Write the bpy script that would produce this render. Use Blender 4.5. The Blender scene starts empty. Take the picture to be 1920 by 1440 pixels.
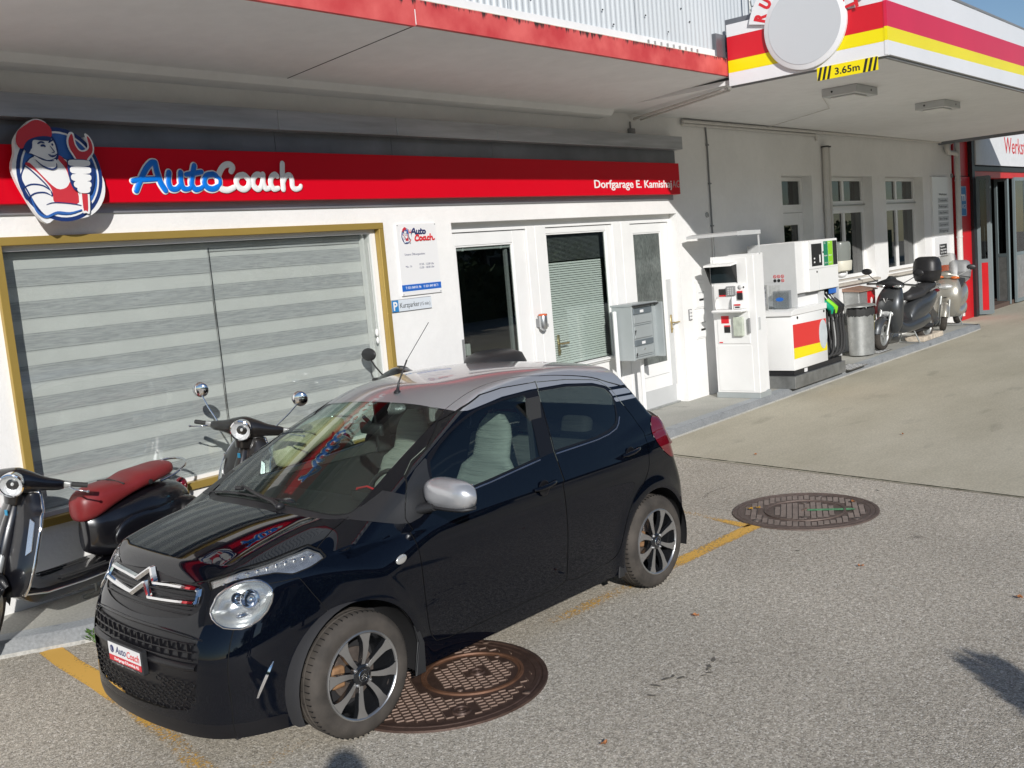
import bpy, bmesh, math, random
import numpy as np
from mathutils import Matrix, Vector
random.seed(7)
rad = math.radians
SC = bpy.context.scene
COL = SC.collection
# ------------------------------------------------------------- camera, world, sun, exposure
cam_d = bpy.data.cameras.new('camera'); cam = bpy.data.objects.new('camera', cam_d); COL.objects.link(cam)
SC.camera = cam
cam_d.sensor_width = 36.0; cam_d.lens = 36*1904.4/1920; cam_d.clip_end = 600; cam_d.clip_start = .05
YAW, PIT, ROL = .8576, .1211, -.0875
CAMPOS = Vector((-2.8585, -4.2805, 2.0936))
fw = Vector((math.sin(YAW)*math.cos(PIT), math.cos(YAW)*math.cos(PIT), -math.sin(PIT)))
r0 = Vector((math.cos(YAW), -math.sin(YAW), 0)); u0 = r0.cross(fw)
r1 = math.cos(ROL)*r0+math.sin(ROL)*u0; u1 = -math.sin(ROL)*r0+math.cos(ROL)*u0
Mc = Matrix.Identity(4)
for i in range(3):
    Mc[i][0] = r1[i]; Mc[i][1] = u1[i]; Mc[i][2] = -fw[i]; Mc[i][3] = CAMPOS[i]
cam.matrix_world = Mc
SC.render.resolution_x = 1024; SC.render.resolution_y = 768
TOSUN = Vector((-.80, -1.0, .555)).normalized()
world = bpy.data.worlds.new('World'); SC.world = world; world.use_nodes = True
wn = world.node_tree.nodes; wl = world.node_tree.links
sky = wn.new('ShaderNodeTexSky'); sky.sky_type = 'NISHITA'; sky.sun_disc = False
sky.sun_elevation = math.asin(TOSUN.z); sky.sun_rotation = math.atan2(TOSUN.x, TOSUN.y)
sky.altitude = 600; sky.air_density = 1.0; sky.dust_density = .2; sky.ozone_density = 3.0
wn['Background'].inputs[1].default_value = .072
wl.new(sky.outputs[0], wn['Background'].inputs[0])
sun_d = bpy.data.lights.new('sun', 'SUN'); sun_d.energy = 3.7; sun_d.angle = rad(.53); sun_d.color = (1, .968, .925)
sun = bpy.data.objects.new('sun', sun_d); COL.objects.link(sun)
sun.rotation_euler = TOSUN.to_track_quat('Z', 'Y').to_euler(); sun.location = (-10, -14, 20)
SC.view_settings.view_transform = 'Standard'; SC.view_settings.look = 'None'; SC.view_settings.exposure = .20; SC.view_settings.gamma = 1

# ------------------------------------------------------------- helpers
def ident(): return Matrix.Identity(4)
WC = {}
class MB:
    def __init__(s, M=None):
        s.bm = bmesh.new(); s.M = M or ident(); s.mi = 0
    def _add(s, vs, fs, smooth=False):
        nv = [s.bm.verts.new(s.M @ Vector(v)) for v in vs]
        out = []
        for f in fs:
            try:
                fc = s.bm.faces.new([nv[i] for i in f]); fc.material_index = s.mi; fc.smooth = smooth; out.append(fc)
            except ValueError: pass
        return nv, out
    def box(s, x0, x1, y0, y1, z0, z1, bev=0, seg=1):
        vs = [(x, y, z) for x in (x0, x1) for y in (y0, y1) for z in (z0, z1)]
        fs = [(0, 1, 3, 2), (4, 6, 7, 5), (0, 4, 5, 1), (2, 3, 7, 6), (0, 2, 6, 4), (1, 5, 7, 3)]
        nv, nf = s._add(vs, fs)
        if bev:
            es = list({e for f in nf for e in f.edges})
            r = bmesh.ops.bevel(s.bm, geom=es, offset=bev, segments=seg, affect='EDGES', profile=.5)
            for f in r['faces']: f.material_index = s.mi; f.smooth = seg > 1
        return s
    def rings(s, rings, closed=True, caps=True, smooth=True):
        n = len(rings[0]); vs = [p for r in rings for p in r]; fs = []
        for i in range(len(rings)-1):
            for j in range(n if closed else n-1):
                a, b = i*n+j, i*n+(j+1) % n
                fs.append((a, b, b+n, a+n))
        nv, nf = s._add(vs, fs, smooth)
        if caps and closed:
            for k, rev in ((0, True), (len(rings)-1, False)):
                c = nv[k*n:(k+1)*n]
                try:
                    f = s.bm.faces.new(c[::-1] if rev else c); f.material_index = s.mi
                except ValueError: pass
        return s
    def tube(s, pts, r, seg=8, caps=True, closed=False, flat=None):
        P = [Vector(p) for p in pts]; n = len(P); R = r if isinstance(r, (list, tuple)) else [r]*n
        rg = []; up = None
        for i in range(n):
            if closed: t = P[(i+1) % n]-P[i-1]
            else: t = P[min(i+1, n-1)]-P[max(i-1, 0)]
            if t.length < 1e-9: t = Vector((0, 0, 1))
            t.normalize()
            if up is None:
                up = Vector((0, 0, 1)) if abs(t.z) < .9 else Vector((1, 0, 0))
            a = (up-t*up.dot(t))
            if a.length < 1e-6: a = t.orthogonal()
            a.normalize(); up = a; b = t.cross(a)
            rg.append([P[i]+(a*math.cos(2*math.pi*k/seg)+b*math.sin(2*math.pi*k/seg))*R[i] for k in range(seg)])
        if closed: rg.append(rg[0])
        return s.rings(rg, caps=caps and not closed)
    def cyl(s, p0, p1, r0, r1=None, seg=20, caps=True):
        p0 = Vector(p0); p1 = Vector(p1); r1 = r0 if r1 is None else r1
        t = (p1-p0).normalized(); a = t.orthogonal().normalized(); b = t.cross(a)
        rg = [[p+(a*math.cos(2*math.pi*k/seg)+b*math.sin(2*math.pi*k/seg))*r for k in range(seg)] for p, r in ((p0, r0), (p1, r1))]
        return s.rings(rg, caps=caps)
    def lathe(s, prof, c, axis, seg=32, caps=False, arc=None):
        c = Vector(c); t = Vector(axis).normalized(); a = t.orthogonal().normalized(); b = t.cross(a)
        rg = [[c+t*h+(a*math.cos(2*math.pi*k/seg)+b*math.sin(2*math.pi*k/seg))*r for k in range(seg)] for r, h in prof]
        return s.rings(rg, caps=caps)
    def ell(s, c, rx, ry, rz, seg=20, rg=12, z0=-1., z1=1.):
        c = Vector(c); R = []
        for i in range(rg+1):
            t = math.asin(max(-1, min(1, z0+(z1-z0)*i/rg))) if False else (math.asin(z0)+(math.asin(z1)-math.asin(z0))*i/rg)
            k = max(math.cos(t), 1e-3)
            R.append([c+Vector((rx*k*math.cos(2*math.pi*j/seg), ry*k*math.sin(2*math.pi*j/seg), rz*math.sin(t))) for j in range(seg)])
        return s.rings(R)
    def prism(s, poly, ax, a, b, bev=0, seg=1):
        # poly: 2d points in the plane perpendicular to axis ax ('x': (y,z), 'y': (x,z), 'z': (x,y)); extruded a..b
        def mk(p, h):
            return {'x': (h, p[0], p[1]), 'y': (p[0], h, p[1]), 'z': (p[0], p[1], h)}[ax]
        n = len(poly); vs = [mk(p, a) for p in poly]+[mk(p, b) for p in poly]
        fs = [tuple(range(n))[::-1], tuple(range(n, 2*n))]+[(i, (i+1) % n, n+(i+1) % n, n+i) for i in range(n)]
        nv, nf = s._add(vs, fs)
        if bev:
            es = list({e for f in nf[:2] for e in f.edges})
            r = bmesh.ops.bevel(s.bm, geom=es, offset=bev, segments=seg, affect='EDGES', profile=.5)
            for f in r['faces']: f.material_index = s.mi
        bmesh.ops.recalc_face_normals(s.bm, faces=[f for f in nf if f.is_valid])
        return s
    def face(s, pts, smooth=False):
        s._add(pts, [tuple(range(len(pts)))], smooth); return s
    def build(s, name, mats, parent=None, smooth=None, recalc=False, keep=False):
        if recalc: bmesh.ops.recalc_face_normals(s.bm, faces=s.bm.faces[:])
        me = bpy.data.meshes.new(name); s.bm.to_mesh(me); s.bm.free()
        return link(me, name, mats, parent, smooth)
def link(me, name, mats, parent=None, smooth=None):
    for m in (mats if isinstance(mats, (list, tuple)) else [mats]): me.materials.append(m)
    if smooth is not None:
        me.shade_smooth(); me.set_sharp_from_angle(angle=rad(smooth))
    o = bpy.data.objects.new(name, me); COL.objects.link(o)
    if parent is not None: attach(o, parent)
    WC[o.name] = ident()
    return o
def attach(o, parent):
    o.parent = parent; o.matrix_parent_inverse = WC[parent.name].inverted()
def tag(o, label=None, cat=None, group=None, kind=None):
    if label: o['label'] = label
    if cat: o['category'] = cat
    if group: o['group'] = group
    if kind: o['kind'] = kind
    return o
def thing(name, label, cat, loc=(0, 0, 0), group=None):
    o = bpy.data.objects.new(name, None); COL.objects.link(o); o.location = loc; o.empty_display_size = .1
    WC[o.name] = Matrix.Translation(loc)
    return tag(o, label, cat, group)
def recenter(o):
    # put a top-level mesh's origin at its base centre
    me = o.data; n = len(me.vertices); co = np.empty(n*3); me.vertices.foreach_get('co', co); co = co.reshape(-1, 3)
    c = Vector(((co[:, 0].min()+co[:, 0].max())/2, (co[:, 1].min()+co[:, 1].max())/2, co[:, 2].min()))
    me.transform(Matrix.Translation(-c)); o.location = c; WC[o.name] = Matrix.Translation(c)
    return o
def place(root, M):
    # move a thing built in local coordinates (empty at origin)
    root.matrix_world = M

# ------------------------------------------------------------- materials
def newmat(name):
    m = bpy.data.materials.new(name); m.use_nodes = True
    nt = m.node_tree; b = nt.nodes['Principled BSDF']
    return m, nt, b
def mat(name, col, rough=.5, metal=0, spec=.5, var=None, bump=None, coat=0, stretch=(1, 1, 1), var2=None):
    """var=(scale, amount) mottles the colour; bump=(scale, strength, distance)"""
    m, nt, b = newmat(name); N = nt.nodes; L = nt.links
    b.inputs['Base Color'].default_value = (*col, 1); b.inputs['Roughness'].default_value = rough
    b.inputs['Metallic'].default_value = metal; b.inputs['Specular IOR Level'].default_value = spec
    if coat: b.inputs['Coat Weight'].default_value = coat; b.inputs['Coat Roughness'].default_value = .02
    if var or bump or var2:
        tc = N.new('ShaderNodeTexCoord'); mp = N.new('ShaderNodeMapping'); mp.inputs['Scale'].default_value = stretch
        L.new(tc.outputs['Object'], mp.inputs[0])
    src = None
    for vv in (var, var2):
        if not vv: continue
        nz = N.new('ShaderNodeTexNoise'); nz.inputs['Scale'].default_value = vv[0]; nz.inputs['Detail'].default_value = 6; nz.inputs['Roughness'].default_value = .6
        L.new(mp.outputs[0], nz.inputs[0])
        mr = N.new('ShaderNodeMapRange'); mr.inputs[1].default_value = .3; mr.inputs[2].default_value = .7
        mr.inputs[3].default_value = 1-vv[1]; mr.inputs[4].default_value = 1+vv[1]; L.new(nz.outputs[0], mr.inputs[0])
        mx = N.new('ShaderNodeMix'); mx.data_type = 'RGBA'; mx.blend_type = 'MULTIPLY'; mx.inputs[0].default_value = 1
        if src is None: mx.inputs[6].default_value = (*col, 1)
        else: L.new(src, mx.inputs[6])
        L.new(mr.outputs[0], mx.inputs[7]); src = mx.outputs[2]
    if src is not None: L.new(src, b.inputs['Base Color'])
    if bump:
        nz = N.new('ShaderNodeTexNoise'); nz.inputs['Scale'].default_value = bump[0]; nz.inputs['Detail'].default_value = 5
        L.new(mp.outputs[0], nz.inputs[0])
        bp = N.new('ShaderNodeBump'); bp.inputs['Strength'].default_value = bump[1]; bp.inputs['Distance'].default_value = bump[2] if len(bump) > 2 else .01
        L.new(nz.outputs[0], bp.inputs['Height']); L.new(bp.outputs[0], b.inputs['Normal'])
    return m
def glassmat(name, tint=(.6, .7, .66), refl=1.0, rough=0., base=.04, wavy=0):
    m, nt, b = newmat(name); N = nt.nodes; L = nt.links; N.remove(b)
    out = N['Material Output']
    tr = N.new('ShaderNodeBsdfTransparent'); tr.inputs[0].default_value = (*tint, 1)
    gl = N.new('ShaderNodeBsdfGlossy'); gl.inputs['Roughness'].default_value = rough; gl.inputs[0].default_value = (refl, refl, refl, 1)
    fr = N.new('ShaderNodeFresnel'); fr.inputs[0].default_value = 1.55
    if wavy:
        tc = N.new('ShaderNodeTexCoord'); nz = N.new('ShaderNodeTexNoise'); nz.inputs['Scale'].default_value = wavy
        bp = N.new('ShaderNodeBump'); bp.inputs['Strength'].default_value = .5; bp.inputs['Distance'].default_value = .01
        L.new(tc.outputs['Object'], nz.inputs[0]); L.new(nz.outputs[0], bp.inputs['Height']); L.new(bp.outputs[0], gl.inputs['Normal'])
    ge = N.new('ShaderNodeNewGeometry'); inv = N.new('ShaderNodeMath'); inv.operation = 'SUBTRACT'; inv.inputs[0].default_value = 1; L.new(ge.outputs['Backfacing'], inv.inputs[1])
    # the same reflectance from both sides of the pane
    lw = N.new('ShaderNodeLayerWeight'); lw.inputs[0].default_value = .5
    pw = N.new('ShaderNodeMath'); pw.operation = 'POWER'; pw.inputs[1].default_value = 4.5; L.new(lw.outputs['Facing'], pw.inputs[0])
    ml = N.new('ShaderNodeMath'); ml.operation = 'MULTIPLY_ADD'; ml.inputs[1].default_value = 1-base*2; ml.inputs[2].default_value = base*2
    L.new(pw.outputs[0], ml.inputs[0])
    N.remove(fr); N.remove(ge); N.remove(inv)
    mx = N.new('ShaderNodeMixShader'); L.new(ml.outputs[0], mx.inputs[0]); L.new(tr.outputs[0], mx.inputs[1]); L.new(gl.outputs[0], mx.inputs[2])
    L.new(mx.outputs[0], out.inputs[0])
    return m
M = {}
M['white'] = mat('white_paint', (.80, .80, .79), .55, var=(1.3, .03), bump=(60, .12, .004))
M['wall'] = mat('rendered_wall', (.80, .795, .78), .8, var=(.9, .06), var2=(14, .02), bump=(38, .35, .006))
M['soffit'] = mat('soffit_paint', (.80, .80, .80), .8, var=(.7, .05), var2=(6, .035), bump=(20, .2, .004))
M['frame_white'] = mat('white_lacquered_frame', (.80, .80, .79), .35, var=(3, .03))
M['red_sign'] = mat('red_sign_enamel', (.60, .0, .012), .45, spec=.2, var=(1.0, .03))
M['steel'] = mat('brushed_aluminium', (.42, .43, .45), .42, .7, var=(2, .12), stretch=(1, 1, 12), var2=(.8, .15))
M['steel_dark'] = mat('dark_anodised_panel', (.19, .20, .22), .4, .5, var=(2, .2))
M['galv'] = mat('galvanised_sheet', (.42, .43, .42), .45, .6, var=(9, .18), var2=(40, .08))
M['gold'] = mat('gold_anodised_aluminium', (.42, .29, .075), .38, .35, var=(3, .05), bump=(90, .05, .002))
M['black'] = mat('black_plastic', (.018, .018, .02), .45, bump=(160, .1, .002))
M['rubber'] = mat('rubber', (.03, .03, .03), .75, bump=(120, .2, .003))
M['chrome'] = mat('chrome', (.86, .86, .87), .06, 1)
M['grey'] = mat('grey_plastic', (.22, .225, .23), .5, var=(5, .06))
M['lgrey'] = mat('light_grey_paint', (.52, .53, .53), .5, var=(3, .05))
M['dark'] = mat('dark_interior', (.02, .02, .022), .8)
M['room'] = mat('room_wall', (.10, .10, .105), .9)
M['red'] = mat('red_paint', (.58, .008, .014), .4, var=(2, .08))
M['yellow'] = mat('yellow_paint', (.90, .74, .0), .45, var=(2, .03))
M['blue'] = mat('blue_paint', (.015, .13, .52), .4)
M['navy'] = mat('navy_paint', (.012, .035, .15), .4)
M['glass'] = glassmat('window_glass', (.86, .9, .88))
M['glass_obscure'] = mat('patterned_glass', (.10, .115, .108), .28, var=(5, .35), var2=(28, .45), stretch=(1.6, 1, .7), bump=(30, .6, .004))
M['wood'] = mat('weathered_wood', (.42, .25, .11), .8, var=(6, .25), stretch=(1, 1, .15), bump=(40, .4, .004))
M['brass'] = mat('worn_brass', (.48, .38, .2), .35, .8, var=(20, .1))

def text(s, parent, mt, name='lettering', x0=0, x1=1, z0=0, cap=.1, y=0, M4=None, depth=.002, shear=0, bold=0, spacing=1.0):
    """lettering standing in the local XZ plane facing -Y, fitted between x0 and x1, baseline z0, height of capitals cap"""
    cu = bpy.data.curves.new(name, 'FONT'); cu.body = s; cu.size = 1; cu.extrude = depth; cu.offset = bold; cu.shear = shear; cu.space_character = spacing
    cu.resolution_u = 3
    ob = bpy.data.objects.new(name, cu); COL.objects.link(ob)
    dg = bpy.context.evaluated_depsgraph_get(); dg.update()
    me = bpy.data.meshes.new_from_object(ob.evaluated_get(dg)); bpy.data.objects.remove(ob); bpy.data.curves.remove(cu)
    n = len(me.vertices); co = np.empty(n*3); me.vertices.foreach_get('co', co); co = co.reshape(-1, 3)
    a, b = co[:, 0].min(), co[:, 0].max()
    sx = (x1-x0)/(b-a); sz = cap/.70
    T = Matrix(((sx, 0, 0, x0-a*sx), (0, 0, -1, y), (0, sz, 0, z0), (0, 0, 0, 1)))
    me.transform((M4 or ident()) @ T)
    return link(me, name, mt, parent)
def brush(strokes, r, mt, name, parent, y, yr=.25, M4=None, slant=0):
    """thick hand-brushed strokes as flattened tubes in the XZ plane; strokes = lists of (x, z[, width])"""
    b = MB()
    for k, st in enumerate(strokes):
        P = smoothpath([(p[0]+slant*p[1], p[1]) for p in st], 5)
        W = np.interp(np.linspace(0, 1, len(P)), np.linspace(0, 1, len(st)), [p[2] if len(p) > 2 else 1 for p in st])
        rg = []
        for i, (px, pz) in enumerate(P):
            t = Vector(P[min(i+1, len(P)-1)])-Vector(P[max(i-1, 0)]); t = t.normalized() if t.length > 0 else Vector((1, 0))
            nx, nz = -t.y, t.x; rr = r*W[i]
            rg.append([(px+nx*rr*math.cos(a), y-math.sin(a)*r*yr-.0004*(k % 5), pz+nz*rr*math.cos(a)) for a in [2*math.pi*j/10 for j in range(10)]])
        # rounded ends
        def end(i, j):
            (ax, az), (bx, bz) = P[i], P[j]; d = Vector((ax-bx, az-bz)); d = d.normalized() if d.length > 0 else Vector((1, 0))
            rr = r*W[i]; out = []
            for q in (.5, .85, .99):
                out.append([(ax+d.x*rr*q-d.y*rr*math.sqrt(1-q*q)*math.cos(a), y-math.sin(a)*r*yr*math.sqrt(1-q*q)-.0004*(k % 5), az+d.y*rr*q+d.x*rr*math.sqrt(1-q*q)*math.cos(a)) for a in [2*math.pi*j2/10 for j2 in range(10)]])
            return out
        e0 = end(0, 1); e1 = end(len(P)-1, len(P)-2)
        e0 = [[rr2[(5-j) % 10] for j in range(10)] for rr2 in e0][::-1]
        b.rings(e0+rg+e1)
    if M4 is not None: b.bm.transform(M4)
    return b.build(name, mt, parent, smooth=60, recalc=True)
def smoothpath(P, k=6, closed=False):
    """Catmull-Rom through P"""
    P = [Vector(p) for p in P]; n = len(P); out = []
    for i in range(n if closed else n-1):
        p0 = P[(i-1) % n] if closed or i > 0 else P[0]; p1 = P[i]; p2 = P[(i+1) % n]; p3 = P[(i+2) % n] if closed or i < n-2 else P[-1]
        for j in range(k):
            t = j/k
            out.append(tuple(.5*((2*p1)+(p2-p0)*t+(2*p0-5*p1+4*p2-p3)*t*t+(3*p1-p0-3*p2+p3)*t**3)))
    if not closed: out.append(tuple(P[-1]))
    return out
OIL = [(1.454, -1.733, 0.022), (1.374, -1.754, 0.02), (1.335, -1.764, 0.012), (1.306, -1.791, 0.014), (1.184, -1.659, 0.016), (1.139, -1.644, 0.02), (1.184, -1.699, 0.018), (1.203, -1.708, 0.01), (1.266, -1.784, 0.012), (1.054, -1.643, 0.02), (0.949, -1.685, 0.018), (1.48, -1.853, 0.008), (3.315, -1.328, 0.015), (5.054, -1.214, 0.015)]
CRACKS = [[(4.076, -0.434), (4.079, -0.306), (4.196, -0.144), (4.355, -0.019), (4.575, 0.019), (4.73, -0.023)], [(2.383, -2.853), (2.336, -2.915), (2.241, -3.022)], [(4.567, 0.04), (4.298, -0.071), (4.144, -0.246)]]
# ============================================================= ground
def groundmat():
    m, nt, b = newmat('asphalt_aggregate'); N = nt.nodes; L = nt.links
    tc = N.new('ShaderNodeTexCoord')
    v = N.new('ShaderNodeTexVoronoi'); v.inputs['Scale'].default_value = 150; L.new(tc.outputs['Object'], v.inputs[0])
    hsv = N.new('ShaderNodeSeparateColor'); L.new(v.outputs['Color'], hsv.inputs[0])
    cr = N.new('ShaderNodeValToRGB'); L.new(hsv.outputs[0], cr.inputs[0])
    e = cr.color_ramp; e.elements[0].color = (.25, .226, .185, 1); e.elements[0].position = .0
    e.elements[1].color = (.72, .68, .60, 1); e.elements[1].position = 1
    for p, c in ((.25, (.37, .333, .272, 1)), (.6, (.475, .43, .355, 1)), (.86, (.57, .52, .435, 1)), (.95, (.66, .62, .555, 1))):
        q = e.elements.new(p); q.color = c
    n1 = N.new('ShaderNodeTexNoise'); n1.inputs['Scale'].default_value = .55; n1.inputs['Detail'].default_value = 7; L.new(tc.outputs['Object'], n1.inputs[0])
    m1 = N.new('ShaderNodeMapRange'); m1.inputs[1].default_value = .32; m1.inputs[2].default_value = .68; m1.inputs[3].default_value = .86; m1.inputs[4].default_value = 1.14; L.new(n1.outputs[0], m1.inputs[0])
    n2 = N.new('ShaderNodeTexNoise'); n2.inputs['Scale'].default_value = 38; n2.inputs['Detail'].default_value = 3; L.new(tc.outputs['Object'], n2.inputs[0])
    m2 = N.new('ShaderNodeMapRange'); m2.inputs[1].default_value = .3; m2.inputs[2].default_value = .7; m2.inputs[3].default_value = .78; m2.inputs[4].default_value = 1.22; L.new(n2.outputs[0], m2.inputs[0])
    # small dark oil drips
    v3 = N.new('ShaderNodeTexVoronoi'); v3.inputs['Scale'].default_value = 1.1; v3.inputs['Randomness'].default_value = 1; L.new(tc.outputs['Object'], v3.inputs[0])
    n3 = N.new('ShaderNodeTexNoise'); n3.inputs['Scale'].default_value = 14; L.new(tc.outputs['Object'], n3.inputs[0])
    ad = N.new('ShaderNodeMath'); ad.operation = 'MULTIPLY_ADD'; ad.inputs[1].default_value = .12; L.new(n3.outputs[0], ad.inputs[0]); L.new(v3.outputs['Distance'], ad.inputs[2])
    m3 = N.new('ShaderNodeMapRange'); m3.inputs[1].default_value = .075; m3.inputs[2].default_value = .12; m3.inputs[3].default_value = .62; m3.inputs[4].default_value = 1; L.new(ad.outputs[0], m3.inputs[0])
    p1 = N.new('ShaderNodeMath'); p1.operation = 'MULTIPLY'; L.new(m1.outputs[0], p1.inputs[0]); L.new(m2.outputs[0], p1.inputs[1])
    p2 = N.new('ShaderNodeMath'); p2.operation = 'MULTIPLY'; L.new(p1.outputs[0], p2.inputs[0]); L.new(m3.outputs[0], p2.inputs[1])
    mx = N.new('ShaderNodeMix'); mx.data_type = 'RGBA'; mx.blend_type = 'MULTIPLY'; mx.inputs[0].default_value = 1
    L.new(cr.outputs[0], mx.inputs[6]); L.new(p2.outputs[0], mx.inputs[7]); L.new(mx.outputs[2], b.inputs['Base Color'])
    b.inputs['Roughness'].default_value = .85; b.inputs['Specular IOR Level'].default_value = .25
    bp = N.new('ShaderNodeBump'); bp.inputs['Strength'].default_value = .55; bp.inputs['Distance'].default_value = .004
    L.new(v.outputs['Distance'], bp.inputs['Height']); bp.invert = True; L.new(bp.outputs[0], b.inputs['Normal'])
    return m
def concretemat(name, c0, c1, sc=1.2, stretch=(1, 1, 1), fine=60, dark=.7):
    m, nt, b = newmat(name); N = nt.nodes; L = nt.links
    tc = N.new('ShaderNodeTexCoord'); mp = N.new('ShaderNodeMapping'); mp.inputs['Scale'].default_value = stretch; L.new(tc.outputs['Object'], mp.inputs[0])
    n1 = N.new('ShaderNodeTexNoise'); n1.inputs['Scale'].default_value = sc; n1.inputs['Detail'].default_value = 9; n1.inputs['Roughness'].default_value = .68; L.new(mp.outputs[0], n1.inputs[0])
    cr = N.new('ShaderNodeValToRGB'); cr.color_ramp.elements[0].position = .3; cr.color_ramp.elements[1].position = .7
    cr.color_ramp.elements[0].color = (*c0, 1); cr.color_ramp.elements[1].color = (*c1, 1); L.new(n1.outputs[0], cr.inputs[0])
    n2 = N.new('ShaderNodeTexNoise'); n2.inputs['Scale'].default_value = fine; n2.inputs['Detail'].default_value = 4; L.new(tc.outputs['Object'], n2.inputs[0])
    m2 = N.new('ShaderNodeMapRange'); m2.inputs[1].default_value = .3; m2.inputs[2].default_value = .7; m2.inputs[3].default_value = .84; m2.inputs[4].default_value = 1.16; L.new(n2.outputs[0], m2.inputs[0])
    n3 = N.new('ShaderNodeTexNoise'); n3.inputs['Scale'].default_value = sc*2.7; n3.inputs['Detail'].default_value = 5; L.new(mp.outputs[0], n3.inputs[0])
    m3 = N.new('ShaderNodeMapRange'); m3.inputs[1].default_value = .62; m3.inputs[2].default_value = .72; m3.inputs[3].default_value = 1; m3.inputs[4].default_value = dark; L.new(n3.outputs[0], m3.inputs[0])
    pm = N.new('ShaderNodeMath'); pm.operation = 'MULTIPLY'; L.new(m2.outputs[0], pm.inputs[0]); L.new(m3.outputs[0], pm.inputs[1])
    mx = N.new('ShaderNodeMix'); mx.data_type = 'RGBA'; mx.blend_type = 'MULTIPLY'; mx.inputs[0].default_value = 1
    L.new(cr.outputs[0], mx.inputs[6]); L.new(pm.outputs[0], mx.inputs[7]); L.new(mx.outputs[2], b.inputs['Base Color'])
    b.inputs['Roughness'].default_value = .85; b.inputs['Specular IOR Level'].default_value = .3
    bp = N.new('ShaderNodeBump'); bp.inputs['Strength'].default_value = .3; bp.inputs['Distance'].default_value = .004
    L.new(n2.outputs[0], bp.inputs['Height']); L.new(bp.outputs[0], b.inputs['Normal'])
    return m
M['asphalt'] = groundmat()
M['concrete'] = concretemat('yard_concrete', (.43, .395, .30), (.55, .51, .405), .8, (.5, 1.3, 1), 60, .82)
M['pavement'] = concretemat('painted_pavement', (.36, .36, .325), (.46, .45, .41), 1.5)
M['kerb'] = concretemat('painted_kerb', (.32, .345, .36), (.42, .44, .45), 3)
M['kerb_edge'] = concretemat('kerb_edge', (.34, .33, .30), (.46, .45, .42), 4)
b = MB(); b.face([(-60, -90, 0), (140, -90, 0), (140, 60, 0), (-60, 60, 0)]); o = b.build('ground', M['asphalt']); tag(o, kind='structure')
b = MB(); b.face([(4.3, -8, .004), (60, -8, .004), (60, 8, .004), (6.15, 8, .004), (5.82, 1.62, .004), (5.74, 1.09, .004), (5.17, -2.27, .004)])
o = b.build('concrete_yard', M['concrete']); tag(o, kind='structure')
# joint between asphalt and concrete with dirt and moss in it
M['joint'] = mat('joint_dirt', (.055, .055, .03), .95, var=(30, .6))
b = MB(); pts = []
n = 150
for i in range(n+1):
    t = i/n; x = 5.88+(4.95-5.88)*t; y = 1.6+(-3.6-1.6)*t
    w = .003+.008*abs(math.sin(i*1.7)*math.sin(i*.37))+random.random()*.007
    pts.append((x, y, w))
for i in range(n):
    (x, y, w), (x2, y2, w2) = pts[i], pts[i+1]
    b.face([(x-w, y, .008), (x2-w2, y2, .008), (x2+w2, y2, .008), (x+w, y, .008)])
o = b.build('joint_gap', M['joint'], recalc=True); tag(o, kind='structure')
# pavement: raised slab with painted edge band
PH = .10
edge = [(-7, 3.0), (-2.2, 2.62), (-1.3, 2.36), (-.52, 1.96), (-.25, 1.80), (-.04, 1.70), (.35, 1.65), (1.2, 1.63), (6.5, 1.585), (12, 1.59), (17.2, 1.52), (17.75, 1.66), (18.05, 2.0), (18.3, 2.47)]
edge = smoothpath(edge, 4)
def off(poly, d):
    out = []
    for i, p in enumerate(poly):
        a = Vector(poly[max(i-1, 0)]); c = Vector(poly[min(i+1, len(poly)-1)]); t = (c-a).normalized(); out.append((p[0]-t.y*d, p[1]+t.x*d))
    return out
in1 = off(edge, .006); in2 = off(edge, .022); in3 = off(edge, .04); in4 = off(edge, .17)
b = MB()
n = len(edge)
Q4 = lambda: [(i, i+1, n+i+1, n+i) for i in range(n-1)]
b._add([(x, y, 0) for x, y in edge]+[(x, y, .022) for x, y in in1], Q4(), True)
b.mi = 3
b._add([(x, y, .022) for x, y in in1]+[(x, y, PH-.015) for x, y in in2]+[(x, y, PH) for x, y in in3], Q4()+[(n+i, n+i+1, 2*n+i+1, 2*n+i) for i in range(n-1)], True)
b.mi = 1
b._add([(x, y, PH) for x, y in in3]+[(x, y, PH) for x, y in in4], Q4())
b.mi = 2
b._add([(x, y, PH) for x, y in in4]+[(x, 4.0, PH) for x, y in in4], Q4())
o = b.build('pavement', [M['kerb_edge'], M['kerb'], M['pavement'], concretemat('darkened_kerb_face', (.20, .212, .22), (.27, .28, .285), 3)], recalc=True); tag(o, kind='structure')  # kerb face: kerb colour darkened to offset the sun falling on it
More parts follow.
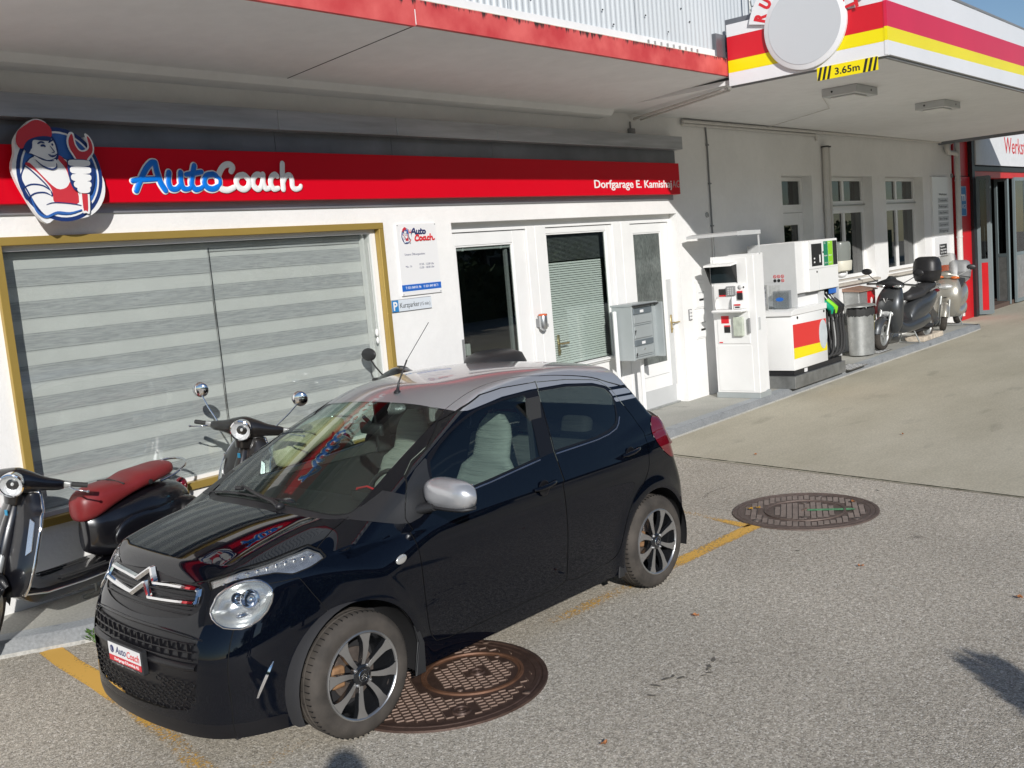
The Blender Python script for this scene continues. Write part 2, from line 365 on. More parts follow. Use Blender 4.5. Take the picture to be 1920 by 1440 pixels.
# ---- painted yellow bay lines, worn
def yellowmat():
    m, nt, b = newmat('worn_yellow_road_paint'); N = nt.nodes; L = nt.links
    b.inputs['Base Color'].default_value = (.74, .43, .085, 1); b.inputs['Roughness'].default_value = .8
    tc = N.new('ShaderNodeTexCoord')
    n1 = N.new('ShaderNodeTexNoise'); n1.inputs['Scale'].default_value = 70; n1.inputs['Detail'].default_value = 4; n1.inputs['Roughness'].default_value = .7; L.new(tc.outputs['Object'], n1.inputs[0])
    n2 = N.new('ShaderNodeTexNoise'); n2.inputs['Scale'].default_value = 2.4; n2.inputs['Detail'].default_value = 3; L.new(tc.outputs['Object'], n2.inputs[0])
    at = N.new('ShaderNodeAttribute'); at.attribute_name = 'wear'
    s1 = N.new('ShaderNodeMath'); s1.operation = 'ADD'; L.new(n1.outputs[0], s1.inputs[0]); L.new(at.outputs['Fac'], s1.inputs[1])
    s2 = N.new('ShaderNodeMath'); s2.operation = 'MULTIPLY_ADD'; s2.inputs[1].default_value = .5; L.new(n2.outputs[0], s2.inputs[0]); L.new(s1.outputs[0], s2.inputs[2])
    mr = N.new('ShaderNodeMapRange'); mr.inputs[1].default_value = .78; mr.inputs[2].default_value = .90; L.new(s2.outputs[0], mr.inputs[0])
    L.new(mr.outputs[0], b.inputs['Alpha'])
    return m
M['yellow_line'] = yellowmat()
def yline(pts, w, wears, label):
    b = MB(); n = len(pts); k = 7
    vs = []; wv = []
    for i, p in enumerate(pts):
        a = Vector(pts[max(i-1, 0)]); c = Vector(pts[min(i+1, n-1)]); t = (c-a).normalized()
        for j in range(k):
            u = (j/(k-1)-.5); vs.append((p[0]-t.y*u*w, p[1]+t.x*u*w, .004)); wv.append(wears[i]-.35*max(0, abs(u)*2-.55))
    b._add(vs, [(i*k+j, i*k+j+1, (i+1)*k+j+1, (i+1)*k+j) for i in range(n-1) for j in range(k-1)])
    o = b.build('parking_line', M['yellow_line'], recalc=True)
    a = o.data.attributes.new('wear', 'FLOAT', 'POINT'); a.data.foreach_set('value', wv)
    return tag(o, kind='structure')
yline([(3.80, -.80), (3.3, -.765), (2.9, -.745), (2.5, -.72), (2.1, -.70), (1.8, -.68), (1.47, -.66), (1.0, -.63), (.3, -.6), (-.2, -.58), (-.6, -.58), (-1.0, -.60)], .13, [.26, .22, .18, .10, .04, .08, -.06, -.3, -.12, -.05, -.02, .02], '')
yline([(-.28, 1.82), (-.33, 1.5), (-.38, 1.0), (-.45, .5), (-.55, 0), (-.62, -.3), (-.68, -.6)], .13, [.35, .3, .3, .15, .02, .12, .08], '')
yline([(3.72, -.76), (3.86, -.3), (4.0, .3), (4.1, 1.1)], .10, [.15, .06, .02, .0], '')
# ---- manholes
M['iron'] = mat('rusty_cast_iron', (.085, .052, .04), .5, .35, var=(12, .25), var2=(60, .15), bump=(80, .3, .003))
M['iron_worn'] = mat('worn_iron_ribs', (.19, .13, .10), .5, .3, var=(15, .3))
M['iron_grey'] = mat('brown_iron', (.135, .10, .085), .6, .35, var=(12, .2), var2=(60, .15))
M['iron_grey_worn'] = mat('brown_iron_ribs', (.125, .10, .088), .5, .3, var=(15, .25))
M['green_paint'] = mat('green_spray_mark', (.10, .30, .14), .8, var=(20, .4))
def manhole(cx, cy, R, ang, r_in, inoff, label, base, worn, small, mark=False, rowh=.034, colw=.044):
    t = thing('manhole_cover', label, 'manhole cover', (cx, cy, 0))
    b = MB()
    b.lathe([(R+.012, .0), (R+.010, .010), (R-.012, .013), (R-.018, .007), (R-.026, .007), (R-.03, .011), (R-.05, .011), (R-.055, .006)], (cx, cy, 0), (0, 0, 1), 96)
    b.build('frame_ring', base, t, smooth=40)
    b = MB(); b.lathe([(R-.052, .0065), (.001, .0065)], (cx, cy, 0), (0, 0, 1), 96)
    ca, sa = math.cos(ang), math.sin(ang)
    ix, iy = inoff
    def loc(u, v): return (cx+ca*u-sa*v, cy+sa*u+ca*v)
    icx, icy = loc(ix, iy)
    b.build('lid', base, t)
    b = MB(); b.lathe([(r_in+.012, .0068), (r_in+.010, .016), (r_in-.004, .017), (r_in-.008, .009), (r_in-.016, .009), (r_in-.020, .0068)], (icx, icy, 0), (0, 0, 1), 80)
    b.build('inner_ring', M['iron_rim'] if 'iron_rim' in M and not mark else base, t, smooth=40)
    # staggered raised ribs
    b = MB(); h0, h1 = .0064, .0125
    rows = int(R/rowh)+1
    def ok(u, v, m=.07):
        d = math.hypot(u, v)
        if d > R-m: return False
        e = math.hypot(u-ix, v-iy)
        if abs(e-r_in) < .035: return False
        for (su, sv, sr) in small:
            if math.hypot(u-su, v-sv) < sr+.012: return False
        return True
    def bar(u0, v0, u1, v1, w=.0026):
        d = Vector((u1-u0, v1-v0)).normalized(); nx, ny = -d.y*w, d.x*w
        q = [loc(u0+nx, v0+ny), loc(u1+nx, v1+ny), loc(u1-nx, v1-ny), loc(u0-nx, v0-ny)]
        k = .45
        q2 = [loc(u0+nx*k, v0+ny*k), loc(u1+nx*k, v1+ny*k), loc(u1-nx*k, v1-ny*k), loc(u0-nx*k, v0-ny*k)]
        vs = [(x, y, h0) for x, y in q]+[(x, y, h1) for x, y in q2]
        b._add(vs, [(4, 5, 6, 7), (0, 1, 5, 4), (1, 2, 6, 5), (2, 3, 7, 6), (3, 0, 4, 7)])
    nc = int(R/colw)+1
    for i in range(-nc, nc+1):
        u = i*colw
        for j in range(-rows, rows+1):
            v = j*rowh
            if ok(u, v) and ok(u, v+rowh): bar(u, v, u, v+rowh)
            if ok(u, v+((i % 2)*rowh*.5)) and ok(u+colw, v+((i % 2)*rowh*.5)): bar(u+.002, v+((i % 2)*rowh*.5), u+colw*.86, v+((i % 2)*rowh*.5))
    b.build('ribs', worn, t, recalc=True)
    for (su, sv, sr) in small:
        b = MB(); x, y = loc(su, sv)
        if sr > .03:
            b.lathe([(sr, .0067), (sr-.004, .015), (sr-.012, .015), (sr-.016, .009), (sr-.026, .009), (sr-.03, .014), (sr-.038, .014), (sr-.042, .008), (.001, .008)], (x, y, 0), (0, 0, 1), 32)
            b.build('key_hole', base, t, smooth=40)
        else:
            b.lathe([(sr, .0067), (sr, .012), (.001, .0125)], (x, y, 0), (0, 0, 1), 16); b.build('stud', worn, t)
    if mark:
        b = MB()
        # sprayed line straight down the lid
        q = [(.02, -.028), (.33, -.03), (.37, -.01), (.36, .02), (.33, .03), (.02, .02)]
        b.face([(*loc(u, v-.01), .0135) for u, v in q]); b.build('spray_mark', M['green_paint'], t, recalc=True)
        b = MB(); x, y = loc(0, .02); b.ell((x, y, .008), .05, .018, .008); b.build('lifting_handle', M['iron_worn'], t, smooth=60)
    return t
M['iron_rim'] = mat('orange_rusted_ring', (.17, .085, .05), .55, .4, var=(10, .35))

manhole(.56, -.66, .545, rad(-30), .255, (.179, 0), 'large rusty brown manhole cover beside the front wheel of the black car', M['iron'], M['iron_worn'], [(0, -.394, .05), (.206, 0, .042), (.336, -.37, .02), (.37, .357, .02), (-.02, .40, .02), (.36, .14, .014), (.06, -.17, .014), (.03, .17, .014)])
manhole(4.27, -.95, .53, rad(-65), .29, (0, -.01), 'dull brown manhole cover with a green spray mark behind the black car', M['iron_grey'], M['iron_grey_worn'], [(0, .22, .022), (0, -.22, .022), (-.35, -.28, .025), (.36, -.26, .025), (.12, .42, .025)], mark=True)
# fallen leaves
M['leaf'] = mat('dry_leaf', (.33, .13, .045), .7, var=(60, .3))
M['leaf_yellow'] = mat('yellow_leaf', (.48, .27, .04), .7, var=(60, .2))
LF = [(4.109, -.578, .019, 1, 'yellow dry leaf on the left edge of the manhole with the green mark'), (4.162, -.615, .019, 1, 'curled yellow leaf, right one of the pair on the green-marked manhole'), (4.574, -1.208, .019, 0, 'brown dry leaf on the right side of the green-marked manhole'),
      (3.153, -1.825, .006, 0, 'small brown leaf on open asphalt in front of the green-marked manhole'), (1.942, -1.35, .006, 0, 'small brown leaf on the asphalt right of the car sill'), (2.978, -2.785, .006, 0, 'brown leaf at the right edge of the asphalt'),
      (5.994, .331, .010, 0, 'tiny leaf on the concrete just past the joint'), (7.291, -.632, .010, 0, 'tiny reddish leaf far out on the concrete yard'), (.436, -1.773, .006, 0, 'small brown leaf on the asphalt nearest the camera')]
for k, (x, y, z, c, lab) in enumerate(LF):
    rs = random.Random(k+3); b = MB(); a = rs.random()*6.28; L_ = .045 if k < 3 else .034; W_ = L_*.55
    rows = []
    for i in range(7):
        u = i/6; w = W_*math.sin(math.pi*min(1, u*1.02))**.7*(1+.35*math.sin(u*19)); rows.append([(L_*(u-.5), -w*.5, .012+.006*math.sin(u*5+k)), (L_*(u-.5), 0, .002+.004*u), (L_*(u-.5), w*.5, .010+.006*math.cos(u*6))])
    b.M = Matrix.Translation((x, y, z)) @ Matrix.Rotation(a, 4, 'Z')
    b.rings(rows, closed=False, caps=False); b.tube([(L_*.45, 0, .006), (L_*.8, .004, .010)], .0008, seg=5)
    o = b.build('fallen_leaf', M['leaf_yellow'] if c else M['leaf'], smooth=60); recenter(o); tag(o, lab, 'leaf', 'dry leaves lying on the ground')

# oil drips and a hairline crack in the asphalt
M['oil'] = mat('oil_drip', (.13, .12, .10), .6, var=(40, .2)); M['crack'] = mat('hairline_crack', (.10, .09, .08), .95)
rs = random.Random(21)
def stain(x, y, r, a, nm='oil_stain', z=.0035, m='oil'):
    n = 14; b = MB(); ca, sa = math.cos(a), math.sin(a); P = []
    for i in range(n):
        t = 2*math.pi*i/n; q = r*(.6+.5*rs.random()); u, v = q*math.cos(t)*1.5, q*math.sin(t)*.6; P.append((x+ca*u-sa*v, y+sa*u+ca*v, z))
    b.face(P); o = b.build(nm, M[m], recalc=True); return tag(o, kind='structure')
for (x, y, r) in OIL: stain(x, y, r, rs.random()*3)
def crack(pts):
    q = smoothpath(pts, 6); b = MB(); n = len(q); W_ = [.0012+.0016*rs.random() for _ in q]; J = [rs.uniform(-.008, .008) for _ in q]
    vs = [(p[0]-w, p[1]+j-w, .0032) for p, w, j in zip(q, W_, J)]+[(p[0]+w, p[1]+j+w, .0032) for p, w, j in zip(q, W_, J)]
    b._add(vs, [(i, i+1, n+i+1, n+i) for i in range(n-1)]); tag(b.build('asphalt_crack', M['crack'], recalc=True), kind='structure')
for c_ in CRACKS: crack(c_)
# ============================================================= garage building
W = 2.47; ZC = 3.66
G = thing('garage_building', 'white rendered garage with a red edged flat roof, shop window and white doors', 'building', (6, 3.2, 0))
b = MB()
def wbox(x0, x1, z0, z1, y0=W, y1=W+.32): b.box(x0, x1, y0, y1, z0, z1)
wbox(-7, 0, 0, 3.70); wbox(0, 3.335, 0, .63); wbox(0, 3.335, 2.50, 3.70); wbox(3.335, 4.262, 0, 3.70)
wbox(4.262, 8.375, 2.495, 3.70); wbox(8.375, 11.40, 0, 3.70); wbox(11.40, 12.457, 2.985, 3.70)
wbox(12.457, 13.188, 0, 3.70); wbox(13.188, 14.937, 2.99, 3.70); wbox(13.188, 14.937, 0, 1.27); wbox(14.937, 15.567, 0, 3.70)
wbox(15.567, 17.524, 2.99, 3.70); wbox(15.567, 17.524, 0, 1.27); wbox(17.524, 19.30, 0, 3.74)
b.build('wall', M['wall'], G)
# room behind the glazing
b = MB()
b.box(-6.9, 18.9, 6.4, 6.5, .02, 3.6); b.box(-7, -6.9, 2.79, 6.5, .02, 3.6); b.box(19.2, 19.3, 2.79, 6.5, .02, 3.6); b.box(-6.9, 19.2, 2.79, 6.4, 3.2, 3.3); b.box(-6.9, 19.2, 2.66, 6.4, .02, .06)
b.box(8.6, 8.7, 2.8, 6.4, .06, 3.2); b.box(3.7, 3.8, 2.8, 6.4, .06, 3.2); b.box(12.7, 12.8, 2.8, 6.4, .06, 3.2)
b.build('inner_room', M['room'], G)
# eave soffit with slope and beam along the wall
b = MB()
b.prism([(.835, 3.752), (2.26, 3.655), (2.30, 3.60), (2.36, 3.585), (2.41, 3.60), (2.468, 3.585), (2.468, 3.70), (2.47, 4.0), (.835, 4.0)], 'x', -7, 6.86)
b.build('eave_soffit', M['soffit'], G)
b = MB()
b.box(2.337, 2.347, .84, 2.26, 3.80, 3.83)
b.bm.transform(Matrix(((1, 0, 0, 0), (0, 1, 0, 0), (0, -.068, 1, .0068), (0, 0, 0, 1))))
b.build('soffit_crack', M['dark'], G)
# red fascia, weathered
def fasciamat():
    m, nt, b = newmat('weathered_red_fascia'); N = nt.nodes; L = nt.links
    tc = N.new('ShaderNodeTexCoord'); mp = N.new('ShaderNodeMapping'); mp.inputs['Scale'].default_value = (22, 1, 3.2); L.new(tc.outputs['Object'], mp.inputs[0])
    n = N.new('ShaderNodeTexNoise'); n.inputs['Scale'].default_value = 1; n.inputs['Detail'].default_value = 6; n.inputs['Roughness'].default_value = .7; L.new(mp.outputs[0], n.inputs[0])
    sp = N.new('ShaderNodeSeparateXYZ'); L.new(tc.outputs['Object'], sp.inputs[0])
    hz = N.new('ShaderNodeMapRange'); hz.inputs[1].default_value = 3.80; hz.inputs[2].default_value = 3.915; hz.inputs[3].default_value = -.30; hz.inputs[4].default_value = .20; L.new(sp.outputs[2], hz.inputs[0])
    ad = N.new('ShaderNodeMath'); L.new(n.outputs[0], ad.inputs[0]); L.new(hz.outputs[0], ad.inputs[1])
    mr = N.new('ShaderNodeMapRange'); mr.inputs[1].default_value = .66; mr.inputs[2].default_value = .78; L.new(ad.outputs[0], mr.inputs[0])
    n2 = N.new('ShaderNodeTexNoise'); n2.inputs['Scale'].default_value = 4; n2.inputs['Detail'].default_value = 7; L.new(tc.outputs['Object'], n2.inputs[0])
    cr = N.new('ShaderNodeValToRGB'); cr.color_ramp.elements[0].position = .35; cr.color_ramp.elements[1].position = .68
    cr.color_ramp.elements[0].color = (.52, .045, .05, 1); cr.color_ramp.elements[1].color = (.70, .13, .12, 1); L.new(n2.outputs[0], cr.inputs[0])
    mx = N.new('ShaderNodeMix'); mx.data_type = 'RGBA'; L.new(mr.outputs[0], mx.inputs[0]); L.new(cr.outputs[0], mx.inputs[6]); mx.inputs[7].default_value = (.03, .02, .018, 1)
    L.new(mx.outputs[2], b.inputs['Base Color']); b.inputs['Roughness'].default_value = .7
    return m
M['fascia'] = fasciamat()
b = MB(); b.box(-7, 2.335, .80, .834, 3.745, 3.915); b.box(2.35, 6.83, .80, .834, 3.755, 3.925)
b.build('roof_fascia', M['fascia'], G)
b = MB(); b.box(2.336, 2.349, .803, .834, 3.755, 3.86, .002); b.build('fascia_joint_patch', M['white'], G)
# corrugated cladding above
M['cladding'] = mat('white_corrugated_sheet', (.50, .53, .55), .42, .1, var=(1.4, .05), stretch=(1, 1, .3))
b = MB(); n = int(17.0/.0095); pit = .0762
xs = [-6+i*.0095*1.0 for i in range(n)]
ragged = lambda x: 3.945+(.012*math.sin(x*3.1) if x < 5.2 else .0)
vs = []
for x in xs:
    y = .855-.011*math.cos(2*math.pi*x/pit)
    z0 = ragged(x)
    vs += [(x, y, z0), (x, y, 6.6)]
b._add(vs, [(2*i, 2*i+2, 2*i+3, 2*i+1) for i in range(n-1)], True)
for x in (-2.0, -.2, 1.6, 3.4, 5.2): b.box(x, x+.004, .838, .843, 3.96, 6.6)
b.build('corrugated_cladding', M['cladding'], G)
b = MB(); b.box(-7, 6.83, .815, .90, 3.926, 3.936, .002); b.build('flashing', mat('aged_flashing', (.55, .47, .36), .7, var=(9, .3)), G)
b = MB(); b.box(-7, 11, .88, 2.47, 4.01, 6.58); b.build('upper_storey', M['steel_dark'], G)
for k in range(16):
    x = 2.2+.38*k*.7+.1*math.sin(k*5); z = 4.05+.35*((k*37) % 10)/10; MB().cyl((x, .846, z), (x, .838, z), .007, seg=8).build('cladding_screw', M['black'], G)
# brackets under the sheet end near the canopy
for k in range(9): MB().box(5.35+k*.11, 5.372+k*.11, .825, .86, 3.93, 3.972).build('sheet_bracket', M['galv'], G)
b = MB(); b.box(6.60, 6.78, .815, .86, 3.93, 4.16); b.build('edge_plate', M['steel_dark'], G)

# aluminium shutter box and dark panels behind the sign
for k, (a, c) in enumerate(((-3, 2.237), (2.241, 3.508), (3.512, 4.858), (4.862, 8.345))):
    b = MB(); b.box(a, c, 2.30, W, 3.262, 3.415, .003); b.build('shutter_box_panel', M['steel'], G)
for k, (a, c) in enumerate(((-3, 2.28), (2.284, 3.545), (3.549, 4.905), (4.909, 8.36))):
    b = MB(); b.box(a, c, 2.43, W, 2.95, 3.26); b.build('backing_panel', M['steel_dark'], G)
b = MB(); b.box(-3, 8.30, 2.452, W, 2.66, 2.95); b.build('sign_shadow_strip', M['steel'], G)  # grey strip standing in for the sign's shadow on the wall
# junction box and cables on the wall
b = MB(); b.tube([(7.45, 2.455, 3.58), (7.45, 2.455, 3.50)], .010); b.box(7.40, 7.50, 2.42, W, 3.40, 3.50, .006); b.tube([(7.47, 2.44, 3.40), (7.48, 2.42, 3.385), (7.52, 2.42, 3.375)], .006)
b.build('junction_box', M['grey'], G, smooth=50)
M['pipe'] = mat('painted_steel_pipe', (.62, .60, .57), .5, var=(5, .05))
b = MB()
b.tube([(8.60, 2.44, 3.60), (12.6, 2.44, 3.605), (12.66, 2.44, 3.56), (12.66, 2.45, 3.52)], .018); b.tube([(8.60, 2.42, 3.635), (19.2, 2.42, 3.67)], .022)
b.tube([(7.5, 2.43, 3.61), (6.86, .86, 3.645)], .016); b.tube([(7.60, 2.40, 3.60), (6.95, .88, 3.635)], .012)
b.tube([(10.9, 2.42, 3.645), (10.0, 1.1, 3.655), (8.9, .72, 3.66)], .005, seg=5)
b.build('conduit', M['pipe'], G, smooth=60)
b = MB()
b.tube([(9.22, 2.455, 3.60), (9.235, 2.455, 3.4), (9.235, 2.455, 2.1), (9.24, 2.455, .9)], .011)
for z in (3.35, 2.85, 2.30, 1.8): b.box(9.215, 9.255, 2.435, W, z, z+.02, .002)
b.build('vertical_conduit', M['grey'], G, smooth=60)
b = MB(); b.lathe([(.036, 0), (.036, .012), (.028, .02), (.024, .012), (.0, .012)], (9.135, W, 2.457), (0, -1, 0), 24); b.build('wall_dial', M['galv'], G, smooth=40)

# ---------------- shop window
M['shopglass'] = glassmat('shop_glass', (.90, .915, .905), base=.03)
b = MB(); fx0, fx1, fz0, fz1, w = -.005, 3.36, .605, 2.52, .055
b.box(fx0, fx1, 2.435, 2.50, fz1-w, fz1, .003); b.box(fx0, fx1, 2.435, 2.50, fz0, fz0+w, .003); b.box(fx0, fx0+w, 2.436, 2.50, fz0+w, fz1-w, .003); b.box(fx1-w, fx1, 2.436, 2.50, fz0+w, fz1-w, .003)
wf = b.build('shop_window', M['gold'], G)
tag(wf, 'gold framed shop window with closed striped blinds')
b = MB(); b.box(.05, 3.305, 2.50, 2.56, 2.43, 2.465); b.box(.05, 3.305, 2.50, 2.60, .66, .69); b.box(.05, .075, 2.50, 2.60, .69, 2.43); b.box(3.25, 3.305, 2.50, 2.60, .69, 2.43)
b.box(3.20, 3.225, 2.56, 2.60, .69, 2.43); b.build('inner_frame', M['frame_white'], wf)
b = MB(); b.box(.05, 3.305, 2.512, 2.518, .66, 2.465); b.build('pane', M['shopglass'], wf)
b = MB(); b.box(.075, 3.25, 2.585, 2.645, 2.385, 2.43, .008); b.box(1.66, 3.24, 2.60, 2.63, 2.36, 2.385); b.build('blind_cassette', M['lgrey'], wf)
def blindmat():
    m, nt, b = newmat('zebra_blind_fabric'); N = nt.nodes; L = nt.links
    tc = N.new('ShaderNodeTexCoord'); sp = N.new('ShaderNodeSeparateXYZ'); L.new(tc.outputs['Object'], sp.inputs[0])
    at = N.new('ShaderNodeAttribute'); at.attribute_name = 'band'
    mp = N.new('ShaderNodeMapping'); mp.inputs['Scale'].default_value = (10, 1, 130); L.new(tc.outputs['Object'], mp.inputs[0])
    n = N.new('ShaderNodeTexNoise'); n.inputs['Scale'].default_value = 1; n.inputs['Detail'].default_value = 4; L.new(mp.outputs[0], n.inputs[0])
    d = N.new('ShaderNodeMapRange'); d.inputs[1].default_value = .36; d.inputs[2].default_value = .64; L.new(n.outputs[0], d.inputs[0])
    dk = N.new('ShaderNodeMix'); dk.data_type = 'RGBA'; dk.inputs[6].default_value = (.41, .42, .435, 1); dk.inputs[7].default_value = (.55, .56, .57, 1); L.new(d.outputs[0], dk.inputs[0])
    n2 = N.new('ShaderNodeTexNoise'); n2.inputs['Scale'].default_value = 7; n2.inputs['Detail'].default_value = 5; L.new(tc.outputs['Object'], n2.inputs[0])
    lt = N.new('ShaderNodeMix'); lt.data_type = 'RGBA'; lt.inputs[6].default_value = (.68, .685, .675, 1); lt.inputs[7].default_value = (.78, .785, .77, 1); L.new(n2.outputs[0], lt.inputs[0])
    mx = N.new('ShaderNodeMix'); mx.data_type = 'RGBA'; L.new(at.outputs['Fac'], mx.inputs[0]); L.new(lt.outputs[2], mx.inputs[6]); L.new(dk.outputs[2], mx.inputs[7])
    L.new(mx.outputs[2], b.inputs['Base Color']); b.inputs['Roughness'].default_value = .8
    return m
M['blind'] = blindmat()
def blind(x0, x1, z0, z1, y, phase):
    # alternating sheer and textured bands of two layers of cloth
    rows = []; z = z1; pitch = .2145
    zz = [z1]; bands = []
    k = z1-phase
    while k > z0:
        for d, v in ((0, 1), (.1, 0), (.1145, .0), (.2, .55)):
            pass
        k -= pitch
    b = MB(); co = []; fs = []; at = []
    def strip(za, zb, v, yy):
        if zb > za or za < z0: return
        zb2 = max(zb, z0); i = len(co)
        nx = 12
        for j in range(nx+1):
            x = x0+(x1-x0)*j/nx; wob = .0025*math.sin(j*1.3+za*9)
            co.extend([(x, yy+wob, za), (x, yy+wob, zb2)]); at.extend([v, v])
        for j in range(nx): fs.append((i+2*j, i+2*j+1, i+2*j+3, i+2*j+2))
    z = z1; strip(z1, z1-phase, .12, y); z = z1-phase
    while z > z0:
        strip(z, z-.006, 1.25, y-.0015); strip(z-.006, z-.014, .65, y); strip(z-.014, z-.018, 1.25, y-.001)
        strip(z-.018, z-.100, .95, y)
        strip(z-.100, z-.104, 1.3, y-.001); strip(z-.104, z-.112, .6, y); strip(z-.112, z-.116, 1.3, y-.0015)
        strip(z-.116, z-.128, .35, y+.003)
        strip(z-.128, z-.2145, .03, y+.002)
        z -= pitch
    b._add(co, fs)
    o = b.build('roller_blind', M['blind'], wf)
    a = o.data.attributes.new('band', 'FLOAT', 'POINT'); a.data.foreach_set('value', at)
    return o
blind(.078, 1.655, .69, 2.40, 2.60, .085); blind(1.667, 3.235, .69, 2.375, 2.612, .055)
b = MB(); b.box(1.6585, 1.6625, 2.588, 2.592, .69, 2.40); b.build('blind_gap', M['dark'], wf)
b = MB(); b.tube([(3.215, 2.50, 2.35), (3.213, 2.50, 1.60)], .002, seg=5); b.ell((3.213, 2.498, 1.56), .018, .014, .035); b.ell((3.213, 2.498, 1.49), .014, .012, .03); b.build('blind_cord', M['frame_white'], wf, smooth=60)
b = MB(); b.box(.08, 3.23, 2.70, 2.71, .6, 2.5); b.build('blind_backing', M['lgrey'], wf)

# ---------------- door group in the recess
Y = 2.57
b = MB()
b.box(4.262, 8.375, Y+.01, Y+.08, 2.43, 2.495)     # head
for x0, x1 in ((4.262, 4.362), (5.50, 5.64), (5.645, 5.83), (7.09, 7.27), (7.275, 7.46), (8.33, 8.46)):
    b.box(x0, x1, Y, Y+.08, .10, 2.43, .004)
b.box(4.362, 5.50, Y+.002, Y+.08, 2.405, 2.43); b.box(5.83, 7.09, Y+.002, Y+.08, 2.41, 2.43); b.box(7.46, 8.33, Y+.002, Y+.08, 2.40, 2.43)
df = b.build('door_frame', M['frame_white'], G)
def leaf(x0, x1, gx0, gx1, z0, gz0, gz1, z1, glass, nm, y=Y+.022):
    b = MB(); e = .003
    b.box(x0+e, gx0, y, y+.05, z0, z1-.006, .003); b.box(gx1, x1-e, y, y+.05, z0, z1-.006, .003); b.box(gx0, gx1, y+.001, y+.05, gz1, z1-.006); b.box(gx0, gx1, y+.001, y+.05, z0, gz0)
    # glazing bead
    for q in ((gx0, gx1, gz1-.018, gz1), (gx0, gx1, gz0, gz0+.018)): b.box(q[0], q[1], y+.008, y+.03, q[2], q[3], .003)
    for q in ((gx0, gx0+.018), (gx1-.018, gx1)): b.box(q[0], q[1], y+.008, y+.03, gz0+.018, gz1-.018, .003)
    o = b.build(nm, M['frame_white'], G)
    b = MB(); b.box(gx0+.004, gx1-.004, y+.018, y+.024, gz0+.004, gz1-.004); b.build('pane', glass, o)
    return o
d1 = leaf(4.365, 5.497, 4.42, 5.29, .12, .95, 2.275, 2.405, M['glass'], 'office_door')
tag(d1, 'white door with a tall clear pane onto a dark office')
d2 = leaf(5.832, 7.087, 5.855, 6.985, .12, .86, 2.345, 2.41, M['glass'], 'glazed_door')
d3 = leaf(7.462, 8.328, 7.545, 8.17, .12, .64, 2.285, 2.40, M['glass_obscure'], 'narrow_glazed_door')
b = MB(); b.box(7.50, 8.29, Y+.012, Y+.021, .12, .34, .002); b.box(8.215, 8.31, Y+.012, Y+.021, .34, 1.68, .002); b.build('kick_plate', M['lgrey'], d3)
b = MB(); b.box(7.56, 8.16, Y+.0185, Y+.0215, .505, .509); b.box(7.46, 8.33, Y-.02, Y+.02, .10, .12, .003); b.build('door_threshold', M['galv'], d3)
def handle(x, z, y, s, parent):
    b = MB(); b.box(x-.02, x+.02, y-.008, y, z-.13, z+.10, .003); b.cyl((x, y-.006, z), (x, y-.055, z), .009); b.tube([(x, y-.05, z), (x+.02*s, y-.055, z), (x+.12*s, y-.055, z)], .009)
    b.cyl((x, y-.006, z-.08), (x, y-.022, z-.08), .012); return b.build('door_handle', M['brass'], parent, smooth=40)
handle(8.262, 1.13, Y+.012, 1, d3)
b = MB(); b.box(4.366, 4.417, Y+.014, Y+.021, .13, 1.36); b.build('push_plate', M['grey'], d1); handle(4.392, 1.03, Y+.013, 1, d1)
b = MB(); b.box(4.425, 5.285, Y+.06, Y+.11, 2.225, 2.27, .006)
for x in (4.55, 5.13): b.box(x, x+.02, Y+.05, Y+.115, 2.22, 2.275, .003)
b.build('blind_cassette', M['lgrey'], d1)
b = MB(); b.tube([(4.47, Y+.10, 2.22), (4.48, Y+.10, .95)], .002, seg=5); b.box(5.235, 5.27, Y+.09, Y+.12, .9, 2.24); b.build('blind_side_guide', M['grey'], d1)
# venetian blind in the second door
b = MB()
zs = np.arange(.90, 2.02, .0262)
for i, z in enumerate(zs):
    b.face([(5.90, Y+.085, z), (6.93, Y+.085, z), (6.93, Y+.098, z+.019), (5.90, Y+.098, z+.019)])
for x in (6.12, 6.72): b.box(x, x+.003, Y+.083, Y+.086, .9, 2.0)
b.box(5.89, 6.94, Y+.075, Y+.11, .885, .90); b.build('venetian_blind', M['white'], d2)
b = MB()
for i, z in enumerate(np.arange(2.04, 2.32, .014)): b.face([(5.90, Y+.087, z), (6.93, Y+.087, z), (6.93, Y+.099, z+.006), (5.90, Y+.099, z+.006)])
b.build('raised_slats', M['grey'], d2)
handle(5.99, 1.13, Y+.07, 1, d2)
b = MB(); b.box(5.83, 7.09, Y-.01, Y+.02, .83, .86, .004); b.box(5.83, 7.09, Y-.04, Y+.02, .855, .875, .003); b.build('window_sill', M['white'], d2)
# office things dimly seen through the first door
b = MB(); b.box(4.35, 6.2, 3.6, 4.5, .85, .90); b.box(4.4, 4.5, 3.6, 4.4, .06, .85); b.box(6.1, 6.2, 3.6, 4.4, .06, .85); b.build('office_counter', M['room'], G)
b = MB(); rs = random.Random(5)
for k in range(16):
    x = 4.6+rs.random()*1.4; y = 3.75+rs.random()*.5; h = .08+rs.random()*.16; b.box(x, x+.05+rs.random()*.06, y, y+.05, .9+.12*(k % 3), .9+.12*(k % 3)+h, .004)
b.build('counter_clutter', M['lgrey'], G)
for x0, x1, z0, z1 in ((5.45, 5.95, 1.55, 2.15), (6.1, 6.55, 1.6, 2.2)):
    b = MB(); b.box(x0, x1, 4.9, 4.93, z0, z1, .006); f_ = b.build('picture_frame', M['black'], G)
    b = MB(); b.box(x0+.035, x1-.035, 4.894, 4.899, z0+.035, z1-.035); b.build('picture_sheet', M['grey'], f_)
b = MB(); b.box(5.9, 6.02, 4.5, 4.55, 1.25, 1.37, .01); b.build('orange_box', mat('orange_card', (.6, .2, .03), .6), G)

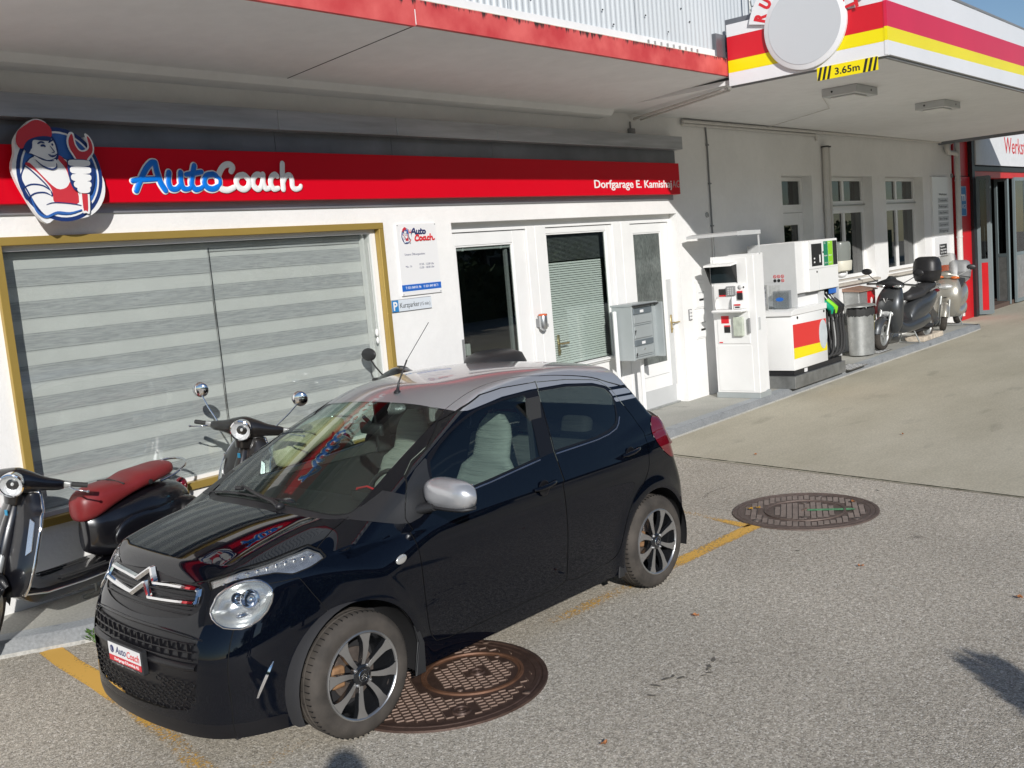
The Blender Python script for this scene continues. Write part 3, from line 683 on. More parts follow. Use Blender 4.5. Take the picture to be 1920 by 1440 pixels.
# ---------------- windows in the shaded wall to the right
M['win_glass'] = glassmat('plain_glass', (.40, .43, .43), base=.02)
def casement(x0, x1, z0, z1, y, n, nm, mull=None, trans=True, fr=.06):
    b = MB(); b.box(x0, x1, y, y+.06, z1-fr, z1, .003); b.box(x0, x1, y, y+.06, z0, z0+fr, .003); b.box(x0, x0+fr, y+.001, y+.06, z0+fr, z1-fr); b.box(x1-fr, x1, y+.001, y+.06, z0+fr, z1-fr)
    wd = (x1-x0)/n
    for k in range(1, n): b.box(x0+wd*k-fr*.7, x0+wd*k+fr*.7, y+.001, y+.06, z0+fr, z1-fr)
    o = b.build(nm, M['frame_white'], G)
    for k in range(n):
        b = MB(); b.box(x0+wd*k+fr*.7, x0+wd*(k+1)-fr*.7, y+.03, y+.035, z0+fr*.9, z1-fr*.9); b.build('pane', M['win_glass'], o)
    return o
yw = 2.64
for x0, x1 in ((13.188, 14.937), (15.567, 17.524)):
    casement(x0, x1, 2.53, 2.985, yw, 2, 'window'); casement(x0, x1, 1.29, 2.45, yw, 2, 'window')
    b = MB(); b.box(x0, x1, yw+.01, yw+.07, 2.45, 2.53); b.build('transom', M['frame_white'], G)
    b = MB(); b.box(x0, x1, yw-.03, yw+.02, 2.508, 2.528, .003); b.build('weather_bar', M['galv'], G)
    b = MB(); b.prism([(2.40, 1.235), (2.66, 1.285), (2.66, 1.20), (2.40, 1.20)], 'x', x0-.04, x1+.04); b.build('window_sill', mat('stone_sill', (.50, .46, .40), .8, var=(6, .15)), G)
casement(11.40, 12.457, 2.50, 2.98, yw, 1, 'transom_window')
o = leaf(11.40, 12.457, 11.53, 12.30, .12, 1.0, 2.27, 2.44, M['win_glass'], 'side_door', y=yw)
b = MB(); b.box(11.40, 12.457, yw+.005, yw+.07, 2.44, 2.50); b.build('transom', M['frame_white'], G)
# things on the inner sill, curtains
b = MB(); b.box(13.75, 14.1, 2.85, 2.95, 2.55, 2.66, .01); b.box(14.4, 14.55, 2.85, 2.93, 2.55, 2.70, .01); b.box(14.62, 14.68, 2.85, 2.9, 2.55, 2.72, .005); b.build('sill_boxes', M['lgrey'], G)
b = MB(); b.box(14.3, 14.9, 2.8, 2.82, 1.3, 2.95); b.box(16.6, 17.4, 2.8, 2.82, 1.3, 2.95); b.build('curtain', M['grey'], G)
# downpipes
b = MB()
b.tube([(12.88, 2.41, 3.42), (12.86, 2.41, 2.45), (12.84, 2.41, .1)], .045, seg=16); b.tube([(13.0, 2.41, 3.42), (13.0, 2.41, 2.45), (12.98, 2.41, .1)], .030, seg=14)
b.cyl((12.86, 2.41, 2.42), (12.86, 2.41, 2.45), .052); b.cyl((13.0, 2.41, 2.42), (13.0, 2.41, 2.45), .036)
b.build('downpipe', M['pipe'], G, smooth=50)
b = MB(); b.cyl((12.88, 2.41, 3.42), (12.88, 2.41, 3.44), .062); b.cyl((13.0, 2.41, 3.42), (13.0, 2.41, 3.44), .045); b.build('pipe_collar', M['black'], G, smooth=40)
b = MB(); b.tube([(19.32, 2.36, 3.70), (19.32, 2.36, 2.0), (19.33, 2.36, .12)], .055, seg=18); b.tube([(18.75, 2.38, 3.72), (18.75, 2.38, 3.55), (18.85, 2.38, 3.47), (19.2, 2.37, 3.47), (19.32, 2.36, 3.42)], .05, seg=14)
for z in (1.75, 2.9): b.cyl((19.32, 2.36, z), (19.32, 2.36, z+.03), .062)
b.build('downpipe', M['pipe'], G, smooth=50)
b = MB(); b.box(19.22, 19.25, 2.43, W, 2.98, 3.06, .003); b.build('small_plate', M['grey'], G)

# ============================================================= fuel canopy
CN = thing('fuel_canopy', 'flat fuel station canopy with red, yellow and white striped fascia', 'canopy', (12, .8, 3.65))
M['cw'] = mat('canopy_white', (.78, .78, .79), .3, var=(1.5, .03)); M['cy'] = mat('canopy_yellow', (.88, .74, .0), .3, var=(1.5, .03)); M['cr'] = mat('canopy_red', (.64, .008, .02), .3, var=(1.5, .04))
M['cr2'] = mat('canopy_faded_red', (.66, .015, .06), .32, var=(1.5, .04))
b = MB(); b.box(6.835, 18.5, -.785, W, 3.675, 3.72); b.build('soffit', M['soffit'], CN)
b = MB(); b.box(6.9, 18.45, -.72, W-.02, 3.72, 4.33); b.build('roof_box', M['steel_dark'], CN)
def zz(x, a, c): return a+(c-a)*(x-6.76)/4.7
x9 = 18.5
S = [(3.656, 3.662), (3.782, 3.827), (3.906, 3.939), (4.136, 4.182), (4.372, 4.386)]
b = MB()
for k, mi in enumerate((0, 1, 2, 0)):
    b.mi = mi; (a, c), (d, e) = S[k], S[k+1]
    xs_ = [6.765, x9]
    q = [(x, y, z) for x, lo in ((xs_[0], 0), (xs_[1], 1)) for y in (-.83, -.80) for z in ((a, d) if lo == 0 else (zz(x, a, c), zz(x, d, e)))]
    b._add(q, [(0, 1, 3, 2), (4, 6, 7, 5), (0, 4, 5, 1), (2, 3, 7, 6), (0, 2, 6, 4), (1, 5, 7, 3)])
b.build('front_fascia', [M['cw'], M['cy'], M['cr2']], CN, recalc=True)
b = MB()
LS = [3.648, 3.776, 3.897, 4.130, 4.25]
for k, mi in enumerate((0, 1, 2, 0)):
    b.mi = mi; b.box(6.77, 6.80, -.829, .785, LS[k]+(.001 if k else 0), LS[k+1])
b.bm.transform(Matrix.Translation((0, 0, 0)))
b.build('side_fascia', [M['cw'], M['cy'], M['cr']], CN)
b = MB(); b.box(6.79, 18.5, -.80, -.765, 3.635, 3.665); b.box(6.80, 6.83, -.79, .78, 3.632, 3.660); b.build('drip_edge', M['grey'], CN)
b = MB(); b.box(18.5, 18.62, -.83, 2.46, 3.62, 4.3); b.build('end_beam', M['steel_dark'], CN)
# rails, pole and aerial on the canopy roof
b = MB(); b.tube([(8.3, -.70, 4.47), (18.4, -.70, 4.47)], .028, seg=8); b.tube([(8.3, -.62, 4.43), (18.4, -.62, 4.43)], .018, seg=6)
for k in range(9): b.box(8.6+k*1.2, 8.66+k*1.2, -.74, -.66, 4.36, 4.47)
b.build('roof_rail', M['grey'], CN, smooth=50)
b = MB(); b.tube([(9.2, -.1, 4.3), (8.9, -.35, 5.4)], .04, seg=12); b.build('roof_pole', M['white'], CN, smooth=50)
b = MB()
for x in (7.15, 7.32): b.tube([(x, .70, 4.2), (x, .70, 5.4)], .014, seg=6)
for k, z in enumerate((4.27, 4.35, 4.43)):
    b.tube([(7.0, .62, z+.05), (7.02, .62, z), (7.1, .60, z+.01), (7.25, .60, z+.07), (7.45, .60, z+.10), (7.5, .6, z+.18)], .008, seg=6)
b.build('rooftop_bracket', M['galv'], CN, smooth=50)
# canopy luminaires
for (x0, x1, y0, y1, lab) in ((8.36, 8.98, .10, .50, 'grey ceiling light nearest the clearance sign under the canopy'), (11.2, 11.86, .06, .44, 'farther grey ceiling light under the canopy')):
    t = thing('ceiling_light', lab, 'lamp', ((x0+x1)/2, (y0+y1)/2, 3.675), 'lamps under the fuel canopy')
    b = MB(); b.box(x0, x1, y0, y1, 3.585, 3.674, .006); b.build('housing', M['lgrey'], t)
    b = MB(); b.box(x0+.10, x1-.16, y0+.06, y1-.06, 3.565, 3.584, .008); b.build('diffuser', M['white'], t)
    b = MB(); b.cyl((x0-.004, y1-.12, 3.63), (x0+.004, y1-.12, 3.63), .012); b.cyl((x1-.2, y0-.004, 3.63), (x1-.2, y0+.004, 3.63), .012); b.build('screw', M['black'], t)

# ============================================================= workshop beyond
WK = thing('workshop_building', 'red workshop front with open folding doors and white lettered band', 'building', (24, 3, 0))
b = MB(); b.box(19.38, 20.32, 2.42, 2.6, 0, 3.0); b.box(19.38, 20.32, 2.45, 2.6, 3.02, 3.9); b.box(20.6, 31, 2.40, 2.6, 2.98, 3.12); b.box(24.6, 31, 2.42, 2.6, 0, 3.0)
b.build('red_wall', M['red'], WK)
b = MB(); b.box(20.32, 20.5, 2.36, 2.5, 0, 3.9); b.box(20.5, 31, 2.37, 2.5, 3.12, 3.22); b.box(19.3, 31, 2.5, 2.7, 3.9, 4.2); b.build('steel_frame', M['black'], WK)
b = MB(); b.box(20.53, 31, 2.34, 2.45, 3.25, 4.05); wb = b.build('name_band', mat('band_white', (.72, .73, .74), .5, var=(2, .05), var2=(9, .04)), WK)
text('Werkstatt', wb, M['red'], 'lettering', 22.72, 25.2, 3.54, .37, 2.338)
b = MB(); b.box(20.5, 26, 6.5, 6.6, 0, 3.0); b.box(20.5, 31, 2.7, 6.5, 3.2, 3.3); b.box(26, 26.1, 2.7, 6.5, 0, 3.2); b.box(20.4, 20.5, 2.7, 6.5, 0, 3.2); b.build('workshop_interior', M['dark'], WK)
b = MB(); b.box(18.65, 20.9, .3, 2.36, 3.80, 4.3); b.build('added_shade_slab', M['steel_dark'], WK)  # slab added to cast shade on the red wall and name band
b = MB(); b.box(21.3, 24.6, 2.45, 3.2, .0, .10); b.build('inner_step', mat('dark_timber_step', (.10, .065, .05), .8), WK)
M['leafgrey'] = mat('grey_blue_door_frame', (.17, .21, .22), .5, var=(2, .06))
def fold(x0, y0, x1, y1, redbot, nm='folding_door', z1=3.0):
    t = Vector((x1-x0, y1-y0)); L_ = t.length; an = math.atan2(t.y, t.x)
    T = Matrix.Translation((x0, y0, 0)) @ Matrix.Rotation(an, 4, 'Z')
    b = MB(T)
    b.box(0, .07, -.025, .025, .03, z1); b.box(L_-.07, L_, -.025, .025, .03, z1); b.box(.07, L_-.07, -.025, .025, z1-.08, z1); b.box(.07, L_-.07, -.025, .025, 1.15, 1.23); b.box(.07, L_-.07, -.025, .025, .03, .12)
    o = b.build(nm, M['leafgrey'], WK)
    b = MB(T); b.box(.07, L_-.07, -.022, .022, .12, 1.15); b.build('lower_panel', M['red'] if redbot else M['galv'], o)
    b = MB(T); b.box(.07, L_-.07, -.004, .004, 1.23, z1-.08); b.build('pane', M['win_glass'], o)
    return o
fold(20.60, 2.38, 20.66, 2.12, True); fold(20.82, 2.36, 20.90, 2.16, True)
fold(21.15, 2.5, 21.3, 3.1, False); fold(22.6, 2.95, 22.9, 3.6, False); fold(23.25, 2.42, 23.4, 2.75, False); fold(23.62, 2.40, 24.55, 2.38, False)
b = MB(); b.box(21.9, 21.95, 3.3, 3.36, 0, 3.0); b.box(22.1, 22.13, 3.3, 3.36, 0, 3.0); b.build('pale_post', mat('pale_timber', (.55, .5, .38), .6), WK)
o = MB(Matrix.Translation((22.45, 2.9, .02)) @ Matrix.Rotation(rad(14), 4, 'Y') @ Matrix.Rotation(rad(-8), 4, 'X')).box(-.09, .09, -.02, .02, 0, .95).build('timber_plank', M['wood'])
recenter(o); tag(o, 'light brown plank leaning in the dark workshop opening', 'plank')
# ============================================================= hatchback body as an implicit surface
def spl(xs, ys):
    """smooth monotone-ish table interpolation (natural cubic on a dense table)"""
    xs = np.array(xs, float); ys = np.array(ys, float); n = len(xs); h = np.diff(xs)
    A = np.zeros((n, n)); r = np.zeros(n); A[0, 0] = A[-1, -1] = 1
    for i in range(1, n-1):
        A[i, i-1] = h[i-1]; A[i, i] = 2*(h[i-1]+h[i]); A[i, i+1] = h[i]; r[i] = 6*((ys[i+1]-ys[i])/h[i]-(ys[i]-ys[i-1])/h[i-1])
    Mm = np.linalg.solve(A, r)
    def ev(t):
        k = np.clip(np.searchsorted(xs, t, side='right')-1, 0, n-2)
        a = xs[k+1]-t; b = t-xs[k]; hk = h[k]
        return Mm[k]*a**3/(6*hk)+Mm[k+1]*b**3/(6*hk)+(ys[k]/hk-Mm[k]*hk/6)*a+(ys[k+1]/hk-Mm[k+1]*hk/6)*b
    e = 1e-4; s0 = (ev(xs[:1]+e)-ev(xs[:1]))[0]/e; s1 = (ev(xs[-1:])-ev(xs[-1:]-e))[0]/e
    def f(x):
        x = np.asarray(x, float); c = ev(np.clip(x, xs[0], xs[-1]))
        return c+s0*np.minimum(x-xs[0], 0)+s1*np.maximum(x-xs[-1], 0)
    return f
def ramp(v):
    v = np.clip(v, 0, 1); return v*v*(3-2*v)
def smax(a, b, k): h = np.clip(.5+.5*(a-b)/k, 0, 1); return a*h+b*(1-h)+k*h*(1-h)
def smin(a, b, k): return -smax(-a, -b, k)
WB = 2.34; WR = .289
f_side = spl([.12, .2, .3, .45, .62, .8, .95, 1.1], [.745, .765, .782, .800, .8075, .802, .775, .72])
f_nose = spl([.1, .2, .32, .45, .55, .63, .70, .78, .85, 1.0], [.03, .0, .0, .0, .018, .050, .088, .135, .175, .25])
f_zb = spl([-.75, -.6, -.5, -.4, -.2, 0, .15, .4, .8, 1.4, 2.0, 2.35, 2.6, 2.9], [.70, .80, .853, .890, .940, .972, .985, 1.000, 1.012, 1.052, 1.082, 1.10, 1.09, 1.05])
f_roof = spl([.6, .8, .93, 1.05, 1.3, 1.6, 1.9, 2.2, 2.45, 2.7], [1.25, 1.335, 1.380, 1.414, 1.454, 1.472, 1.464, 1.430, 1.382, 1.31])
f_rear = spl([.1, .25, .45, .62, .75, .9, 1.05, 1.2, 1.33, 1.5], [2.75, 2.785, 2.81, 2.80, 2.755, 2.71, 2.665, 2.61, 2.57, 2.52])
def Fcar(x, y, z):
    a = np.abs(y)
    # lower body
    S = f_side(z)
    S = S-.030*np.clip((-.05-x)/.6, 0, 1)**2-.035*np.clip((x-2.0)/.7, 0, 1)**2
    for cx in (0, WB):
        r = np.sqrt((x-cx)**2+(z-WR)**2); S = S+.014*np.exp(-((r-.35)/.055)**2)*(z > .05)
    S = S-.003*np.exp(-((z-.40)/.10)**2)*ramp((x-.40)/.3)*ramp((1.95-x)/.3)
    cz = z-(.845+.035*x); S = S-.007*ramp(.5+cz/.04)*ramp((x+.1)/.4)
    nose = -.695+.225*a**2+3.4*a**8+f_nose(z)
    rear = f_rear(z)-.08*a**2-.55*a**8
    cr = 1-ramp((x-.02)/.35)
    D = f_zb(x)-(.12-.03*cr)*(a/.72)**7*(1-.45*ramp((x-.1)/.5))-cr*(.022*(a/.5)**2-.006)
    # bonnet side creases
    D = D+.010*np.exp(-((a-.50)/.055)**2)*np.clip((.2-x)/.2, 0, 1)*np.clip((x+.62)/.2, 0, 1)
    d = smax(a-S, nose-x, .05); d = smax(d, x-rear, .05); d = smax(d, (z-D)*.9, .045); d = np.maximum(d, .12-z)
    # greenhouse
    gs = .775-.38*(z-.96)-.15*(z-.96)**2-.05*np.clip((x-1.7)/.9, 0, 1)**2-.012*np.clip((.6-x)/.5, 0, 1)
    g = (a-gs)*.92
    xs = x-.09
    wsz = .985+.50*xs-.06*xs*xs-.055*(a/.65)**2.4
    ro = f_roof(x)-.034*(a/.55)**2.8
    rg = 2.62-.70*(z-1.0)-.12*a**2
    g = smax(g, (z-ro), .06); g = smax(g, (z-wsz)*.87, .020); g = smax(g, (x-rg)*.9, .04); g = np.maximum(g, .86-z)
    return smin(d, g, .012)
def cgrad(P, e=2e-3):
    x, y, z = P[:, 0], P[:, 1], P[:, 2]
    g = np.stack([Fcar(x+e, y, z)-Fcar(x-e, y, z), Fcar(x, y+e, z)-Fcar(x, y-e, z), Fcar(x, y, z+e)-Fcar(x, y, z-e)], 1)
    return g/np.maximum(np.linalg.norm(g, axis=1, keepdims=True), 1e-9)
def cray(O, D, tmax=1.6, it=44):
    """distance along rays from inside points O in directions D to the surface"""
    lo = np.zeros(len(O)); hi = np.full(len(O), tmax)
    # coarse march for the first exit
    ts = np.linspace(0, tmax, 60); first = np.full(len(O), tmax); done = np.zeros(len(O), bool); prev = np.zeros(len(O))
    for t in ts[1:]:
        q = O+D*t; v = Fcar(q[:, 0], q[:, 1], q[:, 2]) > 0
        n = v & ~done; hi[n] = t; lo[n] = prev[n]; done |= v; prev[:] = t
    for _ in range(26):
        m = (lo+hi)/2; q = O+D*m[:, None]; v = Fcar(q[:, 0], q[:, 1], q[:, 2]) > 0
        hi = np.where(v, m, hi); lo = np.where(v, lo, m)
    return (lo+hi)/2
def sfx(y, z, side=1):
    O = np.array([[.3, y, z]]); return .3-float(cray(O, np.array([[-1., 0, 0]]))[0])
def sfy(x, z):
    O = np.array([[x, 0, z]]); return float(cray(O, np.array([[0., -1, 0]]))[0])
def sfz(x, y, z0=.6):
    O = np.array([[x, y, z0]]); return z0+float(cray(O, np.array([[0., 0, 1]]))[0])
# ------------------------------------------------------------- surface mesh, cut along feature lines
def psdf(px, py, poly):
    """signed distance to a polygon (negative inside)"""
    P = np.array(poly, float); n = len(P); d = np.full(px.shape, 1e9); ins = np.zeros(px.shape, bool)
    for i in range(n):
        ax, ay = P[i]; bx, by = P[(i+1) % n]; ex, ey = bx-ax, by-ay
        L = ex*ex+ey*ey+1e-12; t = np.clip(((px-ax)*ex+(py-ay)*ey)/L, 0, 1)
        d = np.minimum(d, (px-ax-t*ex)**2+(py-ay-t*ey)**2)
        c = ((ay > py) != (by > py)) & (px < (bx-ax)*(py-ay)/(by-ay+1e-15)+ax); ins ^= c
    return np.where(ins, -1, 1)*np.sqrt(d)
def car_grid():
    secs = []
    for k in range(66): secs.append((-.1, math.pi/2*(1-k/66)*.9985, -1))
    for k in range(232): secs.append((-.1+2.4*k/232, 0, 0))
    for k in range(71): secs.append((2.3, math.pi/2*(k/70)*.9985, 1))
    th = np.linspace(-.5*math.pi, .5*math.pi, 214)
    O = []; D = []
    for cx, ph, sg in secs:
        c, s_ = math.cos(ph), math.sin(ph)
        O.append(np.stack([np.full(th.shape, cx), np.zeros(th.shape), np.full(th.shape, .6)], 1))
        D.append(np.stack([np.full(th.shape, sg*s_), -c*np.cos(th), c*np.sin(th)], 1))
    O = np.concatenate(O); D = np.concatenate(D)
    t = cray(O, D); V = O+D*t[:, None]
    n, m = len(secs), len(th)
    V = V.reshape(n, m, 3); V[:, -1, 1] = 0; V[:, 0, 1] = 0; V = V.reshape(-1, 3)
    F = [(i*m+j, (i+1)*m+j, (i+1)*m+j+1, i*m+j+1) for i in range(n-1) for j in range(m-1)]
    # drop what lies below the sill
    V2 = V[:, 2]
    F = [f for f in F if max(V2[list(f)]) > .13]
    return V, F
class Cutter:
    def __init__(s, V, F): s.V = [tuple(v) for v in V]; s.F = F
    def arr(s): return np.array(s.V)
    def cut(s, fn):
        A = s.arr(); g = fn(A); g = np.where(np.abs(g) < 2e-4, 0, g)
        pad = np.full((len(s.F), 9), -1, int)
        for i, f in enumerate(s.F): pad[i, :len(f)] = f
        gv = np.where(pad >= 0, g[pad], 0.0)
        cross = (gv.max(1) > 0) & (gv.min(1) < 0)
        idx = np.nonzero(cross)[0]
        if len(idx) == 0: return
        cache = {}; new = []; kill = set(idx.tolist())
        def mid(a, b):
            k = (a, b) if a < b else (b, a)
            if k not in cache:
                t = g[a]/(g[a]-g[b]); pa, pb = A[a], A[b]; p = pa+(pb-pa)*t
                s.V.append((float(p[0]), float(p[1]), float(p[2]))); cache[k] = len(s.V)-1
            return cache[k]
        for i in idx:
            f = s.F[i]; neg = []; posi = []; n = len(f)
            for j in range(n):
                a, b = f[j], f[(j+1) % n]; ga, gb = g[a], g[b]
                if ga <= 0: neg.append(a)
                if ga >= 0: posi.append(a)
                if ga*gb < 0:
                    m = mid(a, b); neg.append(m); posi.append(m)
            if len(neg) > 2: new.append(tuple(neg))
            if len(posi) > 2: new.append(tuple(posi))
        s.F = [f for i, f in enumerate(s.F) if i not in kill]+new
    def cent(s):
        A = s.arr(); return np.array([A[list(f)].mean(0) for f in s.F])
X_, Y_, Z_ = (lambda P: P[:, 0]), (lambda P: np.abs(P[:, 1])), (lambda P: P[:, 2])
U_ = lambda P: P[:, 0]*.75+np.abs(P[:, 1])*.66
SCREEN = smoothpath([(.105, -.35), (.10, 0), (.108, .2), (.122, .45), (.155, .565), (.205, .60), (.34, .585), (.60, .545), (.85, .512)], 4)+[(.915, .500), (.938, .485), (.942, .3), (.940, -.1), (.94, -.35)]
COWL = smoothpath([(.03, -.35), (.032, 0), (.04, .2), (.055, .35), (.08, .48), (.146, .605)], 4)+[(.20, .655), (.235, .64), (.215, .60), (.16, .568), (.122, .45), (.108, .2), (.10, 0), (.105, -.35)]
BONNET = [(.03, -.35), (.032, 0), (.055, .35), (.08, .48), (.146, .605), (.06, .600), (-.08, .655), (-.20, .648), (-.32, .615), (-.42, .545), (-.485, .43), (-.53, .3), (-.545, .15), (-.548, 0), (-.548, -.35)]
SAIL = [(.148, .955), (.193, .949), (.30, .915), (.37, .902), (.435, .912), (.50, .935), (.570, .975), (.578, 1.066), (.60, 1.160), (.523, 1.124), (.418, 1.066), (.330, 1.000), (.30, 1.05), (.20, 1.01)]
SAIL = [(.14, .962), (.193, .952), (.30, .918), (.37, .905), (.44, .915), (.52, .945), (.572, .975), (.578, 1.066), (.608, 1.164), (.523, 1.124), (.440, 1.075), (.395, 1.03), (.345, 1.055), (.30, 1.035), (.22, 1.0)]
DLO = smoothpath([(.60, 1.150), (.714, 1.213), (.824, 1.262), (.94, 1.303), (1.055, 1.331), (1.274, 1.353), (1.50, 1.357), (1.803, 1.346), (2.05, 1.314), (2.150, 1.283), (2.187, 1.235), (2.187, 1.190), (2.150, 1.105), (2.110, 1.062), (2.03, 1.040), (1.884, 1.025), (1.485, 1.020), (1.369, 1.013), (.95, .980), (.62, .960), (.575, .975), (.572, 1.05)], 4, closed=True)
FGL = [(.585, .968), (.583, 1.05), (.612, 1.142), (.714, 1.203), (.824, 1.252), (.94, 1.293), (1.055, 1.321), (1.274, 1.343), (1.445, 1.345), (1.40, 1.15), (1.365, 1.022), (.95, .989), (.62, .969)]
RGL = [(1.500, 1.030), (1.535, 1.2), (1.562, 1.346), (1.803, 1.336), (2.04, 1.305), (2.14, 1.275), (2.175, 1.232), (2.175, 1.192), (2.14, 1.113), (2.10, 1.072), (2.02, 1.050), (1.884, 1.035)]
FDOOR = smoothpath([(.350, .93), (.385, .84), (.400, .70), (.405, .533), (.425, .36), (.47, .29)], 3)+[(.55, .277), (1.40, .277), (1.470, .300), (1.484, .60), (1.486, .90), (1.487, 1.01), (1.525, 1.2), (1.575, 1.398), (1.31, 1.404), (1.145, 1.391), (.996, 1.347), (.85, 1.295), (.674, 1.205), (.56, 1.155), (.46, 1.10), (.415, 1.05), (.375, .985)]
RDOOR = [(1.490, .90), (1.488, .60), (1.474, .300)]+smoothpath([(1.56, .277), (1.86, .29), (1.945, .330), (1.985, .42), (2.03, .52), (2.116, .622), (2.23, .69), (2.300, .76), (2.325, .85), (2.341, .977)], 3)+[(2.30, 1.08), (2.23, 1.20), (2.20, 1.262), (2.12, 1.325), (2.062, 1.340), (1.826, 1.376), (1.580, 1.397), (1.530, 1.2), (1.491, 1.01)]
BUMP = [(-.235, .83), (-.177, .716), (-.137, .646), (-.10, .56), (-.05, .45), (-.05, -1), (-3, -1), (-3, .95), (-.32, .95)]
OPEN = [(-.35, .618), (0, .618), (.20, .617), (.36, .610), (.460, .590), (.487, .555), (.480, .44), (.455, .33), (.41, .288), (.25, .270), (0, .262), (-.35, .262)]
GRILL = smoothpath([(-.2, .822), (0, .826), (.15, .815), (.30, .806), (.395, .800), (.425, .77), (.43, .72), (.40, .690), (.30, .668), (.15, .655), (0, .650), (-.2, .654)], 3)
LAMP = None
def uz(pts): return [(x*.75+a*.66, z) for x, a, z in pts]
LAMP = smoothpath(uz([(-.549, .502, .703), (-.530, .506, .742), (-.506, .514, .774), (-.452, .564, .811), (-.394, .62, .822), (-.357, .659, .800), (-.345, .679, .755), (-.384, .678, .690), (-.453, .653, .645), (-.514, .605, .640), (-.548, .545, .662)]), 4, closed=True)
DRL = uz([(-.500, .421, .824), (-.412, .553, .866), (-.319, .619, .878), (-.221, .642, .892), (-.125, .654, .902), (-.085, .690, .878), (-.072, .712, .852), (-.150, .710, .832), (-.244, .701, .820), (-.32, .675, .838), (-.38, .622, .836), (-.446, .557, .826), (-.485, .490, .803), (-.512, .455, .786)])
TAIL = smoothpath([(2.43, .985), (2.50, 1.045), (2.57, 1.03), (2.75, 1.00), (2.78, .82), (2.60, .775), (2.535, .80), (2.46, .865), (2.425, .93)], 3, closed=True)
# silver roof: everything above this line
def silver_g(P):
    x, a, z = X_(P), Y_(P), Z_(P)
    line = np.interp(x, [.90, .955, 1.0, 1.055, 1.274, 1.5, 1.803, 2.05, 2.15, 2.19, 2.34, 2.6], [1.42, 1.335, 1.332, 1.338, 1.362, 1.366, 1.355, 1.323, 1.292, 1.276, 1.268, 1.262])
    return np.maximum(line-z, .9425-x)
ST1 = [(2.178, 1.258), (2.344, 1.249), (2.40, 1.246), (2.40, 1.212), (2.378, 1.214), (2.183, 1.224)]
ST2 = [(2.190, 1.211), (2.385, 1.200), (2.42, 1.198), (2.42, 1.172), (2.404, 1.177), (2.194, 1.186)]
def arch(cx, r): return lambda P: np.maximum(np.hypot(X_(P)-cx, Z_(P)-WR)-r, .45-Y_(P))
def band(fn, w):
    return (lambda P: fn(P)+w), (lambda P: fn(P)-w)
CAR_V, CAR_F = car_grid()
ct = Cutter(CAR_V, CAR_F)
fns = {
 'archf': arch(0, .342), 'archr': arch(WB, .336),
 'bottom': lambda P: .168+.012*np.clip((X_(P)+.3)/.3, 0, 1)+.12*ramp((X_(P)-2.50)/.15)-Z_(P),
 'screen': lambda P: np.maximum(psdf(X_(P), Y_(P), SCREEN), .93-Z_(P)),
 'cowl': lambda P: np.maximum(psdf(X_(P), Y_(P), COWL), .90-Z_(P)),
 'bonnet': lambda P: np.maximum(psdf(X_(P), Y_(P), BONNET), .74-Z_(P)),
 'sail': lambda P: np.maximum(psdf(X_(P), Z_(P), SAIL), .61-Y_(P)),
 'dlo': lambda P: np.maximum(psdf(X_(P), Z_(P), DLO), .5-Y_(P)),
 'fgl': lambda P: np.maximum(psdf(X_(P), Z_(P), FGL), .5-Y_(P)),
 'rgl': lambda P: np.maximum(psdf(X_(P), Z_(P), RGL), .5-Y_(P)),
 'fdoor': lambda P: np.maximum(psdf(X_(P), Z_(P), FDOOR), .5-Y_(P)),
 'rdoor': lambda P: np.maximum(psdf(X_(P), Z_(P), RDOOR), .5-Y_(P)),
 'bump': lambda P: np.maximum(psdf(X_(P), Z_(P), BUMP), np.maximum(.60-Y_(P), Z_(P)-.80)),
 'open': lambda P: np.maximum(psdf(Y_(P), Z_(P), OPEN), X_(P)+.45),
 'grill': lambda P: np.maximum(psdf(Y_(P), Z_(P), GRILL), X_(P)+.40),
 'lamp': lambda P: np.maximum(psdf(U_(P), Z_(P), LAMP), np.maximum(X_(P)+.2, .4-Y_(P))),
 'drl': lambda P: np.maximum(psdf(U_(P), Z_(P), DRL), np.maximum(X_(P)+.0, .38-Y_(P))),
 'tail': lambda P: np.maximum(psdf(X_(P), Z_(P), TAIL), .58-Y_(P)),
 'silver': silver_g,
 'st1': lambda P: np.maximum(psdf(X_(P), Z_(P), ST1), .5-Y_(P)),
 'st2': lambda P: np.maximum(psdf(X_(P), Z_(P), ST2), .5-Y_(P)),
 'rglass': lambda P: np.maximum(psdf(Y_(P), Z_(P), [(-.3, 1.30), (.48, 1.29), (.53, 1.24), (.54, 1.1), (-.3, 1.08)]), 2.3-X_(P)),
 'seam': lambda P: np.maximum(Y_(P)-np.interp(X_(P), [.9, .96, 1.14, 1.3, 1.46, 1.64, 1.85, 2.07, 2.2, 2.4], [.483, .486, .486, .482, .508, .551, .575, .594, .61, .63]), np.maximum(1.2-Z_(P), .93-X_(P))),
 'lip': lambda P: np.maximum(Z_(P)-.235, X_(P)+.36),
}
for k in ('archf', 'archr', 'bottom', 'screen', 'cowl', 'sail', 'dlo', 'fgl', 'rgl', 'open', 'grill', 'lamp', 'drl', 'tail', 'silver', 'st1', 'st2', 'rglass', 'lip'): ct.cut(fns[k])
GAPS = {'bonnet': .0024, 'fdoor': .0024, 'rdoor': .0024, 'bump': .0016, 'seam': .002, 'lamp': .004, 'drl': .003, 'screen': .0025, 'archf': .014, 'archr': .014}
for k, w in GAPS.items():
    a_, b_ = band(fns[k], w); ct.cut(a_); ct.cut(b_)
cen = ct.cent(); g = {k: f(cen) for k, f in fns.items()}
part = np.full(len(cen), 0)
NAMES = ['body', 'bonnet', 'front_door', 'rear_door', 'front_bumper', 'windscreen', 'front_door_glass', 'rear_door_glass', 'window_trim', 'cowl', 'mirror_base', 'roof', 'headlight', 'daylight_lamp', 'tail_lamp', 'grille', 'lower_grille', 'rear_window', 'gap', 'chin', 'drop']
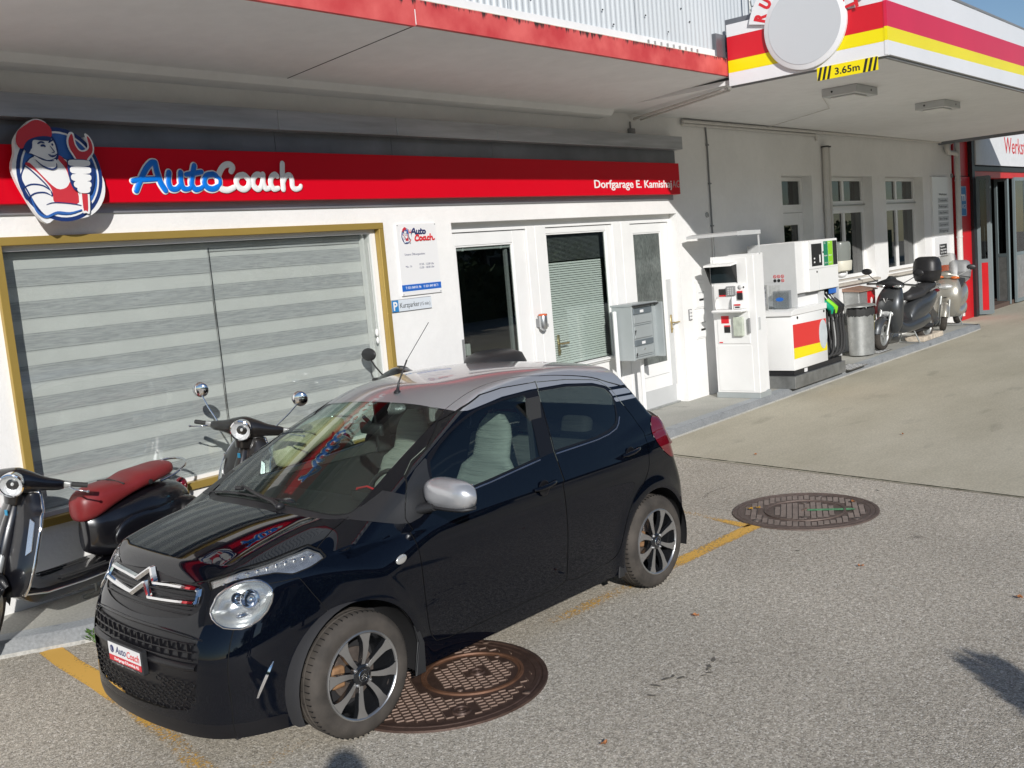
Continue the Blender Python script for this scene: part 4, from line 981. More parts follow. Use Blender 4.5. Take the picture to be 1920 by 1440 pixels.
ID = {n: i for i, n in enumerate(NAMES)}
def setp(mask, n): part[mask] = ID[n]
setp(g['bump'] < 0, 'front_bumper')
setp((cen[:, 0] < -.5) & (cen[:, 2] < .66), 'front_bumper')
setp(g['bonnet'] < 0, 'bonnet')
setp(g['fdoor'] < 0, 'front_door'); setp(g['rdoor'] < 0, 'rear_door')
setp(g['silver'] < 0, 'roof'); setp((g['st1'] < 0) | (g['st2'] < 0), 'roof')
setp(g['lip'] < 0, 'chin')
for k in ('bonnet', 'fdoor', 'rdoor', 'bump', 'seam'):
    setp(np.abs(g[k]) < GAPS[k], 'gap')
setp(g['cowl'] < 0, 'cowl'); setp(g['sail'] < 0, 'mirror_base')
for k in ('fdoor',): setp((np.abs(g[k]) < GAPS[k]) & (g['sail'] < 0), 'gap')
setp(g['dlo'] < 0, 'window_trim'); setp(g['fgl'] < 0, 'front_door_glass'); setp(g['rgl'] < 0, 'rear_door_glass')
setp((np.abs(g['fdoor']) < GAPS['fdoor']) & (g['dlo'] < 0) & (cen[:, 0] > 1.4) & (cen[:, 2] > 1.0), 'gap')
setp(g['screen'] < 0, 'windscreen'); setp(np.abs(g['screen']) < GAPS['screen'], 'gap')
setp(g['grill'] < 0, 'grille'); setp(g['open'] < 0, 'lower_grille')
for k, n in (('lamp', 'headlight'), ('drl', 'daylight_lamp')):
    setp(g[k] < 0, n); setp(np.abs(g[k]) < GAPS[k], 'gap')
setp(g['tail'] < 0, 'tail_lamp'); setp(g['rglass'] < 0, 'rear_window')
setp((g['archf'] < 0) | (g['archr'] < 0) | (g['bottom'] > 0), 'drop')
VV = ct.arr(); NN = cgrad(VV)
FARR = ct.F
def submesh(name, mats, parent, halves=(1, -1), ids=None, push=0., shift=None):
    """mesh of the faces of one part; halves: 1 the near side, -1 its mirror image"""
    sel = [i for i in np.nonzero(np.isin(part, ids))[0]]
    co = []; no = []; fs = []; base = 0
    used = sorted({v for i in sel for v in FARR[i]}); mp = {v: k for k, v in enumerate(used)}
    P = VV[used]; Nn = NN[used]
    if push: P = P+Nn*push
    if len(halves) == 2: onmid = {v for v in used if abs(VV[v][1]) < 1e-6}
    for h in halves:
        if h == 1:
            co += [tuple(p) for p in P]; no += [tuple(n) for n in Nn]; fs += [tuple(mp[v] for v in FARR[i]) for i in sel]
            m0 = mp
        else:
            off_ = len(co); m1 = {}
            for v in used:
                if len(halves) == 2 and v in onmid: m1[v] = mp[v]; continue
                m1[v] = len(co); p = P[mp[v]]; n = Nn[mp[v]]; co.append((p[0], -p[1], p[2])); no.append((n[0], -n[1], n[2]))
            fs += [tuple(m1[v] for v in FARR[i])[::-1] for i in sel]
    me = bpy.data.meshes.new(name); me.from_pydata([(float(a), float(b_), float(c)) for a, b_, c in co], [], fs)
    # make the faces look outwards
    me.update()
    me.shade_smooth()
    me.normals_split_custom_set_from_vertices([(float(a), float(b_), float(c)) for a, b_, c in no])
    return link(me, name, mats, parent)
# orientation check: flip all faces if the grid winds inwards
f0 = FARR[len(FARR)//3]; p0, p1, p2 = VV[f0[0]], VV[f0[1]], VV[f0[2]]
if np.dot(np.cross(p1-p0, p2-p0), NN[f0[0]]) < 0: FARR = [f[::-1] for f in FARR]
# ------------------------------------------------------------- paints
def carpaint(name, col, flake=0., metal=0., rough=.3, coat=1.0):
    m, nt, b = newmat(name); N = nt.nodes; L = nt.links
    b.inputs['Base Color'].default_value = (*col, 1); b.inputs['Metallic'].default_value = metal; b.inputs['Roughness'].default_value = rough
    b.inputs['Coat Weight'].default_value = coat; b.inputs['Coat Roughness'].default_value = .025; b.inputs['Coat IOR'].default_value = 1.5
    if flake:
        tc = N.new('ShaderNodeTexCoord'); v = N.new('ShaderNodeTexVoronoi'); v.inputs['Scale'].default_value = 900; L.new(tc.outputs['Object'], v.inputs[0])
        sc = N.new('ShaderNodeSeparateColor'); L.new(v.outputs['Color'], sc.inputs[0])
        mr = N.new('ShaderNodeMapRange'); mr.inputs[1].default_value = .75; mr.inputs[2].default_value = 1; mr.inputs[3].default_value = 0; mr.inputs[4].default_value = 1; L.new(sc.outputs[0], mr.inputs[0])
        mx = N.new('ShaderNodeMix'); mx.data_type = 'RGBA'; mx.inputs[6].default_value = (*col, 1); mx.inputs[7].default_value = (col[0]+flake*.4, col[1]+flake*.7, col[2]+flake*1.1, 1); L.new(mr.outputs[0], mx.inputs[0]); L.new(mx.outputs[2], b.inputs['Base Color'])
    # inside of the shell: matt grey lining
    ge = N.new('ShaderNodeNewGeometry'); df = N.new('ShaderNodeBsdfDiffuse'); df.inputs[0].default_value = (.10, .10, .10, 1)
    ms = N.new('ShaderNodeMixShader'); L.new(ge.outputs['Backfacing'], ms.inputs[0]); L.new(b.outputs[0], ms.inputs[1]); L.new(df.outputs[0], ms.inputs[2])
    L.new(ms.outputs[0], N['Material Output'].inputs[0])
    return m
M['paint'] = carpaint('black_pearl_paint', (.0012, .0018, .0045), .012, 0, .35); M['paint'].node_tree.nodes['Principled BSDF'].inputs['Specular IOR Level'].default_value = 0
M['silver'] = carpaint('silver_paint', (.50, .51, .53), 0, .6, .34, .9)
M['trim'] = mat('satin_black_trim', (.008, .008, .010), .28, spec=.35)
M['plastic'] = mat('textured_black_plastic', (.022, .023, .025), .45, bump=(400, .08, .001))
M['gapm'] = mat('panel_gap', (.002, .002, .002), .9)
M['screen'] = glassmat('windscreen_glass', (.74, .84, .78), base=.032)
M['sideglass'] = glassmat('side_glass', (.62, .72, .68), base=.04)
M['privacy'] = glassmat('dark_rear_glass', (.24, .27, .26), base=.045)
M['lens'] = glassmat('clear_lens', (.95, .96, .96), base=.03)
M['reflector'] = mat('lamp_reflector', (.82, .83, .82), .22, .9, bump=(9, .25, .006))
M['tray'] = mat('lamp_tray', (.80, .80, .79), .2, .85, bump=(40, .6, .004), var=(30, .2)); M['amber'] = mat('amber_bulb', (.8, .35, .05), .3)
m, nt, b_ = newmat('red_lens'); b_.inputs['Base Color'].default_value = (.13, .003, .010, 1); b_.inputs['Roughness'].default_value = .05; b_.inputs['Coat Weight'].default_value = 1; M['redlens'] = m
M['seat'] = mat('grey_seat_cloth', (.34, .35, .32), .9, var=(5, .18), stretch=(1, .3, 9), bump=(14, .8, .02)); M['seat2'] = mat('ribbed_seat_cloth', (.40, .42, .40), .9, bump=(8, .1))
M['dash'] = mat('dash_plastic', (.03, .031, .033), .6)
M['alloy'] = mat('machined_alloy', (.50, .50, .50), .30, .9); M['wheelblack'] = mat('gloss_black_wheel', (.012, .013, .015), .15, coat=.6)
M['disc'] = mat('brake_disc', (.30, .25, .22), .4, .8, var=(20, .3)); M['caliper'] = mat('rusty_caliper', (.25, .14, .07), .7, var=(20, .4))
def tyremat():
    m, nt, b = newmat('dusty_tyre'); N = nt.nodes; L = nt.links
    b.inputs['Roughness'].default_value = .8; b.inputs['Specular IOR Level'].default_value = .3
    tc = N.new('ShaderNodeTexCoord'); n = N.new('ShaderNodeTexNoise'); n.inputs['Scale'].default_value = 9; n.inputs['Detail'].default_value = 6; L.new(tc.outputs['Object'], n.inputs[0])
    cr = N.new('ShaderNodeValToRGB'); cr.color_ramp.elements[0].position = .3; cr.color_ramp.elements[1].position = .7
    cr.color_ramp.elements[0].color = (.040, .036, .032, 1); cr.color_ramp.elements[1].color = (.085, .074, .064, 1); L.new(n.outputs[0], cr.inputs[0]); L.new(cr.outputs[0], b.inputs['Base Color'])
    return m
M['tyre'] = tyremat()

CAR = thing('parked_car', 'black five-door hatchback with silver roof and mirrors parked in front of the garage', 'car', (0, 0, 0))
def cpart(n, mts, ids=None, halves=(1, -1), push=0., parent=None):
    return submesh(n, mts, parent or CAR, halves, [ID[i] for i in (ids or [n])], push)
body = cpart('body', M['paint']); cpart('bonnet', M['paint']); cpart('front_bumper', M['paint'])
for h in ((1,), (-1,)):
    fd = cpart('front_door', M['paint'], halves=h); rd = cpart('rear_door', M['paint'], halves=h)
    cpart('window', M['sideglass'], ['front_door_glass'], h, -.002, fd); cpart('window', M['privacy'], ['rear_door_glass'], h, -.002, rd)
    cpart('window_trim', M['trim'], ['window_trim'], h, 0, rd)
    hl = cpart('headlight', M['lens'], ['headlight'], h); cpart('daylight_lamp', M['lens'], ['daylight_lamp'], h); cpart('tail_lamp', M['redlens'], ['tail_lamp'], h, .004)
    cpart('mirror_foot', M['plastic'], ['mirror_base'], h, .001)
cpart('windscreen', M['screen']); cpart('roof', M['silver']); cpart('cowl', M['plastic'], push=-.004); cpart('rear_window', M['privacy'])
cpart('panel_gaps', M['gapm'], ['gap'], push=-.004)
cpart('chin', M['trim'])
# grille and opening: recessed dark panels
cpart('grille_panel', M['trim'], ['grille'], push=-.006); cpart('lower_grille', M['trim'], ['lower_grille'], push=-.016)

def chrome_line(pts, r, name, par, mt='chrome', off_=.010, side=1, k=5, seg=8, flat=None):
    b = MB(); Q = []
    for y, z in smoothpath(pts, k) if k > 1 else pts: Q.append((sfx(y, z)-off_, y, z))
    b.tube(Q, r, seg=seg); return b.build(name, M[mt], par, smooth=60)
def poly_line(pts, n=8):
    out = []
    for i in range(len(pts)-1):
        for j in range(n): out.append((pts[i][0]+(pts[i+1][0]-pts[i][0])*j/n, pts[i][1]+(pts[i+1][1]-pts[i][1])*j/n))
    return out+[pts[-1]]
em = None
def flatbar(pts, hw_, out, name):
    """chrome bar with a bevelled face following the nose"""
    b = MB(); rg = []
    P = pts
    for i, (y, z) in enumerate(P):
        a = Vector(P[max(i-1, 0)]); c = Vector(P[min(i+1, len(P)-1)]); t = (c-a).normalized(); ny, nz = -t.y, t.x
        x = sfx(y, z)
        rg.append([(x+.004, y+ny*hw_, z+nz*hw_), (x-out*.7, y+ny*hw_*.9, z+nz*hw_*.9), (x-out, y+ny*hw_*.25, z+nz*hw_*.25), (x-out*.6, y-ny*hw_*.9, z-nz*hw_*.9), (x+.004, y-ny*hw_, z-nz*hw_)])
    b.rings(rg, smooth=False); return b.build(name, M['chrome'], CAR, recalc=True)
up = poly_line([(-.385, .787), (-.20, .785), (-.082, .779), (-.004, .828), (.004, .828), (.082, .779), (.20, .785), (.385, .787)], 6)
lo = poly_line([(-.40, .735), (-.20, .727), (-.082, .722), (-.004, .771), (.004, .771), (.082, .722), (.20, .727), (.40, .735)], 6)
flatbar(up, .0125, .024, 'chrome_chevron'); flatbar(lo, .0125, .024, 'chrome_chevron')
for s in (-1, 1): flatbar(poly_line([(s*.392, .787), (s*.401, .76), (s*.405, .735)], 4), .008, .018, 'chrome_end')
b = MB()
for z in (.745, .760, .708, .690):
    Q = [(sfx(y, z)-.003, y, z) for y in np.linspace(-.38, .38, 25)]; b.tube(Q, .0035, seg=6)
b.build('grille_slats', M['trim'], CAR, smooth=60)
# bumper: shoulder edge above the opening, slats, honeycomb
b = MB(); b.tube([(sfx(y, .622)-.004, y, .622-.03*(abs(y)/.5)**4) for y in np.linspace(-.50, .50, 33)], .008, seg=8); b.build('bumper_edge', M['paint'], CAR, smooth=60)
for z in (.577, .545, .512):
    b = MB(); Q = [(sfx(y, z)+.004, y, z) for y in np.linspace(-.45, .45, 31)]; b.tube(Q, [.004]*31, seg=6); b.build('intake_slat', M['trim'], CAR, smooth=60)
b = MB()
for k in range(15):
    y = -.42+.06*k
    b = MB(); b.box(sfx(y, .545)+.002, sfx(y, .545)+.016, y-.004, y+.004, .51, .58); b.build('intake_rib', M['trim'], CAR)
b = MB(); rg = []
for y in np.linspace(-.47, .47, 33): rg.append([(sfx(y, zz_)+o_, y, zz_) for zz_, o_ in ((.497, .010), (.487, -.004), (.472, -.004), (.462, .010))])
b.rings(rg, closed=False, caps=False); b.build('intake_frame', M['trim'], CAR, smooth=60)
b = MB()
for r_ in range(5):
    z = .283+.030*r_
    for k in range(17):
        y = -.44+.055*k+(.0275 if r_ % 2 else 0)
        if abs(y) > .445-(.03 if r_ == 0 else 0): continue
        if z > .365 and abs(y) < .20: continue
        x = sfx(y, z)+.010
        ring = [(x-.004*math.cos(0), y+.021*math.cos(a), z+.011*math.sin(a)) for a in [2*math.pi*j/10 for j in range(10)]]
        b.tube(ring, .0028, seg=5, closed=True)
b.build('honeycomb', M['trim'], CAR, smooth=60)
for s in (-1, 1):   # side blades of the bumper
    b = MB(); Q = []
    rg = []
    for i in range(13):
        t = i/12; x = -.47+.075*t; z = .335+.145*t
        y = sfy(x, z); w = .010*math.sin(math.pi*min(1, .08+t*.9))+.002
        rg.append([(x-w, s*(y+.004), z), (x, s*(y+.012), z), (x+w, s*(y+.004), z), (x, s*(y-.004), z)])
    b.rings(rg); b.build('bumper_side_lamp', M['chrome'], CAR, smooth=50, recalc=True)
# licence plate
xp = sfx(0, .46)-.010
PL = thing('plate_tmp', 'x', 'x', (0, 0, 0)); bpy.data.objects.remove(PL)
b = MB(); b.box(xp-.012, xp+.02, -.158, .158, .408, .520, .005); pf = b.build('number_plate', M['plastic'], CAR)
M['plate_white'] = mat('plate_white', (.78, .78, .78), .35); M['plate_red'] = mat('plate_red', (.62, .03, .045), .4); M['ink'] = mat('dark_blue_ink', (.02, .03, .12), .5); M['inkred'] = mat('red_ink', (.62, .03, .04), .5); M['inkblack'] = mat('black_ink', (.015, .015, .015), .6)
b = MB(); b.box(xp-.0140, xp-.012, -.150, .150, .455, .514); b.build('plate_upper', M['plate_white'], pf)
b = MB(); b.box(xp-.0142, xp-.012, -.150, .150, .427, .4548); b.build('plate_lower', M['plate_red'], pf)
PM = Matrix(((0, 1, 0, xp-.0145), (-1, 0, 0, 0), (0, 0, 1, 0), (0, 0, 0, 1)))   # local x -> -y, local -y -> -x
text('Auto', pf, M['ink'], 'lettering', -.082, .018, .470, .034, 0, PM, .0005, shear=.25, bold=.01); text('Coach', pf, M['inkred'], 'lettering', .026, .142, .466, .034, 0, PM, .0005, shear=.25, bold=.01)
text('Dorfgarage E.Kamishaj AG', pf, M['plate_white'], 'lettering', -.10, .13, .434, .014, -.0003, PM, .0005, bold=.01)
text('Dorfgarage E.Kamishaj AG', pf, M['plate_white'], 'lettering', -.13, .13, .414, .0075, .003, PM, .0005, bold=.01)
b = MB(); b.lathe([(.018, 0), (.018, .001), (.013, .001), (.013, 0)], (xp-.014, .115, .484), (-1, 0, 0), 20); b.box(xp-.0155, xp-.014, .104, .120, .474, .498, .001); b.build('plate_emblem', M['ink'], pf)
# headlight bowls
for s in (-1, 1):
    hl = [o for o in CAR.children if o.name.startswith('headlight')][0 if s == -1 else 1]
    sel = np.nonzero(part == ID['headlight'])[0]; cc = cen[sel].mean(0); nn = cgrad(cc[None])[0]
    # bowl: the lens outline pushed back and shrunk
    b = MB(); T = Vector((nn[0], nn[1]*(1 if s == -1 else -1), nn[2])); C0 = Vector((cc[0], cc[1]*(1 if s == -1 else -1), cc[2]))
    # sample the outline on the surface
    out = []
    for (u, z) in LAMP[::2]:
        # find x,a on the surface with this u,z
        best = None
        for x in np.linspace(-.60, -.30, 61):
            a = (u-x*.75)/.66
            if a < .4 or a > .8: continue
            v = abs(float(Fcar(np.array([x]), np.array([a]), np.array([z]))[0]))
            if best is None or v < best[0]: best = (v, x, a)
        out.append(Vector((best[1], s*best[2], z)))
    cm = sum(out, Vector())/len(out)
    rg = [[p-T*.003 for p in out]]
    for k, d in ((.97, .022), (.90, .045), (.72, .075), (.45, .092), (.1, .095)): rg.append([cm+(p-cm)*k-T*d for p in out])
    b.rings(rg, caps=False); b.build('reflector_bowl', M['reflector'], hl, smooth=50, recalc=True)
    b = MB(); b.tube([p+T*.001 for p in out], .0052, seg=6, closed=True); b.build('lamp_bezel', M['chrome'], hl, smooth=60)
    e1 = Vector((.62, s*.60, 0)); e1 = (e1-T*e1.dot(T)).normalized(); e2 = T.cross(e1); e2 = e2 if e2.z > 0 else -e2
    for (a, c, r) in ((.040, .018, .042), (-.015, .025, .026)):
        b = MB(); p = cm+e1*a+e2*c-T*.012
        b.lathe([(r, -.012), (r, .004), (r*.92, .006), (r*.88, .0), (r*.6, -.03), (r*.2, -.045), (.001, -.045)], p, T, 28); b.build('projector_ring', M['chrome'], hl, smooth=50)
        b = MB(); b.ell(p-T*.02, r*.42, r*.42, r*.42); b.build('bulb', M['chrome'] if r > .03 else M['black'], hl, smooth=60)
    b = MB(); p = cm+e1*.0-e2*.045-T*.03; b.ell(p, .03, .02, .012); b.build('bulb', M['chrome'], hl, smooth=60)
for s in (-1, 1):
    dl = [o for o in CAR.children if o.name.startswith('daylight_lamp')][0 if s == -1 else 1]
    ids = [ID['daylight_lamp']]
    o = submesh('lamp_tray', M['tray'], dl, (1,) if s == -1 else (-1,), ids, push=-.016)
    b = MB()
    for k in range(10):
        t = k/9; x = -.47+.36*t; a = .50+.165*t**.6
        z = None
        zz_ = sfz(x, -s*0+s*a if False else -a)
        p = Vector((x, s*a, zz_)); n_ = cgrad(np.array([[x, -a, zz_]]))[0]; n_ = Vector((n_[0], n_[1]*(-s), n_[2]))
        b.box(0, 0, 0, 0, 0, 0) if False else b.ell(p-n_*.011, .012, .010, .006, seg=8, rg=6)
    b.build('reflector_cells', M['chrome'], dl, smooth=None)
# side indicators, handles
for s in (-1, 1):
    x, z = .286, .753; y = sfy(x, z)
    b = MB(Matrix.Translation((x, s*y, z)) @ Matrix.Rotation(rad(-12), 4, 'Y')); b.ell((0, 0, 0), .034, .009, .022); b.build('side_indicator', mat('clear_indicator', (.62, .62, .60), .15, .6, bump=(200, .4, .002)), CAR, smooth=60)
    for (x0, x1, z0, z1) in ((1.235, 1.420, .868, .880), (2.05, 2.235, .888, .905)):
        b = MB(); Q = []
        for i in range(9):
            t = i/8; x = x0+(x1-x0)*t; z = z0+(z1-z0)*t; Q.append((x, s*(sfy(x, z)+.004+.024*math.sin(math.pi*t)**.5), z))
        b.tube(Q, [.008, .012, .0135, .0135, .0135, .0135, .0135, .012, .008], seg=10); b.build('door_handle', M['paint'], CAR, smooth=60)
        xm, zm = (x0+x1)/2-.01, (z0+z1)/2-.012; ym = sfy(xm, zm)
        b = MB(Matrix.Translation((xm, s*ym, zm)) @ Matrix.Scale(.25, 4, (0, 1, 0))); b.lathe([(.044, .0), (.040, .010), (.030, .002), (.001, -.002)], (0, 0, 0), (0, s, 0), 24); b.build('handle_recess', M['trim'], CAR, smooth=60)
# mirrors
for s in (-1,):
    b = MB(); c = Vector((.505, s*.915, 1.022)); rg = []
    for i in range(13):
        t = -1+2*i/12; k = (1-abs(t)**3.0)**.5; k = max(k, .02)
        yy = c.y+s*(-1)*(-t)*.168; tz = .074*k*(1.0-.06*t); tx = .062*k
        zc = c.z+.004*(-t)*(1)
        ring = []
        for j in range(24):
            a = 2*math.pi*j/24; ca, sa = math.cos(a), math.sin(a)
            ring.append((c.x+.030+(-tx*1.25 if ca < 0 else tx*.8)*abs(ca)**.75, yy, zc+tz*(abs(sa)**.72)*(1 if sa > 0 else -1)))
        rg.append(ring)
    b.rings(rg); mr = b.build('door_mirror', M['silver'], CAR, smooth=70, recalc=True)
    b = MB(); rg = []
    for i in range(9):
        t = -1+2*i/8; k = max((1-abs(t)**3)**.5, .02); yy = c.y+s*t*.160
        rg.append([(c.x+.030+(-.072 if ca < 0 else .056)*k*abs(ca)**.8, yy, c.z-.060+.018*k*sa) for ca, sa in [(math.cos(2*math.pi*j/16), math.sin(2*math.pi*j/16)) for j in range(16)]])
    b.rings(rg); b.build('mirror_underside', M['plastic'], mr, smooth=60, recalc=True)
    b = MB(); b.box(c.x+.070, c.x+.078, c.y-.115, c.y+.115, c.z-.042, c.z+.045, .004); b.build('mirror_glass', M['chrome'], mr)
    b = MB(); rg = []
    for t in np.linspace(0, 1, 8):
        y = .755+.10*t; rg.append([(.47+.02*t+.055*(1-.35*t)*math.cos(a), s*y, .945+.02*t+.030*(1-.3*t)*math.sin(a)) for a in [2*math.pi*j/14 for j in range(14)]])
    b.rings(rg); b.build('mirror_arm', M['plastic'], mr, smooth=60, recalc=True)
# aerial and wiper
b = MB(); z0 = sfz(1.045, 0); b.lathe([(.022, -.004), (.020, .006), (.010, .018), (.007, .04), (.005, .06)], (1.045, 0, z0), (.30, 0, .95), 14); b.tube([(1.058, 0, z0+.05), (1.14, 0, z0+.175)], .0048, seg=8); b.tube([(1.14, 0, z0+.175), (1.335, 0, z0+.37)], .0022, seg=6); b.build('roof_aerial', M['black'], CAR, smooth=60)
def sct(x, y, h): return (x, y, sfz(x, y)+h)
b = MB(); b.tube([sct(.075, -.17, .006), sct(.085, -.10, .022), sct(.12, .10, .022), sct(.17, .30, .020)], [.016, .013, .009, .006], seg=10)
b.ell(sct(.075, -.17, .010), .026, .022, .020); b.build('wiper_arm', M['black'], CAR, smooth=60)
b = MB(); Q = [sct(.118+.02*abs(y-.1)+.045*max(0, y-.15), y, .010) for y in np.linspace(-.22, .60, 18)]; b.tube(Q, .0055, seg=6); b.tube([sct(.15, .27, .020), sct(.15, .33, .020)], .012, seg=8); b.build('wiper_blade', M['black'], CAR, smooth=60)
# roof highlight strip clips on the rear pillar handled by the paint split; chrome rim under the side windows
for s in (-1, 1):
    b = MB(); Q = [(x, s*(sfy(x, z)+.001), z) for x, z in zip(np.linspace(.60, 1.36, 20), np.interp(np.linspace(.60, 1.36, 20), [.6, .95, 1.369], [.953, .972, 1.005]))]; b.tube(Q, .0045, seg=6)
    Q = [(x, s*(sfy(x, z)+.001), z) for x, z in ((1.50, 1.010), (1.7, 1.013), (1.884, 1.016), (2.0, 1.025), (2.09, 1.042), (2.13, 1.065), (2.165, 1.10))]; b.tube(Q, .0045, seg=6)
    b.build('sill_moulding', mat('belt_moulding', (.10, .13, .2), .15, .5), CAR, smooth=60)
# underside, arch liners
b = MB(); b.box(-.55, 2.6, -.60, .60, .16, .22); b.box(-.58, -.30, -.35, .35, .15, .3); b.build('floor_pan', M['dark'], CAR)
for cx, r in ((0, .352), (WB, .346)):
    for s in (-1, 1):
        b = MB(); rg = []
        for a in np.linspace(rad(-18), rad(198), 28): rg.append([(cx+(r-.006)*math.cos(a), s*.79, WR+(r-.006)*math.sin(a)), (cx+(r+.012)*math.cos(a), s*.765, WR+(r+.012)*math.sin(a)), (cx+(r+.01)*math.cos(a), s*.50, WR+(r+.01)*math.sin(a))])
        b.rings(rg, closed=False, caps=False); b.build('arch_liner', M['dark'], CAR, smooth=60)
        b = MB(); b.prism([(cx-r, .18), (cx+r, .18), (cx+r, .62), (cx-r, .62)], 'y', s*.50-.005, s*.50+.005); b.build('inner_guard', M['dark'], CAR)
for s in (-1, 1):
    b = MB(); b.prism([(.300, .175), (.365, .175), (.372, .32), (.345, .40), (.318, .42), (.342, .33)], 'y', s*.800-.007, s*.800+.007, .003); b.build('mud_flap', M['plastic'], CAR)
    b = MB(); b.prism([(1.95, .165), (2.005, .165), (2.02, .26), (1.96, .25)], 'y', s*.775-.007, s*.775+.007, .003); b.build('mud_flap', M['plastic'], CAR)
# ------------------------------------------------------------- wheels
def wheel(parent, cx, s, rot=0, steer=0, yface=.797):
    T = Matrix.Translation((cx, s*yface, WR)) @ Matrix.Rotation(steer, 4, 'Z') @ Matrix.Rotation(rot, 4, 'Y')
    if s > 0: T = T @ Matrix.Rotation(math.pi, 4, 'Z')
    R = .289
    b = MB(T)   # outer face looks to -y
    prof = [(.199, .010), (.204, .002), (.212, -.001), (.235, -.004), (.258, -.001), (.268, .006), (.2735, .012)]
    b.lathe([(r, -h) for r, h in prof], (0, 0, 0), (0, -1, 0), 72)
    tread = [(.2735, .012), (.281, .018), (.2865, .030), (.2885, .050), (.2845, .052), (.2845, .058), (.289, .060), (.2892, .080), (.285, .082), (.285, .088), (.289, .090), (.2885, .112), (.2845, .114), (.2845, .120), (.288, .122), (.284, .145), (.270, .158), (.22, .165), (.2, .16)]
    b.lathe([(r, -h) for r, h in tread], (0, 0, 0), (0, -1, 0), 72)
    wh = b.build('wheel', M['tyre'], parent, smooth=35, recalc=True)
    b = MB(T)   # shoulder grooves
    for k in range(60):
        a = 2*math.pi*k/60; 
        M0 = b.M; b.M = T @ Matrix.Rotation(a, 4, 'Y'); b.box(-.0018, .0018, .019, .048, .2825, .2890); b.box(-.0015, .0015, .061, .079, .286, .2895) if k % 2 else None; b.M = M0
    b.build('tread_grooves', M['gapm'], wh)
    b = MB(T)   # raised letters as shallow blocks on the sidewall
    for k in range(10):
        a = math.radians(205+k*4.2); M0 = b.M; b.M = T @ Matrix.Rotation(-a, 4, 'Y'); b.box(.238, .252, -.0055, -.003, -.006, .002, .001); b.M = M0
    b.build('sidewall_relief', M['tyre'], wh)
    b = MB(T); b.lathe([(.205, .003), (.203, -.004), (.198, -.006), (.1925, -.003), (.190, .004)], (0, 0, 0), (0, 1, 0), 72); b.build('rim_edge', M['alloy'], wh, smooth=50)
    b = MB(T); b.lathe([(.190, .004), (.186, .03), (.178, .10), (.176, .15)], (0, 0, 0), (0, 1, 0), 60); b.build('rim_barrel', M['wheelblack'], wh, smooth=50)
    # blades
    bf = MB(T); bb = MB(T)
    for k in range(8):
        a = 2*math.pi*k/8+rad(8); sg = 1 if k % 2 else -1
        M0 = bf.M; bf.M = T @ Matrix.Rotation(a, 4, 'Y'); bb.M = bf.M
        cl = []; 
        for i in range(9):
            t = i/8; r = .040+.152*t; bend = sg*(.012*math.sin(t*2.6)-.016*t); w = .0085+.013*t**1.2+(.012*max(0, t-.8)/.2 if t > .8 else 0)
            y = .012-.014*t-.004*math.sin(t*3.1)
            cl.append((r, bend, w, y))
        rgf = [[(r, y, c-w), (r, y, c+w)] for r, c, w, y in cl]
        bf.rings([[(r, y-.0012, c-w), (r, y-.0012, c+w), (r, y+.003, c+w), (r, y+.003, c-w)] for r, c, w, y in cl], smooth=False)
        bb.rings([[(r, y+.0005, c-w-.0012), (r, y+.0005, c+w+.0012), (r, y+.026, c+w*.9+.004), (r, y+.026, c-w*.9-.004)] for r, c, w, y in cl], smooth=False)
        bf.M = M0
    bf.M = T; bb.M = T
    bb.lathe([(.052, .034), (.052, .012), (.046, .004), (.030, .002)], (0, 0, 0), (0, 1, 0), 32)
    bb.build('spoke_backs', M['wheelblack'], wh, recalc=True); bf.build('spoke_faces', M['alloy'], wh, recalc=True)
    b = MB(T); b.lathe([(.0285, .010), (.0285, .000), (.026, -.003), (.022, -.003), (.021, .000), (.001, .001)], (0, 0, 0), (0, 1, 0), 32); b.build('centre_cap', M['wheelblack'], wh, smooth=40)
    b = MB(T); b.lathe([(.0282, .002), (.0282, -.0015), (.0262, -.0035), (.0248, -.0015), (.0248, .002)], (0, 0, 0), (0, 1, 0), 32)
    for z in (.004, -.007): b.tube([(-.014, -.004, z-.006), (0, -.005, z+.006), (.014, -.004, z-.006)], .0022, seg=6)
    b.build('cap_ring', M['chrome'], wh, smooth=50)
    for k in range(4):
        a = math.pi/4+math.pi/2*k+rad(8); p = (.050*math.cos(a), 0, .050*math.sin(a)); b = MB(T); b.cyl((p[0], .020, p[2]), (p[0], .003, p[2]), .0085, seg=8); b.cyl((p[0], .0032, p[2]), (p[0], -.002, p[2]), .006, .005, seg=8); b.build('wheel_bolt', M['alloy'], wh)
    b = MB(T); b.lathe([(.118, .075), (.118, .085), (.05, .085)], (0, 0, 0), (0, 1, 0), 40); b.lathe([(.118, .075), (.06, .075)], (0, 0, 0), (0, 1, 0), 40); b.build('brake_disc', M['disc'], wh, smooth=30)
    b = MB(T); b.box(-.135, -.06, .05, .11, -.045, .055, .012, 2); b.build('brake_caliper', M['caliper'], wh)
    b = MB(T); b.lathe([(.19, .15), (.001, .15)], (0, 0, 0), (0, 1, 0), 32); b.build('wheel_back', M['dark'], wh)
    return wh
wheel(CAR, 0, -1, rad(4)); wheel(CAR, WB, -1, rad(17)); wheel(CAR, 0, 1); wheel(CAR, WB, 1)
